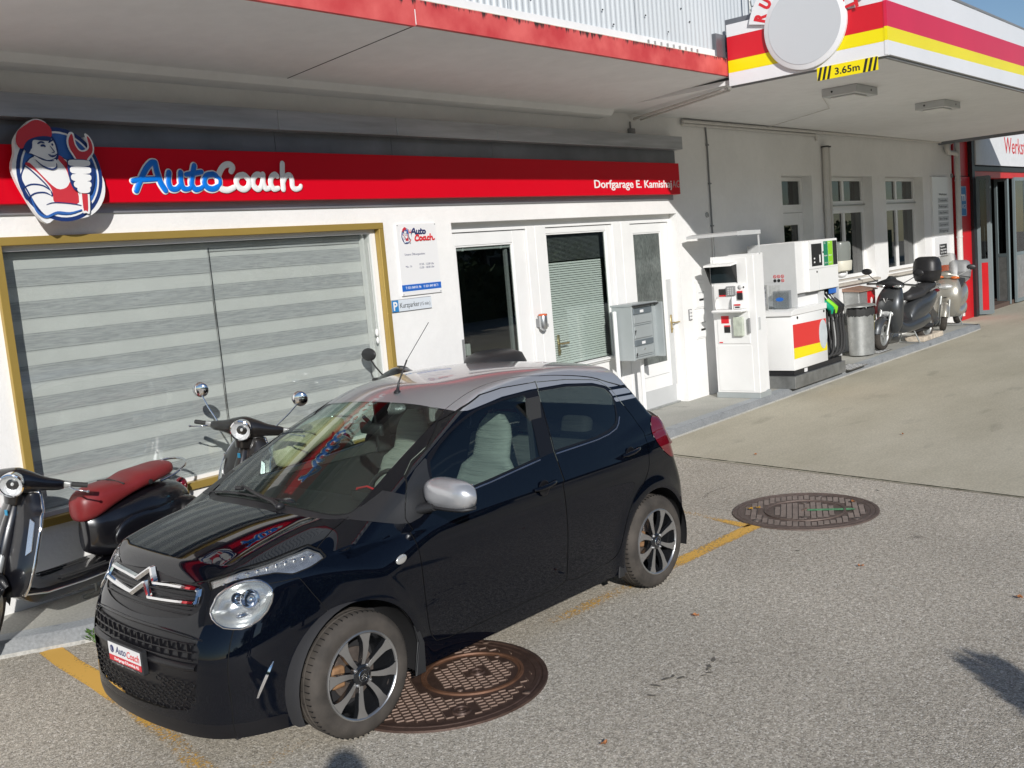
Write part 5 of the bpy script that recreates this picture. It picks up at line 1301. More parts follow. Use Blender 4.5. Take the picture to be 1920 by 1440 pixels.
# ------------------------------------------------------------- interior
b = MB()
rg = [[(.20, y, .86), (.24, y, .955-.02*abs(y)), (.42, y, .965-.03*abs(y)), (.56, y, .93), (.58, y, .80), (.56, y, .60)] for y in np.linspace(-.66, .66, 13)]
b.rings(rg, closed=False, caps=False); b.build('dashboard', M['dash'], CAR, smooth=50)
b = MB(); b.tube([(.60+.06*math.sin(a)*0+.05*math.sin(a), -.36+.175*math.cos(a), .90+.165*math.sin(a)) for a in [2*math.pi*k/28 for k in range(28)]], .013, seg=8, closed=True); b.box(.59, .62, -.52, -.20, .885, .915, .01); b.ell((.605, -.36, .89), .03, .06, .05); b.build('steering_wheel', M['black'], CAR, smooth=60)
b = MB(); b.prism([(.44, .93), (.53, .93), (.53, .99), (.44, 1.0)], 'y', -.46, -.26, .02, 2); b.build('instrument_hood', M['dash'], CAR)
b = MB(); b.tube([(.47, -.47, .94), (.475, -.44, 1.005), (.478, -.36, 1.02), (.475, -.28, 1.005), (.47, -.25, .94)], .006, seg=6); b.build('red_reflection_line', M['inkred'], CAR, smooth=60)  # red tube drawn in place of a reflection by the steering wheel
def carseat(cx, cy):
    b = MB(); T = Matrix.Translation((cx, cy, .28)); b.M = T
    b.box(-.26, .24, -.24, .24, .0, .20, .06, 3); st = b.build('front_seat', M['seat'], CAR, smooth=60)
    b = MB(T @ Matrix.Translation((.20, 0, .12)) @ Matrix.Rotation(rad(17), 4, 'Y'))
    rg = []
    for i in range(15):
        t = i/14; z = .86*t
        w = np.interp(t, [0, .1, .45, .66, .72, .86, .96, 1], [.22, .245, .25, .20, .13, .135, .11, .06]); d = np.interp(t, [0, .3, .7, .85, 1], [.10, .085, .055, .05, .03])
        rg.append([(d*math.cos(a)*1.0+(-.02 if abs(math.sin(a)) > .75 and t < .65 else 0), w*(abs(math.sin(a))**.7)*(1 if math.sin(a) > 0 else -1), z) for a in [2*math.pi*j/20 for j in range(20)]])
    b.rings(rg); b.build('seat_back', M['seat'], st, smooth=60, recalc=True)
carseat(1.02, -.35); carseat(1.02, .35)
b = MB(); b.box(1.72, 2.1, -.60, .60, .30, .50, .06, 3); b.M = Matrix.Translation((2.05, 0, .45)) @ Matrix.Rotation(rad(18), 4, 'Y'); b.box(-.06, .06, -.60, .60, 0, .52, .05, 3); b.box(-.05, .05, -.42, -.20, .50, .66, .04, 3); b.box(-.05, .05, .20, .42, .50, .66, .04, 3); b.build('rear_bench', M['seat'], CAR, smooth=60)
b = MB(); b.box(.2, 2.5, -.66, .66, .20, .26); b.box(.45, 2.3, -.725, -.685, .3, .945); b.box(.45, 2.3, .685, .725, .3, .945); b.box(.6, 1.6, -.06, .06, .26, .45, .03); b.build('cabin_floor', M['dash'], CAR)
b = MB(); b.box(2.12, 2.5, -.58, .58, .98, .99); b.build('parcel_shelf', M['dash'], CAR)
b = MB(Matrix.Translation((.83, 0, 1.235)) @ Matrix.Rotation(rad(-10), 4, 'Z')); b.box(-.012, .018, -.115, .115, -.032, .032, .012, 2); b.tube([(0, 0, .03), (-.04, 0, .075)], .012, seg=8); b.build('rear_view_mirror', M['black'], CAR, smooth=50)
for s in (-1, 1):
    b = MB(); b.box(1.40, 1.50, s*.66-.01, s*.66+.01, .95, 1.33); b.build('pillar_lining', M['dash'], CAR)
b = MB(); b.box(.43, .49, .33, .40, .985, .9855) if False else b.box(.95, 1.05, -.6, -.5, .60, .61); b.build('papers', M['plate_white'], CAR)
WC2 = Matrix.Rotation(-.0396, 4, 'Z')
CAR.matrix_world = WC2
# ============================================================= signs
SG = thing('shop_sign', 'long red sign band with white and blue lettering over the shop window', 'sign', (4, 2.36, 2.72))
b = MB(); b.box(-3, 8.325, 2.36, 2.45, 2.722, 3.098, .003); b.build('sign_board', M['red_sign'], SG)
M['letter_white'] = mat('letter_white', (.80, .80, .80), .4); M['letter_blue'] = mat('letter_blue', (.0, .17, .68), .35); M['grey_pink'] = mat('grey_pink_letter', (.50, .34, .34), .5)
text('Dorfgarage E. Kamishaj', SG, M['letter_white'], 'lettering', 6.50, 8.125, 2.803, .088, 2.3585, bold=.012)
text('AG', SG, M['grey_pink'], 'lettering', 8.145, 8.32, 2.803, .088, 2.359)  # AG in a duller grey-pink than the other letters
# brush script, drawn as strokes. unit: capital height 1
def sc(strokes, x0, z0, kx, kz): return [[(x0+p[0]*kx, z0+p[1]*kz)+tuple(p[2:]) for p in st] for st in strokes]
AUTO = [
 [(-.10, .56, .5), (.02, .66, .8), (.20, .68, .9), (.45, .70, .8)][:0] or [(.00, .02, 1), (.10, .30, 1), (.28, .75, 1), (.44, 1.0, 1), (.52, 1.02, 1)],
 [(.54, 1.02, 1), (.56, .70, 1.05), (.62, .30, 1.05), (.72, .02, 1)],
 [(-.06, .36, .8), (.12, .40, .9), (.36, .42, .9), (.60, .44, .8)],
 [(.86, .66, 1), (.82, .35, 1), (.86, .10, 1), (1.00, .06, .9), (1.12, .20, .9)],
 [(1.16, .66, 1), (1.14, .34, 1), (1.18, .10, 1), (1.30, .06, .8), (1.40, .14, .7)],
 [(1.54, .92, 1), (1.46, .55, 1), (1.42, .25, 1), (1.50, .05, 1), (1.64, .08, .8), (1.72, .16, .7)],
 [(1.30, .60, .8), (1.48, .64, .9), (1.72, .70, .8)],
 [(2.02, .62, 1), (1.84, .56, 1), (1.76, .34, 1), (1.82, .12, 1), (1.98, .06, 1), (2.14, .18, 1), (2.18, .40, 1), (2.08, .58, 1), (2.00, .62, .9)]]
COACH = [
 [(.56, .74, 1), (.62, .90, 1), (.52, 1.0, 1), (.34, .92, 1), (.18, .62, 1.05), (.12, .32, 1.05), (.20, .08, 1.05), (.40, .02, 1), (.60, .12, .9)],
 [(.92, .60, 1), (.76, .54, 1), (.68, .34, 1), (.74, .12, 1), (.90, .04, 1), (1.04, .16, 1), (1.08, .38, 1), (.98, .56, 1), (.92, .60, .9)],
 [(1.52, .56, .9), (1.36, .62, 1), (1.22, .46, 1), (1.20, .20, 1), (1.32, .05, 1), (1.44, .14, .9), (1.52, .40, .9)],
 [(1.54, .62, 1), (1.52, .30, 1), (1.58, .08, 1), (1.70, .08, .8)],
 [(2.00, .56, .9), (1.92, .62, 1), (1.80, .50, 1), (1.76, .26, 1), (1.84, .06, 1), (2.00, .08, .8)],
 [(2.22, 1.06, 1), (2.18, .60, 1), (2.16, .04, 1)],
 [(2.18, .30, .8), (2.28, .54, .9), (2.42, .60, 1), (2.48, .42, 1), (2.48, .14, 1), (2.58, .04, .9), (2.72, .08, .8), (2.76, .16, .8)]]
def sign_script(parent, x0, z0, w, h, y, r, blue, white, outline=True, M4=None, slant=.16):
    k = w/4.55
    a = sc(AUTO, x0, z0, k, h); c = sc(COACH, x0+2.02*k, z0, k*.93, h)
    if outline: brush(a, r*1.42, white, 'script_outline', parent, y+.004, .18, M4, slant*0)
    brush(a, r, blue, 'script_lettering', parent, y-.002, .35, M4, slant*0); brush(c, r*1.12, white, 'script_lettering', parent, y, .35, M4, slant*0)
sign_script(SG, .985, 2.798, 1.43, .195, 2.350, .0215, M['letter_blue'], M['letter_white'])

# round emblem with a mechanic
def emblem(parent, cx, cz, sc_, y, detail=True, M4=None, flat=.012):
    """parts are in a unit frame: x -1..1 and z -1..1 about the centre, scaled by sc_"""
    wh, nv, rd_, bl = M['letter_white'], M['navy'], M['emb_red'], M['emb_blue']
    def P(pts): return [(cx+p[0]*sc_[0], cz+p[1]*sc_[1]) for p in pts]
    lay = [0]
    def shape(pts, mt, name, closed_smooth=True, k=4, thick=None):
        q = smoothpath(pts, k, closed=True) if closed_smooth else pts
        b = MB(); d = thick or .0016; yy = y-lay[0]; lay[0] += .0011
        b.prism(P(q), 'y', yy-d, yy+(.02 if thick else 0)); 
        if M4 is not None: b.bm.transform(M4)
        b.build(name, mt, parent, recalc=True)
    def circ(r, c=(0, 0), n=48): return [(c[0]+r*math.cos(2*math.pi*i/n), c[1]+r*math.sin(2*math.pi*i/n)) for i in range(n)]
    S1 = [(-.66, .86), (-.40, 1.03), (-.16, .98), (-.05, .80), (.16, .76), (.32, .70), (.42, .74), (.46, .50), (.56, .46), (.66, .50), (.66, .70), (.80, .62), (.84, .40), (.78, .22), (.92, .02), (1.0, -.22), (.96, -.50), (.78, -.76), (.50, -.92), (.10, -.96), (-.20, -.93), (-.42, -1.03), (-.62, -.84), (-.78, -.55), (-.94, -.20), (-1.0, .08), (-.90, .36), (-.86, .62)]
    shape(S1, wh, 'emblem_plate', True, 3, thick=flat); lay[0] = flat+.0005
    C = (0.02, -.06)
    shape(circ(.94, C), nv, 'ring', False); shape(circ(.86, C), wh, 'ring', False); shape(circ(.82, C), bl, 'disc', False)
    if not detail: return
    def line(pts, w, mt, name='outline'):
        q = smoothpath(pts, 4); b = MB(); yy = y-lay[0]-.001; lay[0] += .0004
        L_, R_ = [], []
        for i, p in enumerate(q):
            a = Vector(q[max(i-1, 0)]); c = Vector(q[min(i+1, len(q)-1)]); t = (c-a).normalized() if (c-a).length > 0 else Vector((1, 0)); u = w*.5*min(1, .35+3*min(i, len(q)-1-i)/len(q))
            L_.append((p[0]-t.y*u, p[1]+t.x*u)); R_.append((p[0]+t.y*u, p[1]-t.x*u))
        vs = [(a[0], yy, a[1]) for a in P(L_)]+[(a[0], yy, a[1]) for a in P(R_)]; n = len(q)
        b._add(vs, [(i, i+1, n+i+1, n+i) for i in range(n-1)])
        if M4 is not None: b.bm.transform(M4)
        b.build(name, mt, parent, recalc=True)
    # arm and torso (white), outline in blue beneath
    body_o = [(-.80, .02), (-.62, .26), (-.36, .32), (.06, .30), (.30, .18), (.52, .02), (.52, -.45), (.64, -.66), (.40, -.80), (.08, -.86), (-.16, -.84), (-.42, -.92), (-.62, -.70), (-.76, -.40), (-.86, -.16)]
    shape(body_o, nv, 'figure_outline'); shape([(p[0]*.955-.005, p[1]*.95-.003) for p in body_o], wh, 'figure_body')
    # overalls
    shape([(-.72, .13), (-.62, .16), (-.38, -.10), (-.12, -.34), (.10, -.32), (.22, -.18), (.30, -.20), (.34, -.62), (.10, -.64), (-.20, -.62), (-.22, -.45), (-.26, -.30), (-.50, -.02)], rd_, 'overalls', True, 3)
    shape([(-.02, .28), (.08, .30), (.26, .06), (.30, -.16), (.20, -.14), (.14, .06)], rd_, 'strap', True, 3)
    line([(-.76, .12), (-.60, .0), (-.36, -.24), (-.26, -.38)], .03, nv); line([(-.86, -.34), (-.66, -.26), (-.42, -.28), (-.26, -.38)], .03, nv); line([(-.80, -.56), (-.62, -.44), (-.40, -.42), (-.26, -.48)], .03, nv)
    line([(-.86, -.34), (-.84, -.46), (-.80, -.56)], .03, nv); line([(-.26, -.38), (-.24, -.46), (-.26, -.50)], .03, nv); line([(-.70, -.52), (-.62, -.78), (-.44, -.90), (-.18, -.82), (.10, -.84), (.42, -.76)], .05, bl)
    line([(-.40, -.66), (-.20, -.62), (.24, -.66), (.56, -.74)], .02, nv)
    # head
    shape([(-.70, .46), (-.60, .76), (-.20, .78), (-.02, .62), (.02, .36), (-.04, .22), (-.28, .16), (-.50, .28), (-.62, .36)], nv, 'head_outline')
    shape([(-.66, .44), (-.54, .44), (-.48, .66), (-.20, .70), (-.06, .60), (-.02, .44), (-.02, .34), (-.08, .26), (-.24, .22), (-.42, .28), (-.56, .34), (-.64, .36)], wh, 'face', True, 3)
    shape([(-.52, .30), (-.36, .22), (-.20, .20), (-.06, .24), (-.06, .10), (-.16, .04), (-.36, .10), (-.48, .20)], wh, 'neck', True, 3); line([(-.50, .22), (-.36, .10), (-.18, .04), (-.07, .08), (-.06, .16)], .03, nv); line([(-.44, .28), (-.26, .21), (-.10, .21)], .022, nv)
    # cap, hair, features
    shape([(-.86, .56), (-.80, .76), (-.60, .90), (-.40, 1.0), (-.20, .96), (-.08, .84), (-.10, .68), (-.30, .66), (-.56, .60), (-.70, .46), (-.80, .44)], rd_, 'cap', True, 3)
    shape([(-.72, .46), (-.60, .60), (-.36, .68), (-.12, .68), (-.14, .60), (-.34, .60), (-.50, .60), (-.56, .44), (-.64, .34), (-.70, .40)], nv, 'hair', True, 3)
    line([(-.42, .53), (-.34, .57), (-.26, .55)], .035, nv); line([(-.18, .56), (-.12, .60), (-.07, .62)], .035, nv); line([(-.36, .49), (-.30, .505), (-.25, .48)], .045, nv); line([(-.12, .52), (-.08, .53)], .045, nv)
    line([(-.16, .50), (-.10, .42), (-.08, .38), (-.14, .365)], .02, nv); shape([(-.22, .335), (-.12, .32), (-.03, .345), (-.06, .30), (-.13, .275), (-.19, .295)], nv, 'mouth', True, 2); line([(-.18, .318), (-.06, .325)], .012, wh)
    # spanner and fist
    shape([(.30, .78), (.40, .76), (.42, .56), (.50, .44), (.60, .44), (.68, .52), (.64, .76), (.74, .72), (.82, .56), (.80, .38), (.68, .24), (.62, .14), (.60, -.12), (.54, -.80), (.44, -.84), (.36, -.78), (.38, -.10), (.38, .14), (.32, .30), (.24, .44), (.22, .62)], wh, 'spanner_outline', True, 3)
    shape([(.33, .74), (.37, .72), (.39, .54), (.48, .41), (.62, .41), (.71, .50), (.69, .71), (.76, .64), (.79, .50), (.76, .38), (.64, .26), (.58, .14), (.56, -.10), (.50, -.76), (.44, -.79), (.39, -.74), (.42, -.10), (.42, .14), (.36, .30), (.27, .46), (.26, .62)], rd_, 'spanner', True, 3)
    shape([(.16, .12), (.18, .24), (.36, .25), (.66, .22), (.76, .10), (.74, -.14), (.66, -.36), (.56, -.46), (.30, -.40), (.20, -.30), (.16, -.10)], nv, 'fist_outline', True, 3)
    for k, (x0, x1, z) in enumerate(((.18, .68, .165), (.20, .68, .02), (.20, .66, -.13), (.24, .64, -.27), (.30, .60, -.37))):
        h = .075 if k else .065
        shape([(x0, z), (x0+.04, z+h*.9), ((x0+x1)/2, z+h), (x1-.03, z+h*.8), (x1, z), (x1-.04, z-h*.8), ((x0+x1)/2, z-h), (x0+.04, z-h*.8)], wh, 'finger', True, 2)
M['emb_red'] = mat('emblem_red', (.55, .035, .05), .4); M['emb_blue'] = mat('emblem_blue', (.035, .13, .42), .4)
EM = thing('round_emblem', 'round blue emblem of a mechanic holding a red spanner, left end of the red band', 'emblem', (.444, 2.30, 2.594))
b = MB(); b.box(.3, .6, 2.31, 2.36, 2.8, 3.0); b.build('spacer', M['galv'], EM)
emblem(EM, .412, 2.918, (.302, .322), 2.285, flat=.014)

# opening hours board
ob = thing('opening_hours_sign', 'white opening hours board with a blue strip on the wall between window and door', 'sign', (3.78, 2.46, 1.85))
b = MB(); b.box(3.525, 4.035, 2.452, W, 1.853, 2.50, .002); b.build('panel', M['plate_white'], ob)
b = MB(); b.box(3.528, 4.032, 2.4505, 2.452, 1.893, 1.952); b.build('blue_strip', M['blue'], ob)
text('T: 031 849 01 96    F: 031 849 08 71', ob, M['letter_white'], 'lettering', 3.57, 3.99, 1.913, .022, 2.4500, depth=.0003, bold=.01)
text('Unsere Öffnungszeiten:', ob, M['ink2'] if 'ink2' in M else M['ink'], 'lettering', 3.60, 3.86, 2.215, .019, 2.4515, depth=.0003)
text('Mo - Fr', ob, M['ink'], 'lettering', 3.60, 3.68, 2.105, .019, 2.4515, depth=.0003)
text('07.30 - 12.00 Uhr', ob, M['ink'], 'lettering', 3.775, 3.965, 2.118, .019, 2.4515, depth=.0003); text('13.30 - 18.00 Uhr', ob, M['ink'], 'lettering', 3.775, 3.965, 2.088, .019, 2.4515, depth=.0003)
k = .285/2.4
brush(sc(AUTO, 3.70, 2.405, k*.72, .048), .0075, M['ink'], 'script_lettering', ob, 2.4475, .3)
brush(sc(COACH, 3.735, 2.345, k*.80, .050), .0080, M['inkred'], 'script_lettering', ob, 2.4475, .3)
emblem(ob, 3.635, 2.395, (.062, .075), 2.4495, True, None, .0005)
b = MB()
for x in (3.54, 4.02):
    for z in (1.865, 2.488): b.cyl((x, 2.4525, z), (x, 2.449, z), .005, seg=8)
b.build('screws', M['grey'], ob)
ps = thing('parking_sign', 'small Kurzparker plate with a blue P below the opening hours board', 'sign', (3.64, 2.46, 1.72))
b = MB(); b.box(3.378, 3.888, 2.454, W, 1.716, 1.828, .006, 2); b.build('border', M['grey'], ps)
b = MB(); b.box(3.382, 3.884, 2.4525, 2.4538, 1.720, 1.824); b.build('panel', mat('pale_plate', (.66, .71, .76), .3), ps)
b = MB(); b.box(3.382, 3.462, 2.4515, 2.4524, 1.720, 1.824); b.build('blue_field', mat('parking_blue', (.03, .22, .52), .35), ps)
text('P', ps, M['letter_white'], 'lettering', 3.398, 3.448, 1.735, .075, 2.4512, depth=.0003, bold=.03)
text('Kurzparker', ps, M['inkblack'], 'lettering', 3.482, 3.725, 1.750, .047, 2.4520, depth=.0003); text('(15 min.)', ps, M['inkblack'], 'lettering', 3.735, 3.865, 1.752, .032, 2.4520, depth=.0003)

# clearance sign under the canopy edge, round disc and its banner on the side fascia (facing -x)
FX = Matrix(((0, 1, 0, 0), (-1, 0, 0, 0), (0, 0, 1, 0), (0, 0, 0, 1)))   # local (x,y,z) -> world (y,-x,z): local x runs along -y, local -y faces -x
cl = thing('clearance_sign', 'yellow 3.65m height sign with black stripes under the canopy corner', 'sign', (6.78, -.44, 3.53))
b = MB(); b.box(6.758, 6.766, -.735, -.150, 3.533, 3.655); b.build('panel', M['yellow'], cl)
for y0 in (-.150, -.735+.145):
    for k in range(3):
        ya = y0-.012-.047*k; b = MB(); q = [(ya+.022, 3.655), (ya+.045, 3.655), (ya+.012, 3.533), (ya-.012, 3.533)] if False else [(ya, 3.533), (ya-.024, 3.533), (ya-.050+.0, 3.655), (ya-.026, 3.655)]
        q = [(max(min(a, y0), y0-.145), z) for a, z in [(ya+.01, 3.534), (ya-.014, 3.534), (ya-.044, 3.654), (ya-.020, 3.654)]]
        b.prism(q, 'x', 6.7562, 6.758); b.build('stripe', M['inkblack'], cl, recalc=True)
text('3.65m', cl, M['inkblack'], 'lettering', .325, .565, 3.562, .062, 6.7575-0, FX, .0006, bold=.02)
ds = thing('round_sign', 'round white sign disc with red lettered banner on the canopy side', 'sign', (6.78, -.05, 3.67))
b = MB(); b.lathe([(.415, .0), (.415, .03), (.408, .035), (.001, .036)], (6.765, -.055, 4.075), (-1, 0, 0), 72, caps=False)
b.build('disc_rim', M['cw'], ds, smooth=40)
b = MB(); b.lathe([(.365, .0), (.365, .0395), (.001, .0395)], (6.765, -.055, 4.075), (-1, 0, 0), 72); b.build('disc_field', mat('disc_grey', (.56, .58, .60), .4), ds, smooth=40)
b = MB(); n = 30; vs = []
for i in range(n+1):
    a = rad(128+(-38-128)*0)+0
arc = [rad(a) for a in np.linspace(168, 12, 40)]
def ap(r, a): return (-.055-r*math.cos(a)*-1*-1 if False else -.055-r*math.cos(a)*(-1)*(-1), 4.075+r*math.sin(a))
ring = [( -.055+(-r_)*math.cos(a), 4.075+r_*math.sin(a)) for r_, aa in ((.40, arc), (.585, arc[::-1])) for a in aa]
b.prism(ring, 'x', 6.735, 6.762); b.build('banner', M['cw'], ds, recalc=True)
def arcword(s, a0, step, r):
    for i, ch in enumerate(s):
        if ch == ' ': continue
        a = rad(a0-step*i)
        cx_, cz_ = r*-math.cos(a)*-1*-1, r*math.sin(a)
        # local frame: x to the right seen from the camera side (-y world), z up
        T = Matrix.Translation((0, 0, 0)) @ FX @ Matrix.Translation((.055+r*math.cos(a), 6.7335, 4.075+r*math.sin(a))) @ Matrix.Rotation(-(a-math.pi/2), 4, 'Y')
        text(ch, ds, M['emb_red2'], 'lettering', -.042, .042, -.055, .11, 0, T, .0006, bold=.06)
M['emb_red2'] = mat('banner_red', (.66, .02, .03), .4)
arcword('RUEDI', 160, 16, .475); arcword('TANKT', 62, 13, .475)

# tenant board, small notice, blue workshop sign
tb = thing('tenant_board', 'tall white board of grey name strips beside the downpipe', 'sign', (18.4, 2.45, 1.8))
b = MB(); b.box(17.95, 18.90, 2.43, W, 1.86, 2.99, .003); b.build('panel', M['cw'], tb)
for k, wd in enumerate(('Werkstatt', 'Tankstelle', 'Reifenlager', 'Auto Service', 'Büro Garage', 'Carrosserie', 'Eingang')):
    z = 2.62-.12*k
    if k: 
        b = MB(); b.box(18.25, 18.88, 2.427, 2.4295, z-.02, z+.075); b.build('name_strip', M['lgrey'], tb)
    text(wd, tb, M['inkblack'], 'lettering', 18.32, 18.80, z+.005, .045, 2.4265, depth=.0003)
nb = thing('notice_box', 'white notice panel with white on black lines under the tenant board', 'sign', (18.4, 2.45, 1.4))
b = MB(); b.box(17.98, 18.88, 2.43, W, 1.42, 1.80, .003); b.build('panel', M['cw'], nb)
b = MB(); b.box(18.25, 18.70, 2.427, 2.4295, 1.45, 1.66); b.build('black_field', M['inkblack'], nb)
for k, wd in enumerate(('Reparatur', 'Garage Service', 'Tel 031 849')): text(wd, nb, M['letter_white'], 'lettering', 18.29, 18.66-(.08 if k == 0 else 0), 1.60-.062*k, .034, 2.4265, depth=.0003, bold=.015)
bs = thing('blue_service_sign', 'blue square service sign on the shaded red wall', 'sign', (19.8, 2.4, 2.18))
b = MB(); b.box(19.42, 20.0, 2.405, 2.42, 2.18, 2.80); b.build('panel', mat('sign_sky_blue', (.02, .18, .42), .4), bs)
b = MB()
for q in ((19.43, 19.99, 2.19, 2.197), (19.43, 19.99, 2.783, 2.79), (19.43, 19.437, 2.19, 2.79), (19.983, 19.99, 2.19, 2.79)): b.box(q[0], q[1], 2.402, 2.4045, q[2], q[3])
b.build('border_line', M['letter_white'], bs)
text('m', bs, M['letter_white'], 'lettering', 19.60, 19.93, 2.50, .20, 2.4035, depth=.0003, bold=.02); text('SERVICE', bs, M['letter_white'], 'lettering', 19.46, 19.96, 2.34, .09, 2.4035, depth=.0003)
# ============================================================= small things on the wall by the doors
t = thing('wall_ashtray', 'silver cylinder ashtray with orange lid on the white post between the doors', 'ashtray', (5.56, 2.52, 1.3))
b = MB(); b.lathe([(.044, .085), (.046, .08), (.046, -.03), (.040, -.055), (.012, -.075), (.001, -.076)], (5.575, 2.50, 1.395), (0, 0, 1), 28); b.build('barrel', mat('satin_aluminium', (.55, .56, .57), .3, .9), t, smooth=50)
b = MB(); b.lathe([(.048, .085), (.048, .10), (.03, .105), (.001, .105)], (5.575, 2.50, 1.395), (0, 0, 1), 28); b.build('lid', mat('orange_lid', (.60, .12, .04), .4), t, smooth=50)
b = MB(); b.box(5.535, 5.55, 2.50, 2.57, 1.36, 1.45, .003); b.box(5.60, 5.615, 2.46, 2.50, 1.355, 1.39, .003); b.build('bracket', M['grey'], t)
# letter boxes on posts
t = thing('letter_boxes', 'grey blue metal letter box unit on white posts in front of the middle doors', 'letter box', (7.1, 2.3, .1))
M['bluegrey'] = mat('blue_grey_enamel', (.42, .455, .46), .4, .3, var=(3, .05)); M['bluegrey2'] = mat('blue_grey_slot_flap', (.17, .20, .22), .4, .3)
b = MB(); b.box(6.745, 7.245, 2.155, 2.43, .835, 1.455, .003); b.prism([(2.135, 1.468), (2.135, 1.480), (2.44, 1.475), (2.44, 1.455), (2.15, 1.455)], 'x', 6.735, 7.255); b.build('cabinet', M['bluegrey'], t)
b = MB(); b.box(7.235, 7.262, 2.06, 2.16, .83, 1.465, .002); b.box(7.15, 7.16, 2.143, 2.154, .85, 1.45); b.build('end_flange', M['bluegrey'], t)
b = MB(); b.box(6.75, 7.235, 2.10, 2.15, 1.450, 1.462, .002); b.build('hood', M['black'], t)
for k, z in enumerate((1.36, 1.0)):
    b = MB(); b.box(6.765, 7.135, 2.139, 2.155, z, z+.065, .003); f_ = b.build('slot_flap', M['bluegrey2'], t)
    b = MB(); b.box(6.89, 6.96, 2.136, 2.1385, z+.015, z+.045); b.build('name_card', M['plate_white'], f_)
    b = MB(); b.box(6.765, 7.135, 2.140, 2.155, z-.105, z-.012, .003); b.box(6.765, 7.135, 2.142, 2.155, z-.125, z-.110, .002)
    b.build('box_door', M['bluegrey'], t)
for z0, z1 in ((1.02+.07, 1.225), (.845, .865)): pass
b = MB(); b.box(6.765, 7.135, 2.140, 2.155, 1.085, 1.225, .003); b.build('box_door', M['bluegrey'], t)
b = MB(); b.box(6.765, 7.135, 2.140, 2.155, .845, .868, .003); b.build('box_door', M['bluegrey'], t)
b = MB(); b.cyl((6.93, 2.14, .955), (6.93, 2.128, .955), .011, seg=12); b.build('lock', M['chrome'], t)
for z in (1.12, .86):
    b = MB(); b.prism([(6.765, z), (6.795, z+.06), (6.765, z+.06)], 'y', 2.137, 2.1395); b.build('finger_notch', M['black'], t)
for x, y, z1 in ((6.70, 2.36, 1.40), (7.19, 2.36, .84)):
    b = MB(); b.tube([(x, y, .1), (x, y, z1)], .024, seg=14); b.ell((x, y, z1), .024, .024, .012); b.build('post', M['frame_white'], t, smooth=50)
# switch plate and two meter boxes
t = thing('switch_plate', 'small grey three-part switch plate on the white wall beside the door', 'switch', (8.545, 2.46, 1.15))
b = MB(); b.box(8.505, 8.58, 2.455, W, 1.125, 1.27, .004); b.build('plate', M['grey'], t)
for z in (1.14, 1.183, 1.226):
    b = MB(); b.box(8.515, 8.545, 2.451, 2.4545, z, z+.034, .001); b.box(8.55, 8.572, 2.451, 2.4545, z+.004, z+.03, .001); b.build('button', M['plate_white'], t)
for z0, z1, lab in ((1.255, 1.625, 'upper white meter box let into the wall beside the payment terminal'), (.865, 1.235, 'lower white meter box let into the wall beside the payment terminal')):
    t = thing('meter_box', lab, 'meter box', (8.8, 2.46, z0), 'meter boxes beside the payment terminal')
    b = MB(); b.box(8.665, 8.945, 2.458, W, z0, z1, .003); b.build('frame', M['white'], t)
    b = MB(); b.box(8.685, 8.93, 2.450, 2.4575, z0+.02, z1-.05, .003); b.build('door', M['frame_white'], t)
    b = MB(); b.box(8.77, 8.88, 2.446, 2.4495, z0+.10, z0+.128, .002); b.build('slot', M['inkblack'], t)
    b = MB(); b.box(8.76, 8.90, 2.4455, 2.4495, z0+.20, z0+.215, .001); b.build('label_strip', M['lgrey'], t)

# ============================================================= payment terminal
K = thing('payment_terminal', 'tall white fuel payment terminal with grey rain hood and open keypad', 'payment terminal', (8.9, 1.95, .1))
x0 = 8.70
b = MB(); b.box(x0, 8.86, 1.62, 2.22, .17, 1.905, .006); b.build('cabinet', M['frame_white'], K)
b = MB(); b.box(8.89, 9.03, 1.655, 2.25, .17, 1.915, .006); b.build('rear_column', M['frame_white'], K)
b = MB(); b.box(8.862, 8.888, 1.66, 2.2, .17, 1.90); b.build('seam', M['grey'], K)
b = MB(); b.box(8.705, 9.02, 1.63, 2.24, .10, .168, .004); b.build('base', M['bluegrey'], K)
b = MB(); b.box(8.690, x0, 1.715, 2.165, .80, 1.19, .004); b.build('lower_door', M['frame_white'], K)
b = MB(); b.box(8.694, x0, 1.70, 2.185, .195, .775, .003); b.build('bottom_panel', M['frame_white'], K)
b = MB(); b.box(8.692, x0, 1.715, 2.18, 1.195, 1.875, .004); b.build('upper_panel', M['frame_white'], K)
b = MB(); b.box(8.55, 8.70, 1.735, 2.17, 1.20, 1.24, .02, 2); b.box(8.655, 8.692, 1.735, 2.17, 1.24, 1.56, .01, 2); b.build('keypad_housing', M['frame_white'], K, smooth=50)
b = MB(); b.prism([(8.54, 1.785), (8.545, 1.81), (8.69, 1.825), (8.69, 1.80)], 'y', 1.845, 2.235, .003); b.build('screen_visor', M['frame_white'], K, recalc=True)
for y in (1.85, 2.225):
    b = MB(); b.prism([(8.55, 1.79), (8.69, 1.80), (8.69, 1.56)], 'y', y-.003, y+.003); b.build('visor_cheek', M['inkblack'], K)
b = MB(); b.box(8.684, 8.691, 1.86, 2.215, 1.575, 1.80); b.build('screen', mat('dark_screen', (.012, .02, .024), .12), K)
def kb(y0_, y1_, z0_, z1_, m_, nm, x=8.655, d=.012, bev=.002):
    b = MB(); b.box(x-d, x, y0_, y1_, z0_, z1_, bev); return b.build(nm, m_, K)
kb(2.00, 2.09, 1.425, 1.50, M['inkblack'], 'card_slot'); kb(2.0, 2.09, 1.405, 1.423, M['emb_red2'], 'red_label'); kb(1.86, 1.975, 1.415, 1.53, M['grey'], 'keypad', d=.03)
for i in range(3):
    for j in range(4): kb(1.875+.03*i, 1.895+.03*i, 1.425+.024*j, 1.442+.024*j, M['lgrey'], 'key', x=8.6255, d=.004, bev=0)
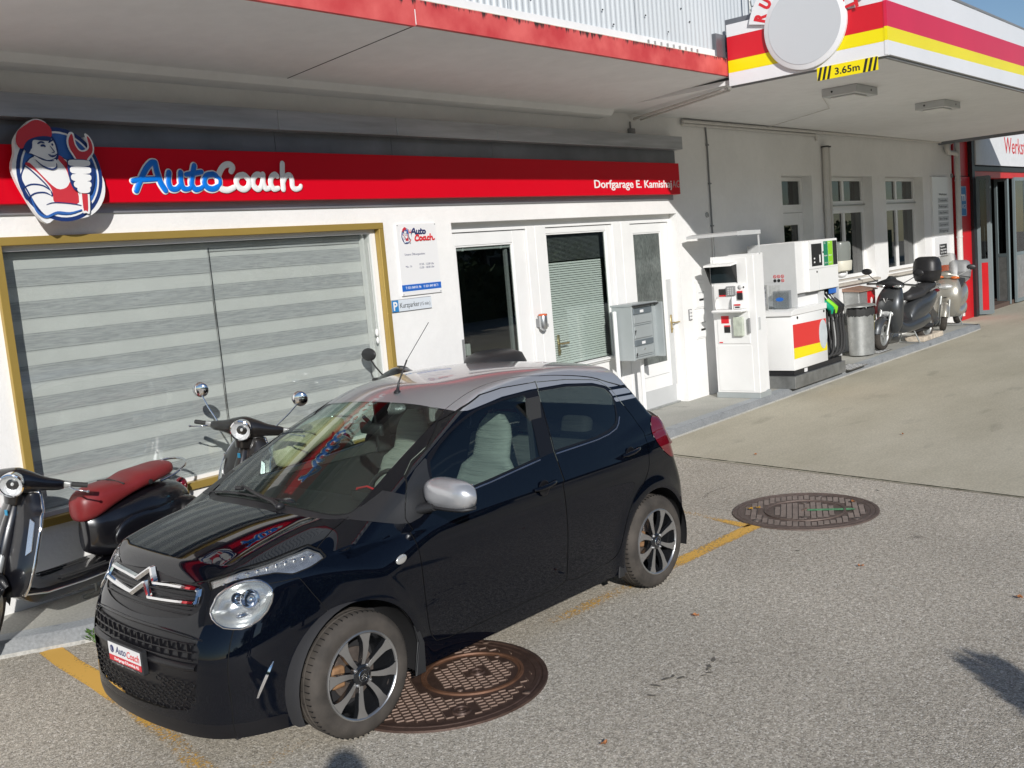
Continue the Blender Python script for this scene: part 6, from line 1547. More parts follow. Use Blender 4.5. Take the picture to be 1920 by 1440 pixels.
kb(1.765, 1.835, 1.355, 1.44, M['black'], 'note_slot', d=.02); kb(1.765, 1.84, 1.44, 1.465, M['emb_red2'], 'red_label')
kb(1.76, 1.87, 1.245, 1.31, M['frame_white'], 'receipt_box', d=.06); kb(1.775, 1.86, 1.285, 1.305, M['emb_red2'], 'red_label', x=8.5945, d=.003); kb(1.785, 1.85, 1.258, 1.275, M['inkblack'], 'receipt_slot', x=8.5945, d=.003)
b = MB(); b.lathe([(.028, 0), (.028, .004), (.001, .005)], (8.655, 1.80, 1.51), (-1, 0, 0), 20); b.build('loudspeaker', M['lgrey'], K)
b = MB(); b.cyl((8.655, 1.745, 1.51), (8.648, 1.745, 1.51), .011, seg=12); b.build('lock', M['inkblack'], K)
for s, yc in ((1, 2.09), (-1, 1.915)):
    b = MB(); rg = [[(8.653-.07*math.sin(a), yc+s*.03*math.sin(a), 1.30+.10*math.cos(a)), (8.653, yc+s*.045, 1.30+.10*math.cos(a))] for a in np.linspace(.1, 3.04, 12)]
    b.rings(rg, closed=False, caps=False); b.build('privacy_shield', M['frame_white'], K, smooth=60)
kb(1.998, 2.105, 1.06, 1.155, M['emb_red2'], 'red_notice', x=8.69, d=.003, bev=0)
kb(1.985, 2.07, .94, 1.015, M['inkblack'], 'black_notice', x=8.69, d=.003, bev=0); kb(1.985, 2.07, 1.017, 1.035, M['emb_red2'], 'red_label', x=8.69, d=.003, bev=0)
kb(1.785, 1.925, .895, 1.14, mat('frosted_dispenser', (.48, .52, .44), .25, var=(12, .25)), 'glove_dispenser', x=8.69, d=.045, bev=.01)
kb(2.10, 2.15, .81, .825, M['emb_red2'], 'red_label', x=8.69, d=.002, bev=0)
b = MB(); b.box(8.655, 8.69, 1.70, 1.722, .93, 1.12, .004); b.build('door_pull', M['grey'], K)
b = MB(); b.box(8.74, 8.79, 1.612, 1.62, .965, 1.12, .002); b.build('side_plate', M['lgrey'], K)
b = MB(); b.prism([(8.36, 2.155), (8.36, 2.19), (8.50, 2.205), (8.97, 2.20), (8.97, 2.19), (8.52, 2.193)], 'y', 1.64, 2.34, 0); b.box(8.362, 8.96, 1.63, 1.64, 2.15, 2.20); b.build('rain_hood', M['lgrey'], K, recalc=True)
b = MB(); b.box(8.93, 8.95, 1.645, 1.66, 1.90, 2.2); b.box(8.93, 8.95, 2.28, 2.30, 1.90, 2.2); b.build('hood_back', M['lgrey'], K)
K.scale = (1, 1, 1)

# ============================================================= fuel pump
P_ = thing('fuel_pump', 'white fuel dispenser with red and yellow band and green nozzles', 'fuel pump', (10.3, 1.8, .1))
b = MB(); b.box(9.50, 11.15, 1.525, 2.33, .10, .262, .004); b.build('steel_plinth', mat('plinth_steel', (.24, .245, .24), .4, .5, var=(5, .3)), P_)
b = MB(); b.box(9.56, 11.10, 1.56, 2.28, .263, .335); b.build('black_base', M['black'], P_)
b = MB(); b.box(9.53, 10.60, 1.54, 2.30, .336, 1.06, .01, 2); b.prism([(9.50, 1.06), (9.50, 1.105), (9.56, 1.135), (10.60, 1.135), (10.60, 1.06)], 'y', 1.525, 2.31, .004); b.build('lower_cabinet', M['frame_white'], P_, smooth=40)
b = MB(); b.box(9.95, 10.60, 1.65, 2.25, 1.136, 1.31, .004); b.build('neck', M['frame_white'], P_)
b = MB(); b.box(9.94, 10.60, 1.645, 2.255, 1.265, 1.335, .002); b.build('neck_band', M['grey'], P_)
b = MB(); b.box(9.86, 10.14, 1.60, 2.28, 1.32, 2.005, .006); b.build('upper_cabinet', M['frame_white'], P_)
b = MB(); b.box(10.145, 11.12, 1.555, 2.28, 1.32, 2.005, .006); b.build('display_head', M['frame_white'], P_)
b = MB(); b.box(9.84, 9.86, 1.60, 2.28, 1.14, 2.0, .002); b.build('side_edge', M['lgrey'], P_)
b = MB(); b.box(10.15, 10.62, 1.548, 1.555, 1.62, 1.985, .003); b.build('display_frame', M['frame_white'], P_)
def fq(x0_, x1_, z0_, z1_, m_, nm, y=1.548, d=.003):
    b = MB(); b.box(x0_, x1_, y-d, y, z0_, z1_); return b.build(nm, m_, P_)
o = fq(10.24, 10.57, 1.655, 1.955, M['inkblack'], 'display'); text(': 1', o, M['letter_white'], 'lettering', 10.30, 10.52, 1.70, .10, 1.5445, depth=.0004, bold=.02)
fq(10.65, 10.79, 1.64, 1.975, mat('fuel_green', (.01, .20, .10), .4), 'fuel_panel', 1.555); fq(10.80, 10.95, 1.64, 1.975, mat('fuel_lime', (.26, .60, .02), .4), 'fuel_panel', 1.555); fq(10.96, 11.10, 1.64, 1.975, M['inkblack'], 'fuel_panel', 1.555)
for x in (10.665, 10.815):
    for z, s_ in ((1.94, '95'), (1.77, 'Bleifrei'), (1.67, 'CHF 1.7')): text(s_, P_, M['letter_white'], 'lettering', x, x+(.05 if z > 1.9 else .10), z, .018, 1.5515, depth=.0003)
b = MB()
for x in (10.40,): b.cyl((x, 1.555, 1.575), (x, 1.548, 1.575), .014, seg=12)
b.cyl((10.61, 1.548, 1.83), (10.61, 1.543, 1.83), .014, seg=12); b.build('lock', M['inkblack'], P_)
b = MB(); b.box(10.45, 10.455, 1.5525, 1.5555, 1.33, 1.62); b.box(10.15, 11.12, 1.5525, 1.5555, 1.615, 1.619); b.build('panel_line', M['lgrey'], P_)
# warnings on the end face (facing -x)
def ex(y0_, y1_, z0_, z1_, m_, nm, x=9.86, d=.003):
    b = MB(); b.box(x-d, x, y0_, y1_, z0_, z1_); return b.build(nm, m_, P_)
ex(1.93, 2.13, 1.49, 1.585, M['lgrey'], 'small_print', x=9.84); ex(1.83, 1.99, 1.22+.02, 1.45, mat('dull_notice', (.45, .46, .45), .5, var=(30, .2)), 'notice', x=9.84)
for i in range(3):
    for j in range(2):
        y = 1.90-.055*i; z = 1.565-.055*j; b = MB(); b.lathe([(.022, 0), (.022, .003), (.016, .003), (.016, .001)], (9.84, y, z), (-1, 0, 0), 20)
        if j == 1 and i < 2: b.lathe([(.022, .0035), (.001, .0035)], (9.84, y, z), (-1, 0, 0), 20)
        b.tube([(9.836, y+.014, z+.014), (9.836, y-.014, z-.014)], .0025, seg=5); b.build('warning_mark', M['emb_red2'] if not (j == 1 and i < 2) else M['inkblack'], P_)
t = MB(); t.box(9.60, 9.615, 1.90, 2.20, 1.136, 1.47, .003); o = t.build('poster_holder', M['galv'], P_); o2 = MB().box(9.597, 9.5995, 1.92, 2.18, 1.19, 1.45).build('poster', mat('dark_poster', (.25, .26, .28), .3, var=(14, .8), var2=(40, .5)), o)
b = MB(); b.box(9.66, 9.80, 1.66, 1.86, 1.137, 1.38, .004); o = b.build('leaflet_box', glassmat('frosted_box', (.75, .78, .8), .8, .3, .1), P_); b = MB(); b.M = Matrix.Translation((9.657, 1.76, 1.27)); b.lathe([(.001, 0), (.001, 0)], (0, 0, 0), (-1, 0, 0), 3); b.prism([(.055*math.cos(a), .026*math.sin(a)) for a in [2*math.pi*k_/20 for k_ in range(20)]], 'x', -.002, .001); b.build('blue_oval', M['blue'], o)
# striped band on the front, with a plain oval where a figure is printed
def band_q(z0_, z1_, z0b, z1b, m_, nm):
    b = MB(); b._add([(9.535, 1.5375, z0_), (10.575, 1.5375, z0b), (10.575, 1.5375, z1b), (9.535, 1.5375, z1_)], [(0, 1, 2, 3)]); b.build(nm, m_, P_, recalc=True)
band_q(.632, .940, .612, .925, mat('pump_red', (.72, .035, .03), .35), 'red_band'); band_q(.487, .631, .485, .611, M['cy'], 'yellow_band')
b = MB(); b.prism([(10.46+.13*math.cos(a), .72+.20*math.sin(a)) for a in [2*math.pi*k_/32 for k_ in range(32)]], 'y', 1.533, 1.5368); b.build('oval_sticker', mat('sticker_grey', (.55, .60, .62), .4, var=(9, .12)), P_, recalc=True)
for x, z in ((9.68, 1.02), (10.52, 1.03)):
    b = MB(); b.cyl((x, 1.54, z), (x, 1.532, z), .018, seg=14); b.build('lock', M['inkblack'], P_)
b = MB(); b.box(9.86, 9.95, 1.555, 1.5605, .275, .325); b.build('base_label', M['plate_white'], P_)
# hose bay
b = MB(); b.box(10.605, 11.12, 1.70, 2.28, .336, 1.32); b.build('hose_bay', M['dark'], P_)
b = MB(); b.box(11.10, 11.13, 1.56, 2.28, .336, 1.32, .002); b.box(10.60, 10.615, 1.56, 1.70, .336, 1.30); b.build('bay_cheek', M['lgrey'], P_)
b = MB(); b.box(10.605, 11.12, 1.60, 1.70, .336, .42); b.build('bay_foot', M['black'], P_)
M['nz_green'] = mat('nozzle_green', (.0, .30, .17), .4); M['nz_lime'] = mat('nozzle_lime', (.22, .62, .02), .4)
for k, (x, mm_) in enumerate(((10.69, M['nz_green']), (10.83, M['nz_lime']), (10.96, M['black']), (11.06, M['black']))):
    b = MB(); b.tube([(x-.06, 1.66, 1.26), (x-.03, 1.60, 1.16)], .014, seg=8); nz = b.build('nozzle_spout', M['galv'], P_, smooth=50)
    b = MB(); b.tube([(x-.035, 1.61, 1.165), (x+.0, 1.56, 1.09), (x+.055, 1.53, 1.04), (x+.07, 1.54, .97)], [.03, .045, .046, .028], seg=12); b.build('nozzle_body', mm_, nz, smooth=60)
    b = MB(); b.tube([(x+.01, 1.52, 1.02), (x+.0, 1.52, .93), (x+.055, 1.53, .90), (x+.075, 1.54, .95)], .010, seg=8); b.build('nozzle_guard', M['black'], nz, smooth=60)
    b = MB(); b.tube(smoothpath([(x+.07, 1.54, .97), (x+.09, 1.54, .80), (x+.095, 1.53, .60), (x+.05, 1.53, .44), (x-.03, 1.56, .38), (x-.05, 1.62, .46), (x-.05, 1.66, .80), (x-.05, 1.68, 1.2)], 6), .019, seg=10); b.build('hose', M['rubber'], P_, smooth=60)
    b = MB(); b.box(x-.012, x+.004, 1.655, 1.67, .40, .92, .001); b.build('hose_divider', M['plate_white'], P_)
fq(10.86, 11.10, 1.24, 1.315, M['blue'], 'blue_tag', 1.60, .01)
b = MB(); b.tube(smoothpath([(9.52, 2.32, .98), (9.50, 2.20, .93), (9.49, 2.04, .72), (9.49, 1.98, .52), (9.49, 2.02, .47), (9.50, 2.3, .50)], 6), .008, seg=8); b.build('earthing_cable', M['navy'], P_, smooth=60)

# ============================================================= bin, dispenser, hydrant box, grates, block
t = thing('litter_bin', 'galvanised litter bin with black liner and yellow notice beside the fuel pump', 'bin', (13.0, 2.1, .1))
bx_, by_ = 13.02, 2.02
b = MB(); n = 6
def hexr(r, z, sq=.72): return [(bx_+r*math.cos(a)*1.0, by_+r*sq*math.sin(a), z) for a in [2*math.pi*j/24 for j in range(24)]]
b.rings([hexr(.25, .12), hexr(.27, .80)]); b.build('body', M['galv'], t, smooth=40)
b = MB(); b.rings([[(p[0]+.015*math.sin(i*2.3), p[1], p[2]+.02*math.sin(i*3.1)) for i, p in enumerate(hexr(r, z))] for r, z in ((.275, .74), (.282, .80), (.27, .855), (.24, .86), (.23, .70))], caps=False); b.build('liner', M['rubber'], t, smooth=50)
b = MB(); b.rings([hexr(.30, .885), hexr(.30, .905), hexr(.26, .915)]); b.build('lid', M['galv'], t, smooth=30)
b = MB(); b.tube([(bx_-.2, by_-.18, .86), (bx_-.2, by_-.17, .89)], .01); b.tube([(bx_+.2, by_-.18, .86), (bx_+.2, by_-.17, .89)], .01); b.build('lid_support', M['galv'], t)
b = MB(); rg = [[(bx_+r_*math.cos(a), by_+r_*.72*math.sin(a), z) for a in np.linspace(rad(-70), rad(-44), 6)] for r_, z in ((.262, .50), (.274, .76))]; b.rings(rg, closed=False, caps=False); o = b.build('yellow_notice', M['yellow'], t, recalc=True)
M0 = Matrix.Translation((bx_+.145, by_-.176, 0)) @ Matrix.Rotation(rad(33), 4, 'Z')
text('BITTE', o, M['inkblack'], 'lettering', -.05, .04, .70, .022, -.006, M0, .0004); text('Abfall', o, M['inkblack'], 'lettering', -.05, .03, .665, .022, -.006, M0, .0004)
# squeegee bucket and towel dispenser on the window sill
t = thing('towel_dispenser', 'cream and smoked plastic towel dispenser in front of the window behind the pump', 'dispenser', (13.7, 2.2, 1.2))
b = MB(); b.box(12.56, 12.60, 2.30, 2.42, 1.15, 1.70, .01); b.build('backplate', mat('cream_plastic', (.62, .60, .50), .45), t)
cx_, cy_2 = 12.78, 2.20
b = MB(); b.rings([[(cx_+r*math.cos(a), cy_2+r*.8*math.sin(a), z) for a in [2*math.pi*j/28 for j in range(28)]] for r, z in ((.15, 1.46), (.19, 1.48), (.195, 1.50), (.205, 1.62), (.20, 1.63))]); b.box(12.60, 12.70, 2.15, 2.36, 1.46, 1.60, .01); b.build('base_ring', bpy.data.materials['cream_plastic'], t, smooth=40)
b = MB(); b.rings([[(cx_+r*math.cos(a), cy_2+r*.8*math.sin(a), z) for a in [2*math.pi*j/28 for j in range(28)]] for r, z in ((.175, 1.63), (.19, 1.86), (.18, 1.91), (.15, 1.93))]); b.build('smoked_drum', mat('smoked_plastic', (.20, .215, .20), .2), t, smooth=40)
b = MB(); b.ell((cx_, cy_2, 1.42), .10, .08, .06); b.build('paper', M['plate_white'], t, smooth=60)
t = thing('extinguisher_box', 'grey box with red extinguisher label standing behind the bin', 'extinguisher box', (13.8, 2.35, .4))
b = MB(); b.box(13.45, 14.15, 2.20, 2.46, .55, 1.10, .01); b.build('cabinet', M['galv'], t)
b = MB(); b.prism([(2.16, 1.08), (2.16, 1.10), (2.47, 1.15), (2.47, 1.10)], 'x', 13.42, 14.18); b.build('lid', mat('brown_lid', (.30, .18, .13), .6), t)
b = MB(); b.box(13.80, 14.14, 2.195, 2.1995, .66, 1.07); o = b.build('red_label', M['red'], t)
b = MB(); b.prism([(13.93, .72), (14.0, .72), (14.01, .92), (13.98, .96), (13.95, .96), (13.92, .92)], 'y', 2.192, 2.1945); b.build('bottle_symbol', M['letter_white'], o)
M['grate'] = mat('grey_iron_grate', (.20, .19, .17), .6, .4, var=(30, .3))
def grate(x0_, x1_, y0_, y1_, lab):
    t = thing('drain_grate', lab, 'drain grate', ((x0_+x1_)/2, (y0_+y1_)/2, .1))
    b = MB(); b.box(x0_, x1_, y0_, y1_, .1005, .104); b.build('frame', M['grate'], t)
    b = MB()
    nx = int((x1_-x0_)/.07); ny = int((y1_-y0_)/.045)
    for i in range(nx):
        for j in range(ny):
            x = x0_+.03+(x1_-x0_-.06)*(i+.5)/nx; y = y0_+.03+(y1_-y0_-.06)*(j+.5)/ny
            s_ = .5 if (i+j) % 2 else -.5; b.M = Matrix.Translation((x, y, .1045)) @ Matrix.Rotation(s_, 4, 'Z'); b.box(-.025, .025, -.005, .005, 0, .004)
    b.build('tread_pattern', M['lgrey'], t)
grate(11.28, 11.95, 1.50, 1.83, 'tread plate cover in the pavement right of the pump plinth'); grate(13.2, 13.75, 1.80, 2.05, 'iron cover under the front wheel of the dark grey scooter')
b = MB(); b.box(14.75, 15.75, 1.62, 1.95, .101, .19, .012); b.build('support_block', mat('cracked_stone_block', (.52, .45, .36), .85, var=(5, .25), var2=(20, .2), bump=(15, .5, .01)))
o = bpy.data.objects['support_block']; recenter(o); tag(o, 'rusty stained stone block under the stand of the dark grey scooter', 'stone block')
# weed at the kerb
M['weed'] = mat('weed_leaf', (.10, .20, .04), .6, var=(40, .3))
b = MB(); rs = random.Random(4)
for k in range(60):
    a = rs.random()*6.28; r = rs.random()*.06; L_ = .02+rs.random()*.03; el = rs.random()*.9
    p = Vector((-.07+r*math.cos(a), 1.665+r*.5*math.sin(a), .02+rs.random()*.05)); d = Vector((math.cos(a)*math.cos(el), math.sin(a)*math.cos(el), math.sin(el)+.1)); sd = Vector((-math.sin(a), math.cos(a), .2))*.008
    b.face([p, p+d*L_*.5+sd, p+d*L_, p+d*L_*.5-sd])
    b.tube([(-.07, 1.67, .0), tuple(p)], .001, seg=4, caps=False) if k % 4 == 0 else None
o = b.build('weed', M['weed']); recenter(o); tag(o, 'small green weed in the joint of the pavement edge left of the car', 'weed')
# ============================================================= scooters. local frame: +x forward, +y left, z up, origin on the ground midway
M['sc_black'] = carpaint('scooter_black', (.004, .004, .006), 0, 0, .3); M['sc_brown'] = carpaint('scooter_anthracite', (.018, .016, .015), 0, .2, .3)
M['sc_grey'] = carpaint('scooter_dark_grey', (.075, .08, .085), 0, .5, .38, .6); M['sc_silver'] = carpaint('scooter_champagne', (.42, .40, .35), 0, .6, .35, .8)
M['seat_red'] = mat('oxblood_seat', (.19, .020, .022), .42, var=(6, .1), bump=(120, .1, .002)); M['seat_beige'] = mat('beige_seat', (.55, .50, .30), .5, bump=(120, .1, .002)); M['seat_black'] = mat('black_seat', (.03, .03, .032), .55, bump=(120, .2, .002))
M['scglass'] = glassmat('scooter_screen', (.62, .63, .62), .9, .25, base=.14)
def sect(x, cz, hy, hz, n=24, e=.75, ey=None):
    out = []
    for k in range(n):
        a = 2*math.pi*k/n; c, s = math.cos(a), math.sin(a)
        out.append((x, hy*abs(c)**e*(1 if c > 0 else -1), cz+hz*abs(s)**e*(1 if s > 0 else -1)))
    return out
def loft(tab, name, mt, par, T, n=24, e=.75, k=4, smooth=60):
    """tab rows: x, centre z, half width, half height (smoothed)"""
    q = smoothpath(tab, k)
    b = MB(T); b.rings([sect(r[0], r[1], max(r[2], .001), max(r[3], .001), n, e) for r in q]); return b.build(name, mt, par, smooth=smooth, recalc=True)
def swheel(T, cx, r, w, par, alloy=True, name='wheel'):
    b = MB(T); b.lathe([(r*.68, -w*.42), (r*.80, -w*.52), (r*.93, -w*.45), (r, -w*.15), (r, w*.15), (r*.93, w*.45), (r*.80, w*.52), (r*.68, w*.42)], (cx, 0, r), (0, 1, 0), 40)
    o = b.build(name, M['tyre'], par, smooth=50, recalc=True)
    b = MB(T); b.lathe([(r*.70, -w*.42), (r*.66, -w*.45), (r*.60, -w*.3), (r*.60, w*.3), (r*.66, w*.45), (r*.70, w*.42)], (cx, 0, r), (0, 1, 0), 32); b.lathe([(.001, -w*.35), (r*.18, -w*.35), (r*.2, 0), (r*.18, w*.35), (.001, w*.35)], (cx, 0, r), (0, 1, 0), 20)
    for k in range(5):
        a = 2*math.pi*k/5+.3; b.prism([(cx+r*.1*math.cos(a-.5), r+r*.1*math.sin(a-.5)), (cx+r*.64*math.cos(a-.16), r+r*.64*math.sin(a-.16)), (cx+r*.64*math.cos(a+.16), r+r*.64*math.sin(a+.16)), (cx+r*.1*math.cos(a+.5), r+r*.1*math.sin(a+.5))], 'y', -w*.22, w*.22)
    b.build('rim', M['galv'], o, smooth=40, recalc=True); return o
def mirror(T, par, base, tip, r, mt, rm=None, ry=None):
    b = MB(T); b.tube([base, ((base[0]+tip[0])/2, base[1]*.45+tip[1]*.55, (base[2]+tip[2])/2), tip], .006, seg=8); s = b.build('mirror_stem', rm or mt, par, smooth=60)
    b = MB(T @ Matrix.Translation(tip)); b.ell((0, 0, .02), .022, ry or r, r); b.build('mirror_head', mt, s, smooth=60)
def classic(name, label, M0, paint, seat, steer, chrome_mirrors=True, group=None, mirrors=True):
    R = thing(name, label, 'scooter', (0, 0, 0), group); I = ident(); r = .225
    # steering group turns about the inclined head axis
    hx = .50; ax = Vector((-.36, 0, 1)).normalized()
    ST = Matrix.Translation((hx, 0, .80)) @ Matrix.Rotation(steer, 4, ax) @ Matrix.Translation((-hx, 0, -.80))
    swheel(I, -.62, r, .11, R); swheel(ST, .82, r, .105, R, name='front_wheel')
    # rear body with side cowls
    loft([(-.99, .50, .02, .03), (-.96, .52, .10, .09), (-.86, .54, .165, .16), (-.70, .53, .205, .20), (-.50, .52, .215, .215), (-.30, .50, .195, .20), (-.16, .49, .14, .175), (-.08, .50, .10, .15), (-.03, .50, .05, .12)], 'rear_body', paint, R, I, e=.85)
    for s in (-1, 1):
        b = MB(); rg = []
        for q in smoothpath([(-.97, .50, .012, .02), (-.92, .48, .03, .09), (-.78, .46, .055, .155), (-.58, .45, .07, .18), (-.38, .45, .06, .165), (-.22, .45, .035, .11), (-.15, .45, .01, .03)], 4):
            rg.append([(q[0], s*(.165+q[2]*math.cos(a)), q[1]+q[3]*math.sin(a)) for a in [2*math.pi*k/20 for k in range(20)]])
        b.rings(rg); b.build('side_cowl', paint, R, smooth=60, recalc=True)
        b = MB(); b.ell((-.56, s*.228, .47), .09, .010, .05); b.build('cowl_vent', paint, R, smooth=60)
    # floor tunnel rising to the seat, footboard
    b = MB(); rg = []
    for q in smoothpath([(-.30, .27, .15), (-.10, .265, .17), (.12, .265, .175), (.30, .272, .178), (.50, .29, .172), (.61, .37, .155)], 4):
        rg.append([(q[0], -q[2], q[1]), (q[0], -q[2]*.97, q[1]+.028), (q[0], 0, q[1]+.036), (q[0], q[2]*.97, q[1]+.028), (q[0], q[2], q[1]), (q[0], q[2]*.8, q[1]-.07), (q[0], -q[2]*.8, q[1]-.07)])
    b.rings(rg); b.build('footboard', paint, R, smooth=40, recalc=True)
    b = MB()
    for y in (-.12, -.08, .08, .12): b.tube([(-.12, y, .298), (.10, y, .300), (.28, y, .312)], .006, seg=6)
    b.build('footboard_strips', M['rubber'], R, smooth=60)
    # leg shield: curved plate
    def shield(u, v):   # u -1..1 across, v 0..1 up
        w = np.interp(v, [0, .08, .30, .62, .85, 1.0], [.165, .192, .222, .218, .190, .125]); z = .30+.64*v+.02*(1-abs(u))*0
        x = .665-.225*v+.018*math.sin(v*3.0)-.060*abs(u)**2.6
        return Vector((x, u*w, z-.028*abs(u)**3*(v > .8)))
    nv, nu = 22, 18; fr = []; bk = []
    for i in range(nv+1):
        rowf = [shield(-1+2*j/nu, i/nv) for j in range(nu+1)]; fr.append(rowf)
    b = MB(); b.rings(fr, closed=False, caps=False); b.rings([[p-Vector((.020, 0, 0)) for p in row] for row in fr], closed=False, caps=False); b.build('leg_shield', paint, R, smooth=60)
    edge_ = [fr[i][0] for i in range(nv+1)]+[fr[nv][j] for j in range(1, nu)]+[fr[i][nu] for i in range(nv, -1, -1)]
    b = MB(); b.tube([p+Vector((-.008, 0, 0)) for p in edge_], .011, seg=8); b.tube([(.61, -.155, .31), (.44, -.176, .275), (.15, -.184, .262), (-.1, -.178, .262), (-.22, -.16, .27)], .009, seg=6); b.tube([(.61, .155, .31), (.44, .176, .275), (.15, .184, .262), (-.1, .178, .262), (-.22, .16, .27)], .009, seg=6); b.build('shield_edge', M['chrome'], R, smooth=60)
    # front centre ridge with badge and grille
    b = MB(); rg = []
    for i in range(15):
        v = i/14; w = .018+.034*math.sin(math.pi*min(1, v*1.05))**.6; p = shield(0, .10+.86*v); d = .052*math.sin(math.pi*(.15+.75*v))
        rg.append([(p.x+.001, -w, p.z), (p.x+d*.75, -w*.7, p.z), (p.x+d, 0, p.z), (p.x+d*.75, w*.7, p.z), (p.x+.001, w, p.z)])
    b.rings(rg, closed=False, caps=False); b.build('front_ridge', paint, R, smooth=60)
    p = shield(0, .42); b = MB(Matrix.Translation((p.x+.062, 0, p.z)))
    b.prism([(-.022, .045), (.022, .045), (.026, .02), (.018, -.03), (0, -.05), (-.018, -.03), (-.026, .02)], 'x', -.012, -.004); hg = b.build('horn_grille', M['chrome'], R)
    b = MB(Matrix.Translation((p.x+.062, 0, p.z)))
    for k in range(5): b.box(-.004, -.001, -.019+.002*k, .019-.002*k, .033-.016*k, .041-.016*k)
    b.build('horn_slots', M['inkblack'], hg)
    p = shield(0, .80); b = MB(Matrix.Translation((p.x+.042, 0, p.z))); b.box(-.004, .004, -.012, .012, -.018, .018, .002); b.build('badge', mat('badge_blue', (.05, .3, .5), .3, .5), R)
    for s in (-1, 1):
        b = MB(); pts = [shield(s*u, v)+Vector((.006, 0, 0)) for u, v in ((.80, .40), (.93, .44), (.90, .70), (.78, .74))]; q = [pts[0], pts[1], pts[2], pts[3]]
        b.rings([[p_+Vector((-.004, 0, 0)) for p_ in q], [p_+Vector((.008, 0, 0)) for p_ in q]]); b.build('front_indicator', M['reflector'], R, recalc=True)
    # mudguard and fork
    b = MB(ST); rg = []
    for i in range(17):
        a = rad(-10+i*12.0); rr = .262+.010*math.sin(math.radians(i*11)); cx_, cz_ = .82, .235
        w = .078+.012*math.sin(math.pi*i/16); x = cx_+rr*math.cos(a); z = cz_+rr*math.sin(a)*1.02
        ring = []
        for j in range(9):
            t = -1+2*j/8; k = 1-.30*abs(t)**2.2
            ring.append((cx_+(x-cx_)*k, w*t, cz_+(z-cz_)*k))
        rg.append(ring)
    b.rings(rg, closed=False, caps=False); b.build('mudguard', paint, R, smooth=60)
    b = MB(ST); b.tube([(.62, 0, .56), (.70, 0, .43), (.76, -.075, .36), (.82, -.08, .225)], [.02, .028, .022, .018], seg=10); b.cyl((.82, -.09, .225), (.82, .02, .225), .02); b.tube([(.76, -.085, .42), (.84, -.085, .24)], .022, seg=10); b.build('fork', M['galv'], R, smooth=60)
    # headset, headlight, grips, levers, mirrors
    b = MB(ST); rg = []
    for q in smoothpath([(-.27, .990, .026, .026), (-.24, .992, .034, .036), (-.16, 1.0, .048, .046), (-.08, 1.005, .070, .070), (0, 1.005, .085, .088), (.08, 1.005, .070, .070), (.16, 1.0, .048, .046), (.24, .992, .034, .036), (.27, .990, .026, .026)], 4):
        rg.append([(.47-.10*(q[0]/.3)**2+q[2]*math.cos(a), q[0], q[1]+q[3]*math.sin(a)) for a in [2*math.pi*k/20 for k in range(20)]])
    b.rings(rg); b.tube([(.475, 0, .93), (.485, 0, .86)], [.07, .055], seg=16); b.build('headset', paint, R, smooth=60, recalc=True)
    b = MB(ST); c = (.560, 0, 1.010); b.lathe([(.074, -.03), (.080, .014), (.078, .026), (.070, .030), (.068, .018)], c, (.97, 0, -.08), 36); b.build('headlight_rim', M['chrome'], R, smooth=50)
    b = MB(ST); b.lathe([(.069, .016), (.055, -.004), (.03, -.016), (.012, -.02), (.001, -.02)], c, (.97, 0, -.08), 30); b.build('headlight_bowl', M['sc_refl'], R, smooth=60)
    b = MB(ST); b.lathe([(.069, .020), (.05, .030), (.025, .035), (.001, .036)], c, (.97, 0, -.08), 30); b.build('headlight_lens', M['lens'], R, smooth=60)
    b = MB(ST); b.ell((.556, 0, 1.010), .010, .010, .012); b.build('bulb', M['sc_refl'], R, smooth=60)
    for s in (-1, 1):
        b = MB(ST); b.box(.355, .395, s*.285-.03, s*.285+.03, .972, 1.012, .008, 2); b.build('switch_block', M['galv'], R, smooth=50)
        b = MB(ST); b.tube([(.365, s*.31, .992), (.340, s*.405, .990)], [.017, .0165], seg=14); b.build('grip', M['rubber'], R, smooth=50)
        b = MB(ST); b.tube([(.385, s*.29, .985), (.415, s*.34, .975), (.405, s*.42, .968)], [.007, .006, .005], seg=8); b.ell((.405, s*.425, .968), .010, .010, .010); b.build('brake_lever', M['chrome'], R, smooth=60)
        if mirrors: mirror(ST, R, (.42, s*.21, 1.02), (.36, s*.37, 1.22), .058, M['chrome'] if chrome_mirrors else M['black'], M['chrome'], ry=.062)
    # seat
    b = MB(); rg = []
    for q in smoothpath([(.03, .69, .03, .05), (.0, .695, .085, .092), (-.09, .715, .128, .105), (-.22, .745, .145, .085), (-.36, .765, .150, .062), (-.48, .790, .152, .066), (-.60, .800, .145, .060), (-.74, .812, .125, .055), (-.81, .815, .09, .045), (-.835, .815, .03, .02)], 4):
        rg.append([(q[0], q[2]*abs(c_)**.7*(1 if c_ > 0 else -1), q[1]+(q[3]*s_ if s_ > 0 else q[3]*1.0*s_)*abs(s_)**-.2 if abs(s_) > .01 else q[1]) for c_, s_ in [(math.cos(2*math.pi*k/22), math.sin(2*math.pi*k/22)) for k in range(22)]])
    b.rings(rg); st = b.build('seat', seat, R, smooth=60, recalc=True)
    b = MB(); b.tube([(-.30, -.13, .81), (-.29, 0, .832), (-.30, .13, .81)], .007, seg=6); b.build('seat_strap', M['rubber'], st, smooth=60)
    for s in (-1, 1):
        b = MB(); b.lathe([(.018, 0), (.018, .006), (.012, .008), (.001, .006)], (-.52, s*.152, .775), (0, s, 0), 16); b.build('seat_button', M['inkblack'], st, smooth=50)
    b = MB(); b.tube(smoothpath([(-.64, -.13, .75), (-.76, -.155, .78), (-.90, -.13, .83), (-.96, 0, .845), (-.90, .13, .83), (-.76, .155, .78), (-.64, .13, .75)], 5), .010, seg=8); b.build('grab_rail', M['chrome'], R, smooth=60)
    b = MB(); b.ell((-.965, 0, .63), .045, .05, .065); b.build('tail_light', M['redlens'], R, smooth=60)
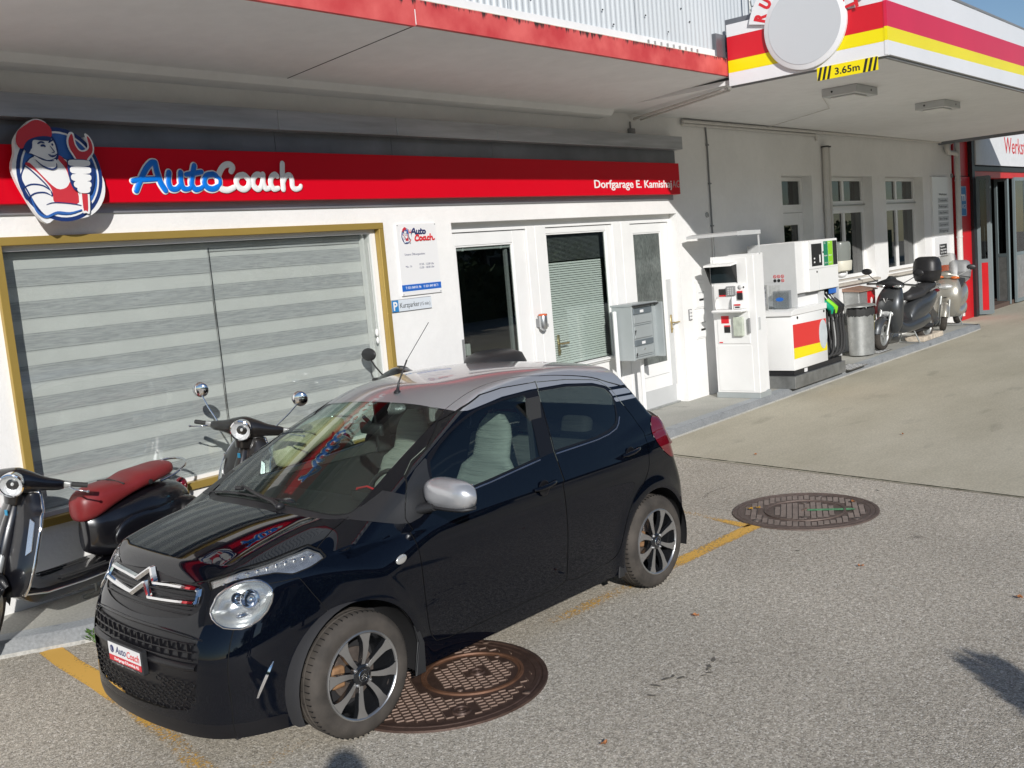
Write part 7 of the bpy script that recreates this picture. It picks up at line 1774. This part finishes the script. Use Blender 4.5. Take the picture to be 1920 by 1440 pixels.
    b = MB(); b.tube([(-.15, -.10, .24), (-.22, -.16, .02), (-.10, -.17, .012)], .011, seg=8); b.tube([(-.15, .10, .24), (-.22, .16, .02), (-.10, .17, .012)], .011, seg=8); b.build('stand', M['galv'], R, smooth=60)
    b = MB(); b.box(-.60, -.25, -.10, .10, .18, .34, .02); b.tube([(-.45, .15, .24), (-.85, .17, .25)], [.03, .045], seg=12); b.build('engine', M['dark'], R, smooth=50)
    place(R, M0); return R
M['sc_refl'] = mat('faceted_reflector', (.80, .80, .80), .38, .5, bump=(60, .6, .01))
def at(x, y, z, yaw, lean=0): return Matrix.Translation((x, y, z)) @ Matrix.Rotation(yaw, 4, 'Z') @ Matrix.Rotation(lean, 4, 'X')
classic('scooter', 'black retro scooter with oxblood red seat in front of the shop window', at(.12, 2.11, .10, rad(194), rad(-3)) @ Matrix.Scale(.94, 4), M['sc_black'], M['seat_red'], rad(38), group='retro scooters along the window', mirrors=False)
classic('scooter', 'anthracite retro scooter with chrome mirrors and beige seat behind the car windscreen', at(1.72, 2.09, .10, rad(199), rad(-3)) @ Matrix.Scale(.97, 4), M['sc_brown'], M['seat_beige'], rad(22), group='retro scooters along the window')

def modern(name, label, M0, paint, steer, screen, box, seatm, facegrille=False, boxm=None, fat=1.0, bx=(-.96, .23, 0), sides=(-1, 1)):
    R = thing(name, label, 'scooter'); I = ident(); r = .24
    ST = Matrix.Translation((.52, 0, .80)) @ Matrix.Rotation(steer, 4, Vector((-.42, 0, 1)).normalized()) @ Matrix.Translation((-.52, 0, -.80))
    swheel(I, -.66, r, .125, R); swheel(ST, .76, r, .11, R, name='front_wheel')
    f = fat
    loft([(-1.03, .74, .03, .03), (-.98, .72, .08*f, .07), (-.80, .66, .13*f, .12), (-.55, .58, .17*f, .17), (-.30, .52, .17*f, .20), (-.12, .46, .15*f, .18), (.0, .38, .12*f, .12)], 'rear_body', paint, R, I)
    loft([(-.60, .36, .15*f, .10), (-.35, .34, .18*f, .12), (0, .30, .19*f, .10), (.25, .30, .18*f, .09), (.38, .36, .15*f, .10)], 'floor_tunnel', paint, R, I)
    # front fairing
    b = MB(); rg = []
    for q in smoothpath([(.52, .24, .10, .05), (.55, .34, .17, .09), (.575, .48, .205, .12), (.59, .62, .215, .145), (.57, .76, .205, .14), (.52, .88, .17, .12), (.46, .98, .12, .08)], 4):
        x, z, hy, dx = q; hy *= f
        rg.append([(x-.10+dx*(abs(math.cos(a))**.8)*(1 if math.cos(a) > 0 else -.7), hy*abs(math.sin(a))**.8*(1 if math.sin(a) > 0 else -1), z) for a in [2*math.pi*j/26 for j in range(26)]])
    b.rings(rg); fr = b.build('front_fairing', paint, R, smooth=60, recalc=True)
    b = MB(ST); rg = []
    for i in range(15):
        a = rad(5+i*10.5); rr = .275; ring = []
        for j in range(7):
            t = -1+2*j/6; kk = 1-.22*abs(t)**2; ring.append((.76+rr*math.cos(a)*kk, .075*t, .26+rr*math.sin(a)*kk))
        rg.append(ring)
    b.rings(rg, closed=False, caps=False); b.build('mudguard', paint, R, smooth=60)
    b = MB(ST)
    for s in (-1, 1): b.tube([(.60, s*.075, .62), (.76, s*.082, .24)], [.022, .018], seg=10)
    b.build('fork', M['galv'], R, smooth=60)
    if facegrille:
        b = MB(Matrix.Translation((.604, 0, .70))); b.prism([(-.115, .08), (.115, .08), (.10, -.02), (.06, -.06), (-.06, -.06), (-.10, -.02)], 'x', -.03, .002); g_ = b.build('face_grille', M['inkblack'], fr)
        b = MB(Matrix.Translation((.612, 0, .70)))
        for z in (-.03, 0, .03, .06): b.tube([(-.015, -.10, z), (.0, 0, z-.008), (-.015, .10, z)], .005, seg=6)
        b.build('grille_bar', M['galv'], g_, smooth=60)
        b = MB(Matrix.Translation((.62, 0, .755))); b.prism([(-.04, .04), (-.025, .04), (0, -.01), (.025, .04), (.04, .04), (.008, -.03), (-.008, -.03)], 'x', -.002, .006); b.build('chevron_badge', M['chrome'], g_)
        b = MB(); b.ell((.565, 0, .555), .085, .135, .065); b.build('headlight', M['sc_refl'], fr, smooth=60)
        b = MB(); b.ell((.575, 0, .555), .086, .140, .070); b.build('headlight_lens', M['lens'], fr, smooth=60)
    else:
        b = MB(); b.ell((.545, 0, .80), .10, .13, .055); b.build('headlight', M['sc_refl'], fr, smooth=60)
        b = MB(); b.ell((.553, 0, .80), .102, .135, .060); b.build('headlight_lens', M['lens'], fr, smooth=60)
        b = MB()
        b.box(.60, .655, -.03, .03, .60, .612, .004); b.build('nose_slot', M['inkblack'], fr)
    # handlebar head
    b = MB(ST); rg = []
    for q in smoothpath([(-.20, .99, .05, .04), (-.10, 1.01, .075, .06), (0, 1.02, .09, .075), (.10, 1.01, .075, .06), (.20, .99, .05, .04)], 4):
        rg.append([(.47+q[2]*math.cos(a), q[0], q[1]+q[3]*math.sin(a)) for a in [2*math.pi*j/18 for j in range(18)]])
    b.rings(rg); b.build('handlebar_cover', paint if not facegrille else M['plastic'], R, smooth=60, recalc=True)
    for s in (-1, 1):
        b = MB(ST); b.ell((.50, s*.13, .975), .065, .085, .030); b.build('front_indicator', M['reflector'] if facegrille or len(sides) == 1 else M['amber2'], R, smooth=60)
        b = MB(ST); b.tube([(.44, s*.18, 1.0), (.40, s*.40, .985)], .015, seg=10); b.build('grip', M['rubber'], R, smooth=60)
        b = MB(ST); b.tube([(.46, s*.22, .99), (.46, s*.38, .975)], .006, seg=6); b.build('brake_lever', M['galv'], R, smooth=60)
        if s in sides: mirror(ST, R, (.46, s*.20, 1.02), (.42, s*.40, 1.16), .05, M['black'], M['galv'] if screen > .2 else M['black'], ry=.085)
    # screen
    b = MB(ST if facegrille else I); rg = []
    h = screen
    for i in range(9):
        t = i/8; z = 1.0+h*t; x = .56-.16*t*max(h, .15)/.45-.03*t; w = (.15 if h > .2 else .10)*(1-.35*t**2.5)*(1.25 if h > .2 else 1)
        rg.append([(x-.05*(abs(u)**2), w*u, z-.03*abs(u)**3*t) for u in np.linspace(-1, 1, 9)])
    b.rings(rg, closed=False, caps=False); b.build('windscreen', M['scglass'] if h > .2 else M['smoke'], R, smooth=60)
    # seat
    b = MB(); rg = []
    for q in smoothpath([(.0, .74, .04, .03), (-.06, .755, .10, .06), (-.22, .765, .13, .065), (-.40, .79, .145, .075), (-.50, .835, .14, .085), (-.70, .865, .13, .075), (-.88, .885, .10, .06), (-.93, .885, .04, .02)], 4):
        rg.append(sect(q[0], q[1], q[2], q[3], 20, .7))
    b.rings(rg); b.build('seat', seatm, R, smooth=60, recalc=True)
    b = MB(); b.tube(smoothpath([(-.60, -.15, .82), (-.85, -.16, .86), (-1.02, -.10, .88), (-1.05, 0, .88), (-1.02, .10, .88), (-.85, .16, .86), (-.60, .15, .82)], 4), .012, seg=8); b.build('grab_rail', M['galv'], R, smooth=60)
    if box:
        b = MB(); rg = []
        for z, kx, ky in ((.96, .60, .60), (.98, .84, .84), (1.06, .97, .97), (1.14, 1, 1), (1.145, 1.02, 1.02), (1.155, 1.02, 1.02), (1.16, 1, 1), (1.26, .97, .97), (1.335, .84, .84), (1.365, .55, .6)):
            rg.append([(bx[0]+bx[1]*kx*abs(math.cos(a))**.75*(1 if math.cos(a) > 0 else -1), .21*ky*abs(math.sin(a))**.75*(1 if math.sin(a) > 0 else -1), z+bx[2]) for a in [2*math.pi*j/28 for j in range(28)]])
        b.rings(rg); b.build('top_box', boxm or M['black'], R, smooth=60, recalc=True)
    b = MB(); b.ell((-1.02, 0, .78), .03, .10, .035); b.build('tail_light', M['redlens'], R, smooth=60)
    b = MB(); b.tube([(-.55, -.17, .28), (-.9, -.18, .36), (-1.0, -.18, .38)], [.035, .055, .05], seg=14); b.tube([(-.66, .12, .24), (-.2, .12, .30)], .04, seg=10); b.box(-.7, -.15, -.09, .09, .17, .32, .02); b.build('engine', M['dark'], R, smooth=50)
    b = MB(); b.tube([(-.10, -.10, .22), (-.16, -.17, .02)], .012, seg=8); b.tube([(-.10, .10, .22), (-.16, .17, .02)], .012, seg=8); b.tube([(-.16, -.17, .015), (-.16, .17, .015)], .012, seg=8); b.tube([(0, -.15, .25), (-.05, -.30, .012)], .010, seg=8); b.build('stand', M['galv'], R, smooth=60)
    b = MB(); b.prism([(-.42, .40), (-.05, .34), (.05, .38), (-.35, .60), (-.62, .70), (-.66, .66)], 'y', -.183*f, -.172*f, .002); b.build('side_trim', M['galv'] if facegrille else paint, R)
    place(R, M0); return R
M['amber2'] = mat('orange_lens', (.60, .13, .02), .25); M['smoke'] = mat('smoked_screen', (.03, .032, .035), .12)
modern('scooter', 'dark grey scooter with black top box and three-bar front grille by the bin', at(14.44, 1.84, .10, rad(173), rad(-2)) @ Matrix.Scale(1.06, 4), M['sc_grey'], rad(6), .13, True, M['seat_black'], True, bx=(-.78, .19, -.02))
S5 = modern('scooter', 'champagne scooter with tall clear windscreen and grey top box by the downpipe', at(17.36, 1.98, .10, rad(187), rad(-2)), M['sc_silver'], rad(14), .42, True, M['seat_black'], False, boxm=M['grey'], fat=1.22, bx=(-.82, .17, -.14))
S6 = modern('scooter', 'black scooter behind the car roof, only its mirror, grip and rounded top box showing', at(3.46, 2.02, .04, rad(184), rad(-2)) @ Matrix.Scale(1.15, 4), M['sc_black'], rad(-8), .10, True, M['seat_black'], False, fat=1.1, bx=(-.66, .31, -.30), sides=(-1,))
b = MB(); b.box(18.0, 18.2, 2.2, 2.35, .95, 1.25, .01); o = b.build('orange_box', mat('orange_card_box', (.62, .10, .02), .6)); recenter(o); tag(o, 'orange box behind the champagne scooter against the wall', 'box')
# ============================================================= behind the viewer: shadow casters, then an added backdrop to be mirrored
M['foliage'] = mat('hedge_leaf', (.055, .085, .03), .7, var=(20, .4)); M['bark'] = mat('bark', (.10, .075, .055), .9, var=(12, .3))
SH = thing('shrub', 'pointed evergreen shrub whose shadow falls on the asphalt at the bottom right', 'shrub', (-.41, -5.89, 0))
b = MB(); b.tube([(-.41, -5.89, 0), (-.42, -5.89, 1.5)], [.05, .01], seg=8); b.build('trunk', M['bark'], SH, smooth=60)
b = MB(); rs = random.Random(11)
for k in range(9000):
    t = rs.random()**.6; th = rs.random()*6.283; r = (.01+.50*t**.9)*rs.random()**.5; z = 1.70-1.5*t
    p = Vector((-.41+r*math.cos(th), -5.89+r*math.sin(th), z))
    d = Vector((math.cos(th)+rs.uniform(-.5, .5), math.sin(th)+rs.uniform(-.5, .5), 1.2)).normalized(); s_ = d.orthogonal().normalized()*.022; L_ = .07+rs.random()*.06
    b.face([p, p+d*L_*.5+s_, p+d*L_, p+d*L_*.5-s_])
b.build('foliage', M['foliage'], SH)
# person taking the picture
PR = thing('person', 'photographer in dark clothes holding up a phone, casting the rounded shadow below the car', 'person', (-3.0, -4.55, 0))
b = MB()
def skin(nodes, edges, mt, name, par, sub=2):
    me = bpy.data.meshes.new(name); me.from_pydata([n[0] for n in nodes], edges, []); o = bpy.data.objects.new(name, me); COL.objects.link(o)
    md = o.modifiers.new('s', 'SKIN'); sd = me.skin_vertices[0].data
    for i, n in enumerate(nodes): sd[i].radius = (n[1], n[1] if len(n) < 3 else n[2])
    sd[0].use_root = True; md.use_smooth_shade = True; m2 = o.modifiers.new('u', 'SUBSURF'); m2.levels = sub; m2.render_levels = sub
    me.materials.append(mt); attach(o, par); WC[o.name] = ident(); return o
px, py = -3.08, -4.47
hd_ = Vector((px+.04, py+.12, 1.84))
nodes = [((px, py, 1.02), .14), ((px, py, 1.22), .15), ((px, py, 1.48), .17), ((px, py, 1.60), .07), ((px, py, 1.70), .065),
         ((px-.18, py-.03, 1.52), .07), ((px-.26, py+.08, 1.44), .055), ((px-.12, py+.22, 1.42), .045), ((px+.02, py+.24, 1.62), .035),
         ((px+.17, py-.06, 1.52), .07), ((px+.27, py+.06, 1.46), .055), ((px+.20, py+.22, 1.44), .045), ((px+.14, py+.24, 1.64), .035),
         ((px-.10, py, .92), .105), ((px-.11, py+.02, .52), .075), ((px-.11, py, .12), .055), ((px-.13, py+.14, .05), .045),
         ((px+.10, py, .92), .105), ((px+.11, py+.02, .52), .075), ((px+.11, py, .12), .055), ((px+.13, py+.14, .05), .045)]
edges = [(0, 1), (1, 2), (2, 3), (3, 4), (2, 5), (5, 6), (6, 7), (7, 8), (2, 9), (9, 10), (10, 11), (11, 12), (0, 13), (13, 14), (14, 15), (15, 16), (0, 17), (17, 18), (18, 19), (19, 20)]
skin(nodes, edges, mat('dark_clothes', (.03, .035, .05), .9), 'body', PR)
b = MB(); b.ell((hd_.x, hd_.y, hd_.z), .078, .098, .118); b.ell((hd_.x, hd_.y+.1, hd_.z-.01), .014, .02, .02); b.build('head', mat('skin', (.45, .28, .2), .6), PR, smooth=60)
b = MB(); b.ell((hd_.x, hd_.y-.012, hd_.z+.025), .088, .105, .112); b.build('hair', M['black'], PR, smooth=60)
# hands and fingers around the phone
for s in (-1, 1):
    cx_ = px+.08+s*.07; b = MB(); b.ell((cx_, py+.25, 1.685), .02, .03, .045)
    for k in range(4): b.tube([(cx_, py+.265, 1.665+.018*k), (cx_-s*.012, py+.30, 1.667+.018*k), (cx_-s*.035, py+.305, 1.668+.018*k)], [.009, .0085, .007], seg=8)
    b.tube([(cx_, py+.235, 1.68), (cx_-s*.03, py+.235, 1.70)], .010, seg=8); b.build('hand', bpy.data.materials['skin'], PR, smooth=60)
b = MB(); b.box(px+.0, px+.16, py+.262, py+.27, 1.655, 1.73, .003); o = b.build('phone', M['black']); recenter(o); tag(o, 'black phone held up in the photographer\'s hands', 'phone')
# unseen house, hedge and trees added to darken reflections and sky light
HS = thing('backdrop_house', 'unseen long pitched roof house across the yard, added to be mirrored in the windows', 'house', (14, -27, 0))
b = MB(); b.box(-12, 58, -34, -24, 0, 5.2); b.build('wall', mat('house_render', (.42, .38, .32), .9), HS)
b = MB(); b.prism([(-23.2, 5.1), (-29, 9.3), (-34.8, 5.1), (-34.8, 5.0), (-23.2, 5.0)], 'x', -12.6, 58.6); b.build('roof', mat('roof_tiles', (.13, .06, .045), .9, var=(4, .3)), HS, recalc=True)
for k in range(19):
    for z in (1.0, 3.3):
        b = MB(); b.box(-10.5+3.5*k, -9.3+3.5*k, -24.03, -23.97, z, z+1.3); b.build('window', M['inkblack'], HS)
b = MB(); rs = random.Random(2)
for k in range(13000):
    x = rs.uniform(-30, 62); z = rs.random()**.7*(2.1+.5*math.sin(x*.9)); y = -15.5+rs.uniform(-.6, .6); p = Vector((x, y, z)); d = Vector((rs.uniform(-1, 1), rs.uniform(-1, 1), rs.uniform(-.5, 1))).normalized(); s_ = d.orthogonal().normalized()*.10; b.face([p, p+d*.14+s_, p+d*.30, p+d*.14-s_])
for k in range(12): b.box(-30+8*k, -22.05+8*k, -15.6, -15.3, 0, 1.9)
o = b.build('hedge', M['foliage']); recenter(o); tag(o, 'unseen long hedge added across the yard behind the viewer', 'hedge', kind='stuff')
for k, (tx, ty, th) in enumerate(((-16, -19, 6.5), (30, -20, 6.8), (42, -19, 6.0))):
    T_ = thing('tree', ['unseen round tree added left of the house across the yard', 'unseen tree added right of the house across the yard', 'unseen tree added farthest right across the yard'][k], 'tree', (tx, ty, 0))
    b = MB(); b.tube([(tx, ty, 0), (tx+.1, ty, 2), (tx, ty+.1, th*.75)], [.2, .15, .05], seg=10)
    for j in range(6):
        a = j*1.05; b.tube([(tx, ty, th*.35+j*.3), (tx+1.2*math.cos(a), ty+1.2*math.sin(a), th*.55+j*.3)], [.06, .02], seg=6)
    b.build('trunk', M['bark'], T_, smooth=60)
    b = MB(); rs = random.Random(k)
    for j in range(3500):
        a = rs.random()*6.283; ph = math.acos(rs.uniform(-1, 1)); r = rs.random()**.4*(1+.2*math.sin(a*3+ph*4)); p = Vector((tx+2.2*r*math.sin(ph)*math.cos(a), ty+2.2*r*math.sin(ph)*math.sin(a), th*.62+2.0*r*math.cos(ph)))
        d = Vector((rs.uniform(-1, 1), rs.uniform(-1, 1), rs.uniform(-1, 1))).normalized(); s_ = d.orthogonal().normalized()*.09; b.face([p, p+d*.12+s_, p+d*.26, p+d*.12-s_])
    b.build('crown', M['foliage'], T_)
